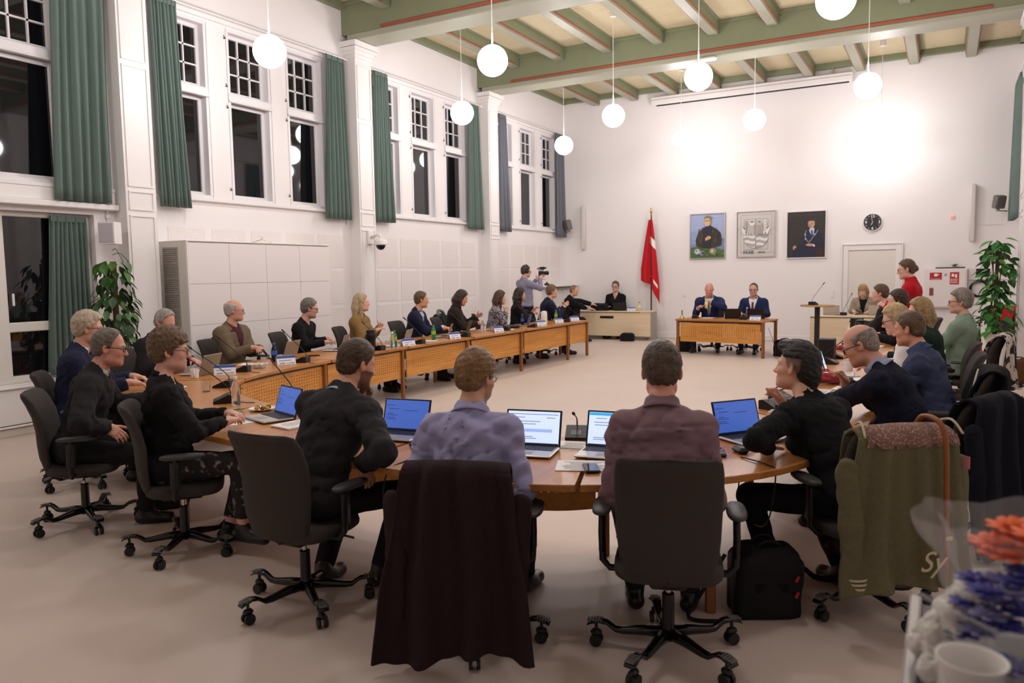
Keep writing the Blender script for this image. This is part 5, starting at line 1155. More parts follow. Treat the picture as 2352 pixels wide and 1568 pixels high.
# --- clock
t = thing('wall_clock', 'round black wall clock with white rim above the door', 'clock', (-1.46, YB-.02, 2.73)); CR = Rx(PI/2)
MB().lathe([(.19, -.02), (.205, .0), (.205, .022), (.19, .03), (.182, .022)], n=40, R=CR, cap=False).obj('rim', pale, t, 40); MB().lathe([(.183, 0), (.183, .012)], n=40, R=CR).obj('dial', flat('1c1a1b', .4), t)
wm = flat('e9e5e2', .5)
for k in range(1, 13):
    an = k*PI/6; big = k % 3 == 0; r = .135 if big else .148; textmesh(str(k), .085 if big else .042, wm, t, (r*math.sin(an), -.0135, r*math.cos(an)), name='numeral', bold=.002 if big else 0)
for an, L, w_ in ((math.radians(209), .075, .011), (math.radians(348), .12, .007)):
    MB().box((0, 0, L/2-.01), (w_, .003, L), None).obj('clock_hand', wm, t, loc=(0, -.017, 0), rot=(0, an, 0))
# --- door
t = thing('door_1', 'plain white door in a moulded white frame behind the blonde woman', 'door', (-1.46, YB, 0), kind='structure')
dm = mat('door_ivory', 'e3dbd3', .45)
MB().b2((-.48, -.03, .01), (.48, .01, 2.10), .004).obj('door_leaf', dm, t)
m = MB()
for sx in (-1, 1): m.b2((sx*.6-.06*(sx > 0)*2+(0 if sx > 0 else 0), -.05, 0), (sx*.6+(.12 if sx < 0 else 0), 0, 2.24), .012)
m.b2((-.597, -.044, 2.11), (.597, 0, 2.236), .012); m.obj('door_frame', trimw, t)
m = MB()
for sx in (-1, 1): m.b2((sx*.615-.015, -.07, 0), (sx*.615+.015, 0, 2.26), .006)
m.b2((-.627, -.066, 2.235), (.627, 0, 2.265), .006); m.obj('architrave', trimw, t)
m = MB(); m.tube([(.42, -.03, 1.02), (.42, -.075, 1.02), (.32, -.08, 1.02)], .01, 8); m.obj('door_handle', chrome, t, True)
# --- column loudspeakers
colm = mat('speaker_white_mesh', 'd9d0cc', .5, bump=.1, bscale=400)
for x, z0, z1, lab in ((-8.5, 2.32, 3.5, 'slim white column loudspeaker left of the flag'), (.46, 2.23, 3.44, 'slim white column loudspeaker above the fire cabinet')):
    t = thing('column_speaker', lab, 'loudspeaker', (x, YB, 0)); MB().b2((-.055, -.13, z0), (.055, -.03, z1), .025).obj('speaker_body', colm, t, 40)
    for z in (z0+.2, z1-.2): MB().b2((-.02, -.04, z-.03), (.02, 0, z+.03)).obj('bracket', trimw, t)
    m = MB(); e = -1 if x < -5 else 1; m.tube([(0, -.012, z0+.35), (e*.55, -.012, z0+.35)], .007, 5); m.obj('cable', whitep, t)
# small grey loudspeakers near both corners
spk = mat('speaker_grey', '6d6764', .5)
for (x, y, z, rz, lab) in ((XL+.28, 18.75, 2.98, -.5, 'small tilted grey loudspeaker behind the corner curtain'), (XR-.38, 18.55, 3.0, .5, 'small tilted grey loudspeaker beside the right wall curtain')):
    t = thing('corner_speaker', lab, 'loudspeaker', (x, y, z), rz); MB().box((0, 0, 0), (.2, .16, .26), Rx(.25), .02).obj('speaker_box', spk, t, 40)
    xx = (XL-x if x < 0 else XR-x); m = MB(); m.tube([(0, .05, -.1), (0, .08, -.17), (xx*.6, .1, -.18)], .014, 6); m.obj('bracket', chrome, t, True)
    o = MB().ball((0, .02, -.16), .028, 10, 8).obj('swivel', chrome, t, True)
# --- fire cabinet
t = thing('fire_cabinet', 'white fire hose cabinet with red signs on the end wall', 'cabinet', (0, YB, 1.255)); cabm = mat('cabinet_white_steel', 'e6dedb', .4)
MB().b2((-.40, -.16, -.42), (.40, 0, .42), .008).obj('cabinet_body', cabm, t); MB().b2((-.375, -.172, -.395), (.375, -.16, .395), .006).obj('cabinet_door', cabm, t)
rsig = mat('sign_red', 'b5202a', .45); wsig = mat('sign_white', 'efe8e6', .5)
s1 = MB().b2((-.30, -.176, .18), (-.07, -.172, .335)).obj('sign', rsig, t); textmesh('Brandslange', .036, wsig, s1, (-.185, -.178, .20)); m = MB(); m.box((-.185, -.1775, .285), (.06, .002, .06)); m.box((-.14, -.1775, .29), (.035, .002, .02)); m.obj('pictogram', wsig, s1)
s2 = MB().b2((.08, -.176, .08), (.25, -.172, .34)).obj('sign', rsig, t); m = MB(); m.box((.135, -.1775, .275), (.05, .002, .06)); m.box((.195, -.1775, .26), (.04, .002, .07)); m.obj('pictogram', wsig, s2)
m = MB()
for k in range(3): m.box((.105, -.1775, .19-.035*k), (.018, .002, .022)); m.box((.175, -.1775, .19-.035*k), (.10, .002, .012))
m.obj('text_lines', wsig, s2)['kind'] = 'stuff'
h_ = MB().b2((-.30, -.178, -.16), (-.22, -.172, .01), .004).obj('latch_plate', chrome, t); MB().box((-.262, -.182, -.075), (.03, .012, .12), None, .004).obj('latch', rsig, h_)
for z in (.30, .27): MB().box((-.0, -.174, z), (.05, .004, .012)).obj('vent_slot', blackp, t)
o = MB(); o.box((0, 0, 0), (.56, .12, .025), None, .01); o = o.obj('flat_receiver', blackp, None, loc=(.08, YB-.09, 1.69)); tag(o, 'flat black receiver box lying on the fire cabinet', 'device')
m = MB(); m.tube([(.05*math.cos(a_)*(1+.2*math.sin(3*a_))+.02*math.sin(a_*.7), .03*math.sin(a_), .015*a_*.25) for a_ in np.linspace(0, 14, 50)], .006, 5); o = m.obj('small_cable', blackp, None, True, loc=(.16, YB-.09, 1.712)); tag(o, 'small tangle of black cable on the flat receiver', 'cable')
# notice left of cabinet
t = thing('wall_notice', 'white notice with red bands behind the standing woman', 'notice', (-.66, YB, 1.55)); MB().b2((-.11, -.006, -.18), (.11, 0, .18)).obj('sheet', wsig, t)
for z in (.155, -.155): MB().b2((-.11, -.009, z-.02), (.11, -.006, z+.02)).obj('red_band', rsig, t)
m = MB()
for k in range(6): m.box((0, -.007, .08-k*.035), (.17, .002, .008))
m.obj('text_lines', mat('text_grey', '8a8380', .6), t)['kind'] = 'stuff'
# warning light
t = thing('alarm_light', 'tiny glowing red alarm box on the end wall', 'alarm', (.09, YB, 2.77)); MB().b2((-.04, -.03, -.04), (.04, 0, .04), .008).obj('housing', whitep, t); MB().box((0, -.034, 0), (.05, .012, .05), None, .005).obj('red_lens', mat('red_glow', 'ff3a30', .4, emit=6.), t)
# shelf panel with monitor and cable coil right of cabinet
t = thing('wall_panel', 'white wall rail with small black screen right of the fire cabinet', 'wall panel', (.75, YB, 1.56)); MB().b2((-.33, -.06, -.13), (.42, 0, -.10), .005).obj('rail', trimw, t); MB().b2((-.33, -.02, -.1), (.42, 0, .12), .004).obj('back_plate', cabm, t)
MB().b2((-.19, -.05, -.07), (.06, -.02, .1), .006).obj('screen', blackg, t)
m = MB()
for k in range(7):
    r = .15+.012*random.random(); cx_, cz_ = random.uniform(-.015, .015), random.uniform(-.02, .02); m.tube([(cx_+r*math.cos(a_), -.03-.008*k, cz_+r*1.05*math.sin(a_)) for a_ in np.linspace(0, 2*PI, 25)[:-1]], .008, 5, True)
o = m.obj('cable_coil', blackp, None, True, loc=(.62, YB-.01, 1.24)); tag(o, 'coil of black cable hanging under the wall rail', 'cable')
MB_ = MB(); MB_.tube([(0, 0, 0), (0, -.12, 0), (0, -.125, .03)], .01, 6); o = MB_.obj('coil_hook', chrome, None, True, loc=(.62, YB, 1.375)); tag(o, 'steel hook holding the cable coil on the wall', 'hook')
# sockets and switches
for x, z, lab in ((-5.74, 1.16, 'white double switch plate on the end wall left of the chairman'), (-2.27, 1.13, 'white switch plate left of the door frame')):
    t = thing('switch_plate', lab, 'switch', (x, YB, z)); MB().b2((-.04, -.014, -.09), (.04, 0, .09), .005).obj('plate', whitep, t)
    for k in (-1, 1): MB().b2((-.025, -.02, k*.045-.03), (.025, -.012, k*.045+.03), .003).obj('rocker', trimw, t)
t = thing('wall_switch', 'white square switch on the window wall behind the blonde woman', 'switch', (XL, 10.95, 1.32)); MB().b2((0, -.06, -.075), (.02, .06, .075), .006).obj('plate', whitep, t); MB().b2((.02, -.04, -.05), (.028, .04, .05), .004).obj('rocker', trimw, t)
# box loudspeaker and dome camera
t = thing('wall_speaker', 'white wedge loudspeaker above the leafy plant by the pilaster', 'loudspeaker', (-8.80, 5.80, 2.27), .45)
m = MB(); m.prism([(-.1, -.1), (.1, -.1), (.075, .1), (-.075, .1)], -.13, .13); m.obj('speaker_box', trimw, t); MB().b2((-.09, -.108, -.115), (.09, -.1, .115), .004).obj('grille', mat('grille_lilac_grey', 'bdb6bb', .7, bump=.3, bscale=500), t); MB().b2((-.03, .09, -.06), (.03, .17, .06), .006).obj('bracket', spk, t)
t = thing('dome_camera', 'white dome security camera on a bracket on the pilaster', 'security camera', (XL+.24, 10.66, 2.38))
MB().b2((0, -.07, -.12), (.05, .07, .12), .01).obj('wall_plate', trimw, t); m = MB(); m.tube([(.04, 0, .0), (.16, 0, .04), (.24, 0, .03), (.25, 0, -.04)], .028, 10); m.obj('bracket_arm', trimw, t, True)
MB().lathe([(.03, -.02), (.10, -.05), (.115, -.07), (.115, -.13), (.10, -.14)], (.25, 0, 0), 24).obj('camera_housing', trimw, t, 40); MB().ball((.25, 0, -.14), (.082, .082, .085), 20, 12).obj('smoked_dome', blackg, t, True)
# acoustic panels (perforated look by dot relief)
def acou(t):
    tc = t.n('ShaderNodeTexCoord'); mp = t.n('ShaderNodeMapping'); mp.inputs['Scale'].default_value = (45, 45, 45); t.l(tc.outputs['Object'], mp.inputs[0])
    v = t.n('ShaderNodeVectorMath', operation='FRACTION'); t.l(mp.outputs[0], v.inputs[0]); s_ = t.n('ShaderNodeVectorMath', operation='DISTANCE'); s_.inputs[1].default_value = (.5, .5, .5)
    sx = t.n('ShaderNodeSeparateXYZ'); t.l(v.outputs[0], sx.inputs[0]); cb = t.n('ShaderNodeCombineXYZ'); cb.inputs[0].default_value = .5; t.l(sx.outputs[1], cb.inputs[1]); t.l(sx.outputs[2], cb.inputs[2]); t.l(cb.outputs[0], s_.inputs[0])
    lt = t.n('ShaderNodeMath', operation='LESS_THAN'); lt.inputs[1].default_value = .2; t.l(s_.outputs['Value'], lt.inputs[0]); t.l(t.mix(lt.outputs[0], srgb('f0e8e5'), srgb('a39a95')), t.b.inputs['Base Color']); t.b.inputs['Roughness'].default_value = .7
acm = mat_fn('acoustic_perforated', acou)
for nm_, ya, yb_ in (('above the lockers', 6.75, 10.3), ('behind the man in navy suit', 11.1, 14.6), ('in the farthest bay', 15.4, 18.9)):
    t = thing('acoustic_panelling', 'white perforated acoustic wall panels ' + nm_, 'wall panel', (XL, 0, 0), kind='structure')
    n = 5; w_ = (yb_-ya)/n; sq = None
    for k in range(n):
        for z0, z1 in ((1.86, 2.41), (1.24, 1.80), (.62, 1.18)):
            MB().b2((.0, ya+k*w_+.05, z0), (.006, ya+(k+1)*w_-.05, z1), .002).obj('panel', acm, t)
# shelf / radiator top in far left corner
t = thing('corner_cabinet', 'low white radiator cabinet with shelf in the far left corner', 'cabinet', (XL, YB, 0)); MB().b2((.01, -1.9, .02), (.24, -.05, 1.36), .006).obj('cabinet_body', trimw, t); MB().b2((.0, -1.95, 1.36), (.42, -.02, 1.40), .006).obj('shelf', trimw, t); MB().b2((.24, -1.5, 1.33), (.40, -.3, 1.358)).obj('dark_slot', blackp, t)
for k in range(3): MB().b2((.24, -1.85+k*.6, .1), (.252, -1.30+k*.6, 1.28), .004).obj('cabinet_door', trimw, t)
m = MB(); m.box((0, 0, .03), (.08, .16, .06), None, .015); m.cyl((0, .0, .06), (0, 0, .09), .02, n=10); o = m.obj('shelf_camera', blackp, None, loc=(XL+.25, 17.55, 1.40)); tag(o, 'small black device on the corner cabinet shelf', 'device')
# --- flag
t = thing('danish_flag', 'red flag with white cross hanging from a dark pole with brass base', 'flag', (-6.55, 18.92, 0))
brass = mat('brass', 'c8a860', .25, metal=1.); MB().cyl((0, 0, .03), (0, 0, 3.10), .018, n=12).obj('pole', mat('pole_dark_wood', '3a1c18', .4), t); MB().lathe([(.17, 0), (.17, .012), (.06, .03), (.03, .06)], n=28).obj('base', brass, t, 40)
MB().lathe([(.02, 3.10), (.028, 3.13), (.012, 3.16), (.03, 3.2), (.032, 3.25), (.0015, 3.36)], n=12).obj('finial', brass, t, 40)
flm = mat('flag_red', 'c4101e', .75, bump=.1, bscale=200); flw = mat('flag_white', 'f2ece8', .75); P = []; mi = []
nu, nv = 40, 44
for i in range(nu+1):
    u = i/nu; row = []
    for j in range(nv+1):
        v = j/nv; wdt = .10+.40*min(1, v*1.25)**.9; xo = -.07*v-.10*max(0, v-.1)*(1-u) ; zl = 3.02-2.02*v*(1-.0*u)+ .0
        zl = 3.02-v*(1.72+.42*max(0, u-.55)/.45 -.18*(1-u)) ; row.append((-.03+(u-.55)*wdt+.02, .05*math.sin(u*14+1)*min(1, .3+v)-.02, zl))
    P.append(row)
m = MB(); m.grid(P); m.mi = [1 if (.40 < (k % nv)/nv*1.0 < .0) else 0 for k in range(len(m.f))]
for k in range(len(m.f)):
    i_, j_ = k//nv, k % nv; u, v = i_/nu, j_/nv
    if (.22+.02*u < v < .34+.02*u and u > .45) or (.80 < v < .86 and .72 < u < .9): m.mi[k] = 1
m.obj('flag_cloth', [flm, flw], t, True)
for zz in (.7, 1.6, 2.5, 2.98): MB().lathe([(.02, zz-.01), (.024, zz), (.02, zz+.01)], n=10).obj('ring', brass, t)

# conduits beside the near pilasters
for y, z0, z1, l in ((5.98, 2.7, 5.3, 'white vertical conduit beside the near pilaster'), (10.36, 2.6, 5.4, 'white vertical conduit beside the dome camera pilaster'), (5.95, 2.42, 2.56, 'short white conduit above the wedge loudspeaker')):
    m = MB(); m.tube([(XL+.02, y, z0), (XL+.02, y, z1)], .012, 6); m.box((XL+.02, y, (z0+z1)/2), (.04, .05, .05), None, .006); struct(m.obj('trim_%d' % (40+int(y*10)+int(z0)), trimw), l, 'conduit')
# ================================================================== THINGS ON THE TABLES
alu = mat('laptop_aluminium', 'b9b3ae', .32, metal=.6); lapd = mat('laptop_dark', '1d1c1e', .35); keym = mat('keyboard_dark', '2b2a2c', .5); lidtan = mat('laptop_lid_warm', '9c8c7c', .4, metal=.3)
def scr(name, col, e): return mat('screen_'+name, col, .25, emit=e)
sblue = scr('blue', '4a6ecc', .55); swhite = scr('white', 'c3d4ff', 1.0); stxt = scr('text', '2a3f80', .25); sbar = scr('bar', '1c2c5c', .2); sband = scr('band', '9db4f0', .8); scy = scr('cyan', '3aa8e0', .8)
LP = {}
def laptop_proto(kind):
    t = thing('laptop', '', 'laptop', group='laptops on the tables'); lidm = {'blue': lapd, 'white': lapd, 'mix': lapd, 'tan': lidtan, 'black': lapd, 'silver': alu}[kind]; bm_ = alu if kind != 'black' else lapd
    b = MB().b2((-.162, -.225, .002), (.162, 0, .016), .006).obj('base', bm_, t)
    k = MB()
    for r in range(6):
        for c in range(14): k.b2((-.145+c*.0208, -.105+r*.016, .0155), (-.127+c*.0208, -.092+r*.016, .0185))
    k.obj('keyboard', keym, b)['kind'] = 'stuff'; MB().b2((-.05, -.20, .0155), (.05, -.135, .0168)).obj('touchpad', mat('touchpad', '9a958f', .4), b)
    om = math.radians(108); R = Rx(-(om-PI/2)) if False else Matrix.Rotation(-(om-PI/2), 3, 'X')
    lid = MB().box(R @ Vector((0, .004, .108)), (.322, .007, .216), R, .003).obj('lid', lidm, t)
    if kind in ('tan', 'silver'): MB().box(R @ Vector((0, .0085, .12)), (.022, .001, .022), R).obj('lid_mark', chrome, lid)
    sm = {'blue': sblue, 'white': swhite, 'mix': swhite, 'tan': scr('dim', '3a4a80', .3), 'black': scr('dim', '3a4a80', .3), 'silver': scr('dim', '3a4a80', .3)}[kind]
    MB().box(R @ Vector((0, .0, .004)), (.30, .012, .012), R).obj('hinge', lapd, t)
    MB().box(R @ Vector((0, -.0002, .108)), (.318, .002, .212), R, .0008).obj('bezel', lapd, lid)
    MB().box(R @ Vector((0, -.0014, .115)), (.300, .001, .182), R).obj('screen', sm, lid)
    if kind in ('blue', 'white', 'mix'):
        m = MB()
        for z, x, w_ in ([(.172, -.115, .06), (.150, -.09, .07), (.142, .03, .10), (.12, -.11, .04), (.11, -.1, .08), (.095, -.11, .06), (.085, -.1, .07)] if kind == 'blue' else [(.19, 0, .28), (.172, -.08, .06), (.172, .1, .05), (.15, -.04, .16), (.135, -.05, .13), (.065, -.06, .12), (.055, -.05, .14)]): m.box(R @ Vector((x, -.0021, z)), (w_, .0006, .0028), R)
        m.obj('screen_text', stxt, lid)['kind'] = 'stuff'
        MB().box(R @ Vector((0, -.0021, .0275)), (.298, .0006, .007), R).obj('task_bar', sbar, lid)
        if kind != 'blue': MB().box(R @ Vector((.03, -.0021, .10)), (.16, .0006, .018), R).obj('screen_band', sband, lid)
        if kind == 'mix': MB().box(R @ Vector((0, -.0022, .196)), (.298, .0006, .016), R).obj('title_bar', scy, lid)
    return t
def laptop(kind, x, y, deg, label, z=TH, s=1.):
    if kind not in LP: t = LP[kind] = laptop_proto(kind)
    else: t = copy_tree(LP[kind])
    t.location = (x, y, z+.004); t.rotation_euler = (0, 0, math.radians(deg)); t.scale = (s,)*3; t['label'] = label; return t
for a in [('tan', -6.55, 5.28, -72, 'open laptop seen from behind before the tan blazer'), ('tan', -6.95, 6.80, -75, 'open laptop behind the cola bottle and card'), ('tan', -6.95, 7.75, -62, 'large open laptop before the man in black sweater'), ('tan', -6.74, 8.85, -70, 'open laptop beside the clear bottle before the ochre shirt'), ('tan', -6.80, 10.02, -62, 'open laptop right of the green bottle'),
          ('black', -6.98, 10.85, -70, 'small dark tablet computer before the long dark-haired woman'), ('tan', -6.86, 12.78, -55, 'folded open laptop beside the cola bottle with blue label'),
          ('black', -3.74, 15.78, 190, 'black laptop between the two men in navy suits'), ('black', -3.30, 15.88, 182, 'black laptop behind the name card on the chairman table'), ('black', -7.22, 18.42, 186, 'grey tablet computer before the woman in black by the flag'),
          ('silver', -1.22, 17.55, 184, 'pale laptop lid before the woman in beige blazer'), ('silver', -2.1, 17.6, 182, 'grey laptop behind the round standing table')]:
    laptop(*a)
laptop('blue', -4.0, 3.84, -18, 'laptop with blue screen beside the small plate')
laptop('blue', -2.88, 3.74, 8, 'laptop with blue screen before the bearded man'); laptop('white', -1.98, 3.72, 12, 'laptop with bright white screen beside the lilac shirt'); laptop('mix', -1.55, 3.86, 8, 'laptop with striped white screen left of the mauve shirt'); laptop('blue', -1.02, 4.52, 52, 'laptop with blue screen right of the mauve shirt')
laptop('mix', -.92, 7.55, 96, 'thin laptop seen edge-on beside the red wrapped flowers'); laptop('blue', -.88, 9.3, 84, 'laptop with bright blue screen before the blonde woman'); laptop('blue', -.98, 6.35, 88, 'dark laptop edge-on before the bald man in navy')
# --- name cards
cardw = mat('card_white', 'eeebea', .6); cardb = mat('card_blue', '2f4fa8', .55); cardl = mat('card_print', '8fa3c4', .6)
NP = None
def namecard(x, y, deg, label, z=TH):
    global NP
    if NP is None:
        t = thing('name_card', '', 'name card', group='folded name cards'); w_ = .105
        for sy, nm_ in ((-1, 'front_face'), (1, 'back_face')):
            f_ = MB().grid([[(-w_, sy*.045, 0), (-w_, sy*.004, .095)], [(w_, sy*.045, 0), (w_, sy*.004, .095)]], .002).obj(nm_, cardw, t)
            if sy < 0:
                pt_ = lambda u, v: (u, sy*(.045-.041*v)-.0022, .095*v)
                MB().grid([[pt_(-w_, .72), pt_(-w_, .995)], [pt_(w_, .72), pt_(w_, .995)]], .001).obj('blue_band', cardb, f_)
                m = MB(); m.grid([[pt_(-.08, .42), pt_(-.08, .52)], [pt_(.06, .42), pt_(.06, .52)]], .0008); m.grid([[pt_(-.08, .08), pt_(-.08, .2)], [pt_(-.02, .08), pt_(-.02, .26)]], .0008); m.grid([[pt_(.0, .1), pt_(.0, .16)], [pt_(.09, .1), pt_(.09, .24)]], .0008); m.obj('print', cardl, f_)['kind'] = 'stuff'
        NP = t
    else: t = copy_tree(NP)
    t.location = (x, y, z); t.rotation_euler = (0, 0, math.radians(deg)); t['label'] = label
for x, y, d, l in [(-6.39, 5.36, 50, 'on the corner before the first laptop'), (-6.47, 6.27, 62, 'between cola bottle and microphone'), (-6.53, 8.62, 72, 'before the laptop of the ochre shirt'), (-6.56, 9.83, 72, 'right of the green bottle'), (-6.58, 11.20, 72, 'before the zebra blouse'), (-6.60, 12.82, 66, 'beside the white thermos jug'), (-6.64, 13.66, 66, 'under the raised clasped hands'), (-6.60, 14.32, 62, 'at the far end of the left arm')]: namecard(x, y, d, 'folded white and blue name card ' + l)
namecard(-3.22, 15.43, -2, 'folded white and blue name card on the chairman table'); namecard(-6.86, 18.34, 4, 'folded white and blue name card on the pale desk by the flag'); namecard(-8.2, 18.45, 20, 'folded white and blue name card near the black bag')
# --- conference microphones
MIC = {}
def mic(x, y, deg, label, tip=(-.05, -.10, .42), z=TH, big=False):
    t = thing('table_microphone', label, 'microphone', (x, y, z), math.radians(deg), group='gooseneck table microphones'); k = 'b' if big else 's'
    if k not in MIC:
        m = MB(); w_ = .085 if big else .062; rs = [[Vector((sx, -.085, .0)), Vector((sx, .07, 0)), Vector((sx, .07, .062)), Vector((sx, .03, .068)), Vector((sx, -.085, .018))] for sx in (-w_, w_)]; m.rings(rs); b = m.obj('console', blackp, t)
        MIC[k] = [b]; gl = MB(); gl.grid([[(-.03, -.06, .0292), (-.03, -.02, .0472)], [(.03, -.06, .0292), (.03, -.02, .0472)]], .002); MIC[k].append(gl.obj('button_panel', mat('mic_panel', '4c4a4b', .3), b))
    else:
        b = inst(MIC[k][0], t); inst(MIC[k][1], b)
    a = Vector((0, .045, .064)); e = Vector(tip); mid = a+(e-a)*.35+Vector((0, .012, .025)); P = [a, a+(e-a)*.05+Vector((0, .006, .03)), mid, a+(e-a)*.7+Vector((0, .004, .012)), e]
    MB().tube(arc3(P), .0042, 6).obj('gooseneck', blackp, t, True); d = (e-P[3]).normalized(); MB().cyl(e-d*.035, e+d*.02, .008, .009, 10).obj('capsule', blackp, t, True)
    c = MB(); c.tube([(.03, .06, .01), (.05, .11, .004), (.12, .16, .004), (.14, .22, -.0 if False else .004)], .003, 5); c.obj('cable', blackp, t, True)
def arc3(P):
    P = [np.array(p) for p in P]; out = []
    for i in range(len(P)-1):
        p0 = P[max(i-1, 0)]; p1 = P[i]; p2 = P[i+1]; p3 = P[min(i+2, len(P)-1)]
        for k in range(5): t = k/5; out.append(.5*((2*p1)+(-p0+p2)*t+(2*p0-5*p1+4*p2-p3)*t*t+(-p0+3*p1-3*p2+p3)*t**3))
    out.append(P[-1]); return out
tp = (-.06, -.26, .36)
for x, y, d, l in [(-6.38, 5.58, -60, 'beside the corner name card'), (-6.42, 6.48, -72, 'beside the cola bottle name card'), (-6.5, 7.95, -80, 'hidden behind the bearded man'), (-6.55, 8.92, -80, 'before the man in navy suit'), (-6.58, 10.18, -80, 'before the long dark-haired woman'), (-6.63, 11.55, -80, 'before the zebra blouse'), (-6.55, 12.40, -80, 'between cola bottle and white jug'), (-6.6, 13.95, -70, 'beside the white jug and green bottle'), (-6.68, 14.56, -60, 'at the far end of the left arm')]:
    mic(x, y, d, 'black gooseneck microphone ' + l, tp)
mic(-5.62, 4.70, -60, 'black gooseneck microphone behind the woman in round glasses', (-.10, -.34, .36)); mic(-4.93, 4.12, -40, 'large black microphone console by the plate', (-.26, -.36, .42), big=True); mic(-4.16, 4.08, -25, 'black gooseneck microphone aimed over the clear bottle', (-.28, -.10, .42))
mic(-3.45, 3.95, -8, 'black microphone console behind the bearded man', (.0, -.10, .30)); mic(-2.40, 3.86, 0, 'black gooseneck microphone standing upright beside the lilac shirt', (.05, .0, .44)); mic(-1.88, 4.10, 20, 'black microphone console between the two near laptops', (.0, -.2, .18))
mic(-1.02, 5.55, 62, 'large black microphone console before the woman in lace', (.12, -.25, .22), big=True); mic(-1.05, 5.95, 70, 'black gooseneck microphone beside the large console', (.05, -.5, .18))
for y, l in ((8.45, 'beside the black speaker box'), (9.0, 'second along the right arm'), (10.3, 'third along the right arm'), (11.15, 'fourth along the right arm'), (12.5, 'near the far end of the right arm')): mic(-1.02, y, 85, 'black gooseneck microphone ' + l, (.02, -.36, .40))
mic(-4.50, 15.74, 190, 'black microphone console beside the brass bell', (.0, -.12, .12)); mic(-3.48, 15.55, 180, 'black microphone console on the chairman table centre', (0, -.12, .12)); mic(-2.22, 15.84, 160, 'black gooseneck microphone on the round standing table', (-.16, -.10, .42), z=1.015); mic(-1.85, 17.5, 180, 'black gooseneck microphone on the pale desk by the door', (-.15, -.05, .45))
# black speaker boxes on the right arm
for y, l, h_ in ((8.75, 'nearest on the right arm table', .24), (11.9, 'farther along the right arm table', .28)): tag(MB().box((0, 0, h_/2), (.16, .2, h_), None, .012).obj('black_box', blackp, None, loc=(-1.08, y, TH)), 'upright black speaker box ' + l, 'loudspeaker')
# --- bottles, cups
clear = mat_fn('clear_plastic', lambda t: (t.b.inputs['Base Color'].__setattr__('default_value', (.92,.94,.94,1)), t.b.inputs['Roughness'].__setattr__('default_value', .06), t.b.inputs['Transmission Weight'].__setattr__('default_value', .9), t.b.inputs['IOR'].__setattr__('default_value', 1.2)))
cola = mat('cola_brown', '190c0a', .1); gpet = mat('green_bottle', '1f7a3c', .12, coat=.5); lemon = mat('label_yellow_green', 'a8b92a', .5); blabel = mat('label_blue', '2d5fc0', .4); wcap = mat('cap_white', 'e9e4e0', .4); bcap = mat('cap_blue', '2a58b8', .4); gcap = mat('cap_green', '2f8a48', .4); yell = mat('juice_yellow', 'd8c860', .2)
BT = {}
def bottle(kind, x, y, label, z=TH, s=1.):
    if kind not in BT:
        t = thing('bottle', '', 'bottle', group='drink bottles'); bm_, cm, lm = {'cola': (cola, bcap, blabel), 'green': (gpet, gcap, lemon), 'clear': (clear, wcap, None), 'juice': (yell, mat('cap_dark', '2a2a2a', .4), wsig)}[kind]
        MB().lathe([(.024, 0), (.032, .006), (.033, .03), (.031, .06), (.033, .09), (.033, .135), (.026, .165), (.015, .19), (.0135, .205)], n=18).obj('bottle_body', bm_, t, 60); MB().lathe([(.0155, .203), (.0155, .222), (.013, .225)], n=14).obj('cap', cm, t, 40)
        if lm: MB().lathe([(.0338, .085), (.0338, .138)], n=18, cap=False).obj('label_band', lm, t, True)
        BT[kind] = t
    else: t = copy_tree(BT[kind])
    t.location = (x, y, z); t.scale = (s,)*3; t['label'] = label
for a in [('cola', -6.74, 6.36, 'dark cola bottle with blue label behind the second name card'), ('cola', -6.90, 12.66, 'dark cola bottle with blue label beside the zebra blouse'), ('green', -6.60, 8.42, 'green soda bottle behind the clear bottle'), ('green', -6.72, 9.52, 'green soda bottle with yellow label before the man in navy suit'), ('green', -6.98, 14.25, 'green soda bottle beside the white jug'), ('clear', -4.72, 4.05, 'clear water bottle with white cap behind the blue-screen laptop'), ('clear', -6.80, 11.06, 'clear water bottle beside the mug'), ('clear', -6.48, 8.22, 'clear water bottle near the black thermos'),
          ('clear', -.95, 9.75, 'clear water bottle on the right arm near the blue screen'), ('cola', -7.0, 14.45, 'cola bottle behind the far name card'), ('clear', -3.50, 15.98, 'clear bottle before the man with striped tie'), ('juice', -6.72, 18.5, 'yellow drink bottle by the flag'), ('juice', -1.18, 12.05, 'yellow labelled bottle near the far thermos')]: bottle(*a)
i = ph['DD']; hw = i['tw'](i['W'][-1]+i['HD'][-1][0].normalized()*.075); bottle('juice', hw.x, hw.y-.02, 'small drink bottle held by the bald chairman', hw.z-.14)
porc = mat('porcelain_white', 'ece7e2', .25)
MG = None
def mug(x, y, label, z=TH, rz=0., s=1.):
    global MG
    if MG is None:
        t = thing('mug', '', 'mug', group='white coffee mugs'); MB().lathe([(.03, 0), (.037, .004), (.04, .05), (.041, .092), (.038, .092), (.036, .05), (.033, .008)], n=22).obj('mug_body', porc, t, 50); m = MB(); m.tube([(.038, 0, .075), (.06, 0, .075), (.068, 0, .048), (.058, 0, .022), (.038, 0, .02)], .0055, 8); m.obj('mug_handle', porc, t, True); MG = t
    else: t = copy_tree(MG)
    t.location = (x, y, z); t.rotation_euler = (0, 0, rz); t.scale = (s,)*3; t['label'] = label
for a in [(-6.42, 5.02, 'white mug beside the first corner name card'), (-6.88, 11.22, 'white mug left of the clear bottle'), (-6.72, 12.95, 'white cup before the white thermos jug'), (-.90, 4.98, 'white mug behind the leaning woman in black'), (-.78, 7.9, 'white mug among the red wrapped flowers'), (-.75, 8.6, 'white mug beside the bald man papers')]: mug(*a, rz=random.uniform(0, 6))
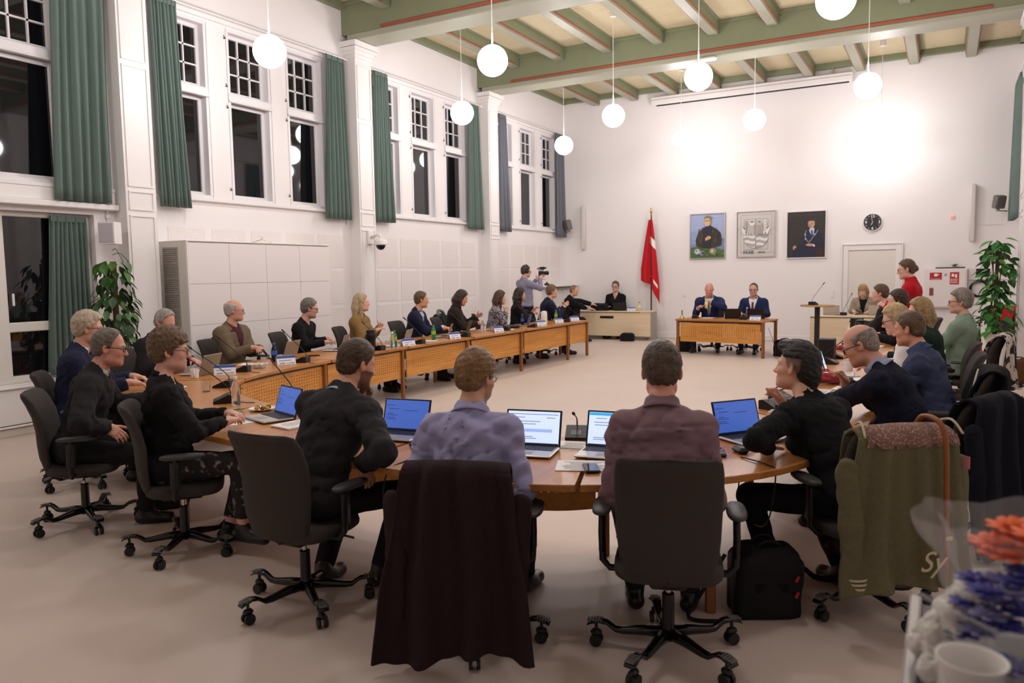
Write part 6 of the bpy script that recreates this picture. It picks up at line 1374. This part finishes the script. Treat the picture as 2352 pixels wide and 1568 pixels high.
i = ph['Y']; hw = i['tw'](i['W'][1]+i['HD'][1][0].normalized()*.09); mug(hw.x, hw.y, 'white cup held by the woman in red top', hw.z-.03)
tumb = mat_fn('drinking_glass', lambda t: (t.b.inputs['Base Color'].__setattr__('default_value', (.95,.96,.96,1)), t.b.inputs['Roughness'].__setattr__('default_value', .04), t.b.inputs['Transmission Weight'].__setattr__('default_value', .95), t.b.inputs['IOR'].__setattr__('default_value', 1.25)))
for x, y, l in ((-6.62, 8.30, 'plain drinking glass beside the green bottle'), (-.70, 6.78, 'ribbed drinking glass on papers by the bald man'), (-5.55, 4.45, 'drinking glass with dark drink by the round glasses woman'), (-2.28, 3.62, 'glass with white spoon behind the lilac shirt')):
    m = MB(); pr_ = [(.033, 0), (.036, .095), (.033, .095), (.030, .008)]; m.lathe(pr_, n=20); tag(m.obj('drinking_glass', tumb, None, 50, loc=(x, y, TH)), l, 'glass')
m = MB(); m.tube([(0, 0, .03), (.02, .03, .12), (.03, .05, .16)], .0035, 6); m.ball((.034, .058, .172), (.012, .018, .006), 10, 6); tag(m.obj('spoon', porc, None, True, loc=(-2.28, 3.62, TH)), 'white plastic spoon standing in the glass', 'spoon')
t = thing('thermos', 'tall black thermos flask standing on the left arm table', 'thermos', (-6.52, 7.82, TH)); MB().lathe([(.058, 0), (.062, .01), (.062, .20), (.06, .235), (.055, .245)], n=24).obj('flask', blackg, t, 50); MB().lathe([(.056, .24), (.06, .25), (.055, .275), (.03, .28)], n=24).obj('lid', blackp, t, 50); m = MB(); m.tube([(-.06, 0, .22), (-.085, 0, .2), (-.085, 0, .1), (-.062, 0, .08)], .009, 6); m.obj('handle', blackp, t, True)
t = thing('thermos', 'black thermos flask far along the right arm', 'thermos', (-1.0, 11.45, TH)); MB().lathe([(.062, 0), (.064, .01), (.064, .22), (.055, .245)], n=20).obj('flask', blackg, t, 50); MB().lathe([(.056, .24), (.058, .27), (.03, .28)], n=20).obj('lid', blackp, t, 50)
t = thing('thermos_jug', 'white thermos jug with handle at the far left arm', 'jug', (-6.72, 13.2, TH)); MB().lathe([(.06, 0), (.066, .01), (.062, .2), (.055, .235)], n=24).obj('jug_body', porc, t, 50); MB().lathe([(.056, .232), (.05, .25), (.02, .258)], n=24).obj('jug_lid', porc, t, 50); m = MB(); m.tube([(-.055, -.0, .22), (-.1, 0, .215), (-.105, 0, .12), (-.065, 0, .05)], .009, 8); m.obj('jug_handle', porc, t, True)
# --- papers, phones, small things
pap = mat('paper_white', 'efeae7', .7); papt = mat('paper_print', 'a9a4a2', .7)
def paper(x, y, deg, label, n=1, w_=.21, h_=.297, z=TH):
    t = thing('paper_sheet', label, 'paper', (x, y, z), math.radians(deg)); m = MB()
    for k in range(n): m.box((random.uniform(-.006, .006), random.uniform(-.006, .006), .0012+.0022*k), (w_, h_, .0018), Rz(random.uniform(-.05, .05)))
    m.obj('sheet', pap, t); m = MB()
    for k in range(9): m.box((random.uniform(-.02, 0), h_/2-.04-k*.022, .0012+.0022*n), (w_*random.uniform(.4, .75), .004, .0006))
    m.obj('printed_lines', papt, t)['kind'] = 'stuff'
for a in [(-1.55, 3.50, 24, 'large white sheets under the phone beside the mauve shirt', 2, .30, .21), (-1.80, 3.90, 12, 'blank white sheet between the near laptops', 2, .24, .17), (-3.70, 3.66, -8, 'spiral notebook with white pages before the bearded man', 6, .20, .26), (-6.80, 6.10, -60, 'white papers under the clasped hands', 3), (-6.78, 8.55, -60, 'white paper before the ochre shirt', 1), (-6.72, 9.35, -70, 'white paper under the hand of the man in navy', 1), (-.62, 6.70, 80, 'printed sheets under the ribbed glass', 3), (-.55, 6.25, 85, 'pale papers under the bald man arm', 2), (-.75, 7.35, 80, 'white papers beside the red wrapped flowers', 2), (-.7, 8.3, 84, 'white papers before the striped sweater', 2), (-4.28, 15.95, 4, 'white papers before the bald chairman', 2), (-6.05, 4.42, -60, 'white papers and small laptop before the black suit', 3), (-.75, 9.2, 84, 'white papers before the blonde woman', 2), (-.8, 10.6, 84, 'white papers far along the right arm', 2), (-6.75, 11.75, -70, 'white papers before the zebra blouse', 1), (-4.15, 3.62, -20, 'white paper under the near left laptop', 1)]: paper(*a)
def slab(name, label, cat, loc, size, m, deg=0, bev=.006, parts=()):
    t = thing(name, label, cat, loc, math.radians(deg)); MB().box((0, 0, size[2]/2), size, None, bev).obj('body', m, t)
    for nm_, c, d, mm in parts: MB().box(c, d, None, min(d)*.3).obj(nm_, mm, t)
    return t
pg = mat('phone_glass', '101114', .08)
for a in [('black phone lying on white sheets beside the mauve shirt', (-1.50, 3.44, TH+.006), 30), ('black phone before the man in black sweater', (-6.80, 7.05, TH), -30), ('dark phone under the laptop right of the mauve shirt', (-1.12, 4.16, TH), 60), ('phone in a red case beside the round glasses woman', (-4.35, 3.70, TH), -40), ('dark phone among papers on the right arm', (-.62, 7.05, TH), 80), ('phone before the zebra blouse', (-6.85, 11.40, TH), -70)]:
    slab('phone', a[0], 'phone', a[1], (.075, .155, .010), blackp, a[2], .004, [('display', (0, 0, .0102), (.068, .146, .001), pg)])
slab('computer_mouse', 'black computer mouse right of the mauve shirt', 'mouse', (-.93, 4.12, TH), (.062, .105, .034), blackp, 40, .014, [('wheel', (0, .03, .034), (.006, .02, .004), padm)])
slab('black_case', 'small black case beside the mouse', 'case', (-1.03, 4.02, TH), (.09, .13, .02), blackp, 20, .008, [('zip', (0, .0, .02), (.07, .004, .002), padm)])
slab('black_case', 'flat black case before the curly-haired woman', 'case', (-6.85, 12.15, TH), (.20, .30, .05), blackp, -70, .015, [('zip', (0, .0, .05), (.16, .006, .003), padm)])
slab('power_adapter', 'black power adapter beside the bearded man laptop', 'adapter', (-2.62, 3.52, TH), (.06, .12, .03), blackp, 20, .008, [('plug_end', (0, .07, .015), (.02, .03, .014), padm)])
t = thing('plate', 'small white plate of snacks beside the near left laptop', 'plate', (-4.36, 3.98, TH)); MB().lathe([(.05, 0), (.055, .004), (.095, .016), (.098, .019), (.09, .016), (.05, .007)], n=28).obj('dish', porc, t, 50); sn = ['c8962a', '6a3a20', 'd8b050', '8a5a2a']
for k in range(6): MB().ball((.045*math.cos(k*1.1), .045*math.sin(k*1.1), .022), (.02, .017, .014), 8, 6).obj('snack', mat('snack_'+sn[k % 4], sn[k % 4], .6), t, True)
m = MB()
for k in range(7): a_ = k*.9; m.grid([[(0, 0, .01), (.02*math.cos(a_+.5), .02*math.sin(a_+.5), .02), (.045*math.cos(a_), .045*math.sin(a_), .012)], [(0, 0, .012), (.02*math.cos(a_-.5), .02*math.sin(a_-.5), .02), (.05*math.cos(a_-.1), .05*math.sin(a_-.1), .014)]], .001)
tag(m.obj('green_napkin', mat('napkin_green', '1f5a40', .8), None, loc=(-4.48, 3.86, TH)), 'crumpled green napkin beside the plate', 'napkin')
t = thing('hand_bell', 'small brass hand bell with dark handle on the chairman table', 'bell', (-4.76, 15.68, TH)); MB().lathe([(.05, 0), (.048, .012), (.03, .04), (.022, .06), (.008, .068)], n=20).obj('bell', brass, t, 50); MB().lathe([(.007, .066), (.012, .09), (.009, .13), (.013, .16), (.005, .17)], n=10).obj('handle', mat('bell_handle', '2a1a14', .4), t, True)
MB().lathe([(.075, 0), (.075, .003)], n=24).obj('bell_mat', blackp, t)
f = Field((-.11, -.08, -.01), (.11, .08, .08), .007); f.box((0, 0, .025), (.07, .045, .015), .012, None, .02); f.wrinkle(.012, .04, 3, 6); X, Y, Z = f.full(); f.F = np.maximum(f.F, -Z+.001+0*X+0*Y); V, Q = f.mesh(); o = mesh_obj('foil_parcel', V, Q, mat('foil_silver', 'cfc9c5', .25, metal=.5)); o.location = (-6.48, 5.9, TH); o.rotation_euler = (0, 0, -.9); tag(o, 'crumpled silver wrapped parcel before the second name card', 'parcel')
# green folders / reading glasses bits
slab('glasses_case', 'green glasses case before the ochre shirt', 'case', (-6.60, 8.08, TH), (.07, .15, .04), mat('case_green', '1d5340', .5), -50, .018, [('hinge', (.03, 0, .02), (.004, .12, .006), blackp)])
# red wrapped flowers on the right arm
cello = mat_fn('cellophane', lambda t: (t.b.inputs['Base Color'].__setattr__('default_value', (1,1,1,1)), t.b.inputs['Roughness'].__setattr__('default_value', .05), t.b.inputs['Alpha'].__setattr__('default_value', .16), t.b.inputs['Specular IOR Level'].__setattr__('default_value', .9)))
redw = mat('wrap_red', '9a1f28', .3, coat=.4, var=.35, vscale=40); 
for x, y, s_, l in ((-.82, 6.95, 1., 'red wrapped flower bouquet lying before the bald man'), (-.95, 7.4, .7, 'smaller red wrapped bouquet behind the first'), (-1.0, 9.9, .7, 'red wrapped bouquet far along the right arm')):
    t = thing('wrapped_bouquet', l, 'bouquet', (x, y, TH), .4, s=s_, group='red wrapped bouquets'); f = Field((-.26, -.14, -.01), (.24, .14, .14), .009); f.cap((-.15, 0, .05), (.05, 0, .055), .045, .055, .03); f.cap((.05, 0, .055), (.17, 0, .04), .03, .02, .02); f.wrinkle(.016, .045, int(y*10), 7); X, Y, Z = f.full(); f.F = np.maximum(f.F, .001-Z+0*X+0*Y); V, Q = f.mesh(); mesh_obj('red_wrapping', V, Q, redw, t)
    for k in range(5): MB().grid([[(.12, -.01, .05), (.17+.02*k, -.03+.02*k, .06)], [(.12, .01, .05), (.17+.02*k, .0+.02*k, .06)]], .0015).obj('leaf', mat('leaf_small', '4a6a2a', .6), t)
    m = MB(); m.tube([(-.12, -.03, .08), (-.05, .02, .1), (.02, -.02, .1), (.08, .02, .07)], .003, 5); m.obj('ribbon', wsig, t)
# cables hanging from the near table
cab = mat('cable_black', '121111', .5)
for P_s, l in (([(-2.45, 3.45, .736), (-2.44, 3.2, .736), (-2.45, 3.03, .70), (-2.44, 2.99, .5), (-2.40, 3.1, .38), (-2.32, 3.3, .36), (-2.28, 3.5, .5)], 'black cable looping over the table edge beside the bearded man'), ([(-.9, 4.0, .736), (-.75, 3.9, .736), (-.70, 3.86, .70), (-.74, 3.9, .45), (-.85, 4.1, .36), (-.98, 4.3, .42), (-1.0, 4.5, .6)], 'black cable hanging below the table right of the mauve shirt'), ([(-2.45, 3.4, .736), (-2.3, 3.5, .736), (-2.1, 3.55, .736), (-2.0, 3.7, .736)], 'black cable running to the white-screen laptop'), ([(-2.95, 15.3, .60), (-2.85, 15.5, .2), (-2.8, 15.35, .01), (-2.5, 15.4, .01), (-2.6, 15.9, .01)], 'loose cables on the floor beside the chairman table')):
    m = MB(); m.tube(arc3([Vector(p) for p in P_s]), .004, 6); tag(m.obj('cable', cab, None, True), l, 'cable')
# ================================================================== COATS, BAGS, PLANTS, FOREGROUND
DR = {}
def drape(label, x, y, deg, m, zlow=.12, wtop=.225, wlow=.33, name='draped_coat', sleeves=True, cuff=None, front=.70, folds=5, seed=1, lean=.0):
    t = thing(name, label, 'coat', (x, y, 0), math.radians(deg)); rr = random.Random(seed)
    path = [(-.175, front), (-.195, .80), (-.235, .90), (-.265, .955), (-.315, .982), (-.368, .962), (-.385, .91), (-.385, .8), (-.39, .62), (-.405, .42), (-.42, (zlow+.42)/2-.02), (-.45, zlow)]
    wd = [wtop*.9, wtop*.95, wtop, wtop, wtop, wtop*1.03, wtop*1.08, wtop*1.16, wtop*1.25, wtop+(wlow-wtop)*.8, wtop+(wlow-wtop)*.92, wlow]
    ar = arc3([(a, b, w_) for (a, b), w_ in zip(path, wd)]); n = len(ar); P = []; ph1, ph2 = rr.uniform(0, 6), rr.uniform(0, 6); nu = 44
    for i in range(nu+1):
        u = -1+2*i/nu; row = []
        for j, (yy, zz, ww) in enumerate(ar):
            v = j/(n-1); am = .003+.042*max(0, v-.35)**.8; d = am*(math.sin(u*folds*1.6+ph1+v*.8)+.5*math.sin(u*folds*3.1+ph2-v)); bow = .05*u*u*(1-.4*v); hemz = (.03*math.sin(u*3+ph2)+.02*u)*max(0, v-.85)/.15
            row.append((u*ww+.012*math.sin(v*9+u*4)*v, yy+bow+d, zz+hemz-.02*u*u*(1 if .25 < v < .5 else 0)))
        P.append(row)
    DR[label] = P; MB().grid(P, .014).obj('coat_body', m, t, True)
    if sleeves:
        for sx in (-1, 1):
            f = Field((-.12, -.12, -.02), (.12, .12, .80), .014); f.cap((0, 0, .68), (sx*.0, 0, .40), .055, .058, .03); f.cap((0, 0, .40), (sx*.02, -.01, .06), .058, .048, .03); f.wrinkle(.008, .09, seed+sx, 5); X, Y, Z = f.full(); f.F = smax(f.F, .07-Z+0*X+0*Y, .005); V, Q = f.mesh(); V = V*np.array((.95, .55, .92)); o = mesh_obj('sleeve', V, Q, m, t); o.location = (sx*(wtop+.012), -.375, .17 if zlow < .3 else .22); o.rotation_euler = (-.04, sx*.10, sx*.5)
            if cuff:
                c = MB()
                for k in range(3): c.lathe([(.053, .085+k*.02), (.053, .095+k*.02)], n=18, cap=False)
                c.obj('cuff_trim', cuff, o, True)['kind'] = 'stuff'
    return t
burg = cloth('burgundy_wool', '2c1c1e', .95, .5, 260, .25, 60); olv = cloth('olive_fleece', '6b644a', .95, .5, 260, .18, 50); blkc = cloth('black_coat', '121013', .95, .4); navc = cloth('navy_coat', '15161f', .95, .4)
drape('long burgundy wool coat draped over the chair behind the lilac shirt', -1.90, 2.97, 20, burg, .10, .225, .34, seed=4, folds=6).scale = (1, 1, .93)
DZ = 0
gj = drape('olive green jacket with pink embroidery draped over a chair', -.33, 4.16, 36, olv, .25, .225, .33, seed=9, cuff=mat('trim_cream', 'c2b494', .8), folds=6)
pink = pattern('pink_embroidery', 'vor', 'c9a08e', '7a5a50', 90., .15, .4); crm = mat('trim_cream', 'c2b494', .8)
PP = DR['olive green jacket with pink embroidery draped over a chair']; j0 = [j for j in range(len(PP[0])) if PP[0][j][1] < -.30][0]; sel = []
for i in range(3, 42, 2):
    row = []
    for j in range(j0-4, j0+9):
        if j > j0+5 and (i//2) % 3 == 0 and j > j0+7: j = j0+7
        a_ = Vector(PP[i+1][j])-Vector(PP[i-1][j]); b_ = Vector(PP[i][j+1])-Vector(PP[i][j-1]); n_ = a_.cross(b_).normalized(); n_ = n_ if (n_.z > 0 or n_.y < 0) and n_.dot(Vector((0, -.7, .7))) > 0 else -n_; row.append(Vector(PP[i][j])+n_*.0125)
    sel.append(row)
MB().grid(sel, .003).obj('embroidered_yoke', pink, gj, True)
m = MB(); m.tube(arc3([(.10, -.24, .955), (.10, -.30, 1.02), (.11, -.40, 1.01), (.12, -.435, .92), (.12, -.45, .7), (.115, -.465, .48), (.11, -.475, .30)]), .012, 6); o = m.obj('leather_strap', mat('strap_tan_leather', '8a4e20', .5), gj, True); MB().box((.117, -.478, .50), (.036, .014, .022), None, .004).obj('strap_buckle', brass, gj)
for sx in (-1, 1): m = MB(); m.tube(arc3([(sx*.20, -.25, .985), (sx*.22, -.33, 1.005), (sx*.235, -.39, .95)]), .006, 5); m.obj('cream_piping', crm, gj, True)
textmesh('Sy', .13, crm, gj, (.03, -.492, .40), (PI/2, 0, 0), .0015, 'embroidered_lettering', .35)
MB().box((.25, -.40, .82), (.004, .03, .055), Rz(.3)).obj('sleeve_patch', mat('patch_pink', 'c07a78', .8), gj)
drape('long black coat draped over the chair beside the bald man', -.02, 5.25, 66, navc, .10, .24, .32, seed=12, sleeves=True)
wj = drape('black coat with white lining draped over a chair behind the striped sweater', .02, 6.55, 92, blkc, .12, .23, .30, seed=15)
P = [[(-.10-.10*v+.05*u, -.19+.02*math.sin(v*5)-.015*u, .90-.28*v+.06*u-.05*u*v) for v in np.linspace(0, 1, 8)] for u in np.linspace(0, 1, 6)]; MB().grid(P, .01).obj('white_lining', cloth('white_lining', 'dcd4cc', .9), wj, True)
for k in range(3): MB().box((-.2, -.20+.0*k, .62-.035*k), (.07, .02, .012), Ry(.2)).obj('white_stripe', cloth('white_lining', 'dcd4cc', .9), wj)
drape('black and white patterned jacket over the chair of the sage blouse', .28, 9.95, 80, pattern('cow_print', 'noise', '17141a', 'c4b6a6', 9., .48, .54), .4, .23, .25, seed=20, sleeves=False)
drape('dark jacket over the chair beside the man in black sweater', -8.0, 7.06, -78, blkc, .4, .225, .25, seed=22, sleeves=False); chair(-8.0, 7.06, -78, 'charcoal office chair standing empty under the dark jacket beside the lockers', .3)
gx = drape('dark green coat with grey hood over a chair beside the zebra blouse', -8.0, 12.03, -70, cloth('bottle_green_coat', '1c2c26', .9, .3), .35, .23, .26, seed=25, sleeves=False); chair(-8.0, 12.03, -70, 'charcoal office chair standing empty under the dark green coat', .3)
m = MB(); m.tube(arc3([(-.2, -.24, .93), (-.1, -.27, 1.02), (.05, -.30, 1.04), (.18, -.27, .98), (.22, -.25, .86)]), .03, 8); m.obj('grey_hood', cloth('grey_fleece', '6d7270', .95), gx, True)
rc = drape('red jacket over a chair in the niche behind the tall plant', 0.85, 16.75, 160, redj, .35, .225, .26, seed=28, sleeves=False); chair(0.85, 16.75, 160, 'charcoal office chair in the niche under the red jacket', .2)
# --- bags
def bag(label, x, y, deg, w_, d, h_, m, seed=1, handles=True, name='bag', flap=None):
    t = thing(name, label, 'bag', (x, y, 0), math.radians(deg)); f = Field((-w_/2-.06, -d/2-.06, -.02), (w_/2+.06, d/2+.06, h_+.08), .014)
    f.box((0, 0, h_*.42), (w_/2-.04, d/2-.04, h_*.38), .04, None, .02); f.box((0, 0, h_*.85), (w_/2-.08, d/4, h_*.1), .03, None, .06); f.wrinkle(.014, .12, seed, 6); X, Y, Z = f.full(); f.F = smax(f.F, -Z+0*X+0*Y, .004); V, Q = f.mesh(); mesh_obj('bag_body', V, Q, m, t)
    if handles:
        for sy in (-1, 1): q = MB(); q.tube(arc3([(-w_*.2, sy*d*.2, h_*.85), (-w_*.15, sy*d*.22, h_*1.05), (0, sy*d*.25, h_*1.12), (w_*.15, sy*d*.22, h_*1.05), (w_*.2, sy*d*.2, h_*.85)]), .009, 6); q.obj('handle', m, t, True)
    if flap: MB().box((0, -d/2+.005, h_*.55), (w_*.5, .012, h_*.3), None, .005).obj('front_pocket', flap, t)
    return t
bkb = cloth('bag_black_nylon', '131114', .6, .2)
bg = bag('black shoulder bag with red tabs on the floor by the mauve shirt', -.74, 3.84, 30, .34, .20, .34, bkb, 3, flap=blkc)
for k in range(2): MB().box((.12, -.105, .13+.08*k), (.012, .01, .03), Ry(.5)).obj('red_tab', rsig, bg)
m = MB(); m.tube(arc3([(-.2, 0, .3), (-.34, -.06, .12), (-.4, -.08, .02), (-.28, -.12, .015), (-.16, -.1, .02)]), .010, 6); m.obj('shoulder_strap', bkb, bg, True)
bag('black briefcase bag under the left end of the chairman table', -4.78, 16.05, 10, .42, .2, .30, bkb, 5); bag('black leather bag on the floor right of the chairman table', -2.72, 15.75, -20, .40, .22, .32, cloth('bag_black_leather', '151212', .35, .1), 7); bag('black box bag under the pale desk by the flag', -6.85, 18.0, 4, .34, .2, .18, bkb, 9, handles=False)
bag('brown leather bag on the floor at the right pilaster', 1.0, 13.3, 30, .42, .24, .34, cloth('bag_brown', '5a3a20', .7, .3), 11); bag('dark backpack with red top behind the white plant pot', .55, 16.3, 20, .34, .26, .42, bkb, 13, flap=rsig); bag('dark green bag in the niche behind the plant pot', 1.0, 15.75, 0, .3, .24, .36, cloth('bag_green', '24352b', .8), 14)
db = bag('black backpack lying on the pale desk before the woman in black', -7.75, 18.42, 10, .46, .24, .16, bkb, 16, handles=False); db.location.z = .73
# --- plants
def leafmesh(n=7):
    P = []
    for i in range(n):
        v = i/(n-1); w_ = .5*math.sin(PI*min(1, v**.72))*(1.0 if v > .0 else 0)+.02*(1-v); y = v*1.0-.08*(1 if i == 0 else 0); z = -.16*v*v
        P.append([(-w_*.62, y, z+.10*w_), (-w_*.3, y+.01, z+.03*w_), (0, y, z-.02), (w_*.3, y+.01, z+.03*w_), (w_*.62, y, z+.10*w_)])
    return MB().grid(P)
def leafmat(name, c1): 
    return mat(name, c1, .38, var=.28, vscale=5, spec=.5)
lsrc = {}
def leaf(parent, loc, size, rot, m):
    if m.name not in lsrc: o = leafmesh().obj('leaf', m, parent, True); lsrc[m.name] = o
    else: o = lsrc[m.name].copy(); link(o, None); o.parent = parent
    o.location = loc; o.rotation_euler = rot; o.scale = (size,)*3; return o
lgA = leafmat('leaf_pothos_dark', '2c4a24'); lgB = leafmat('leaf_pothos_light', '466a2a'); lyel = leafmat('leaf_yellowing', 'b5a02a'); lgC = leafmat('leaf_plant_green', '2f6a2a'); lgD = leafmat('leaf_plant_bright', '4c8a34')
stemm = mat('stem_brown', '4a3a24', .8)
t = thing('climbing_plant', 'tall dark leafy climbing plant on a moss pole beside the pilaster', 'plant', (-8.52, 5.62, 0))
MB().lathe([(.14, 0), (.19, .04), (.2, .34), (.185, .34)], n=28).obj('pot', mat('pot_grey', '8d8781', .5), t, 50); MB().lathe([(.18, .30), (.18, .325)], n=24).obj('soil', mat('soil_dark', '2a201a', .9), t); MB().cyl((0, 0, .3), (0, 0, 1.92), .035, n=10).obj('moss_pole', stemm, t)
rr = random.Random(5)
for k in range(215):
    z = .45+1.48*(k/215)+rr.uniform(-.05, .05); r = .10+.13*rr.random()**.6*(1 if z < 1.75 else .6); a_ = rr.uniform(0, 2*PI); sz = rr.uniform(.10, .165)
    m = lyel if k in (96,) else (lgB if rr.random() < .18 or z > 1.85 else lgA)
    leaf(t, (r*math.cos(a_), r*math.sin(a_), z), sz, (rr.uniform(-1.35, -.5), rr.uniform(-.4, .4), a_-PI/2+rr.uniform(-.5, .5)), m)
for k, (x, y, z) in enumerate([(-.05, -.3, 1.35), (-.1, -.38, 1.18), (-.05, -.26, 1.45), (0, -.42, 1.05), (.05, .05, 2.0), (.05, .14, 1.95)]):
    m = MB(); m.tube(arc3([(0, 0, z+.05), (x*.5, y*.5, z+.07), (x, y, z)]), .004, 5); m.obj('stem', stemm, t, True); leaf(t, (x, y, z), .13, (-1.1, rr.uniform(-.3, .3), math.atan2(y, x)-PI/2), lgB if k > 3 else lgA)
t = thing('potted_plant', 'tall green plant in a tapered square white pot by the right pilaster', 'plant', (.72, 14.8, 0)); potm = mat('pot_white', 'e9e1da', .45)
rs = []
for z, hw in ((0, .125), (.01, .13), (.60, .19), (.61, .19), (.61, .165), (.55, .16)):
    b = hw*.22; rs.append([Vector((sx*hw-(b if k in ((0, 1)[sx > 0],) else 0)*0, sy*hw, z)) for k, (sx, sy) in enumerate(((-1, -1), (1, -1), (1, 1), (-1, 1)))])
rs = [[Vector((c*hw*(1 if abs(c) == 1 else 1), s_*hw, z)) for (c, s_) in ((-.75, -1), (.75, -1), (1, -.75), (1, .75), (.75, 1), (-.75, 1), (-1, .75), (-1, -.75))] for z, hw in ((0, .125), (.60, .185), (.612, .185), (.612, .165), (.55, .16))]
MB().rings(rs).obj('pot', potm, t); MB().lathe([(.155, .54), (.155, .57)], n=8).obj('soil', mat('soil_dark', '2a201a', .9), t)
rr = random.Random(8); MB().cyl((0, 0, .55), (0, 0, 2.0), .022, n=8).obj('moss_pole', stemm, t)
for k in range(5): a_ = k*1.26; m = MB(); m.tube(arc3([(.02*math.cos(a_), .02*math.sin(a_), .56), (.07*math.cos(a_), .07*math.sin(a_), 1.0), (.05*math.cos(a_+1), .05*math.sin(a_+1), 1.5), (.1*math.cos(a_+1.5), .1*math.sin(a_+1.5), 1.95)]), .008, 6); m.obj('stem', stemm, t, True)
for k in range(190):
    f_ = k/190; z = .62+1.5*f_+rr.uniform(-.05, .05); prof = .30 if z < 1.0 else .17 if z < 1.45 else .26 if z < 1.95 else .12; r = prof*(.25+.75*rr.random()**.6); a_ = rr.uniform(0, 2*PI); sz = rr.uniform(.13, .21)
    leaf(t, (r*math.cos(a_), r*math.sin(a_), z), sz, (rr.uniform(-1.0, .1), rr.uniform(-.5, .5), a_-PI/2+rr.uniform(-.6, .6)), lgD if rr.random() < .3 else lgC)
# --- foreground: tall serving table with bouquet and paper cup
t = thing('serving_table', 'tall grey steel serving table cut by the lower right corner', 'table', (0, 0, .03)); gst = mat('serving_steel', 'a8a3a0', .3, metal=.7)
MB().b2((-.03, .55, 1.005), (.62, 1.62, 1.03), .004).obj('table_top', mat('serving_top_dark', '4a4644', .5), t); MB().b2((-.042, .54, .99), (-.022, 1.63, 1.042), .004).obj('edge_rail', gst, t)
for x, y in ((.0, .62), (.58, .62), (.0, 1.56), (.58, 1.56)): MB().cyl((x, y, -.03), (x, y, 1.005), .016, n=10).obj('leg', gst, t)
t = thing('paper_cup', 'empty white paper cup in the lower right corner', 'cup', (.045, 1.16, 1.06)); MB().lathe([(.028, 0), (.030, .002), (.041, .112), (.044, .115), (.044, .119), (.040, .118), (.038, .11), (.028, .006)], n=36).obj('cup_body', porc, t, 50)
t = thing('flower_bouquet', 'large bouquet of orange and blue flowers wrapped in clear cellophane', 'bouquet', (.14, 1.42, 1.06)); rr = random.Random(3)
orng = mat('petal_orange', 'e8601a', .6, var=.2, vscale=30); blu = mat('petal_blue', '3c3a8c', .6, var=.3, vscale=30); lil = mat('petal_pale', '8a86b0', .6, var=.25, vscale=30); lace = mat('lace_white', 'e2dcd4', .8, bump=.9, bscale=150, var=.1, vscale=60)
def bloom(c, r, m, n=9):
    q = MB()
    for k in range(n):
        for ring, (rad, up) in enumerate(((1., .15), (.7, .5), (.4, .8))):
            a_ = 2*PI*k/n+ring*.35; d = Vector((math.cos(a_), math.sin(a_), up)).normalized(); s_ = Vector((-math.sin(a_), math.cos(a_), 0)); p0 = Vector(c)
            q.grid([[p0, p0+d*r*rad*.6-s_*r*.25, p0+d*r*rad-s_*r*.1], [p0+Vector((0, 0, .004)), p0+d*r*rad*.6+s_*r*.25, p0+d*r*rad+s_*r*.1]], .0015)
    return q.obj('bloom', m, t, True)
for c in ((-.055, -.03, .205), (-.03, .0, .225), (-.01, -.03, .215), (-.045, -.06, .20), (.0, -.06, .235)): bloom(c, .045, orng)
for k in range(22): bloom((rr.uniform(-.10, -.02), rr.uniform(-.15, -.08), rr.uniform(.04, .19)), .030, blu if k % 3 else lil, 7)
f = Field((-.22, -.2, -.01), (.22, .2, .26), .006)
for k in range(34): u = k/33; f.ell((-.155+.08*u+.014*math.sin(k*2.3), -.06+.03*math.sin(k*1.7), .03+.13*u), (.017, .02, .017), None, .004)
for k in range(20): a_ = k/19*1.6; f.ell((-.15+.05*a_, -.13+.012*math.sin(k*3), .026+.012*math.sin(k*2)), (.014, .015, .016), None, .004)
f.wrinkle(.007, .014, 5, 6); V, Q = f.mesh(); mesh_obj('lace_wrap', V, Q, lace, t)
for k in range(7): m = MB(); m.tube(arc3([(rr.uniform(-.04, .06), rr.uniform(-.04, .04), .2), (.0, 0, .1), (.05+rr.uniform(-.02, .02), .05, .005)]), .004, 5); m.obj('stem', mat('stem_green', '4a6a34', .6), t, True)
P = []
for i in range(41):
    a_ = 2*PI*i/40; row = []
    for j in range(14):
        v = j/13; r = (.05+.10*v+.012*math.sin(a_*7+v*5)+.010*math.sin(a_*13-v*9))*(1+.25*math.cos(a_-2.6)*v); row.append((-.01+.9*r*math.cos(a_)+.03*v-.02, .02+.8*r*math.sin(a_)-.01, -.0+.235*v+.012*math.sin(a_*5)*v))
    P.append(row)
MB().grid(P).obj('cellophane', cello, t, True)
m = MB(); m.tube([(-.17, -.11, .14), (-.06, -.16, .118), (.06, -.17, .125), (.14, -.15, .12)], .004, 6); m.obj('ribbon', cello, t, True)
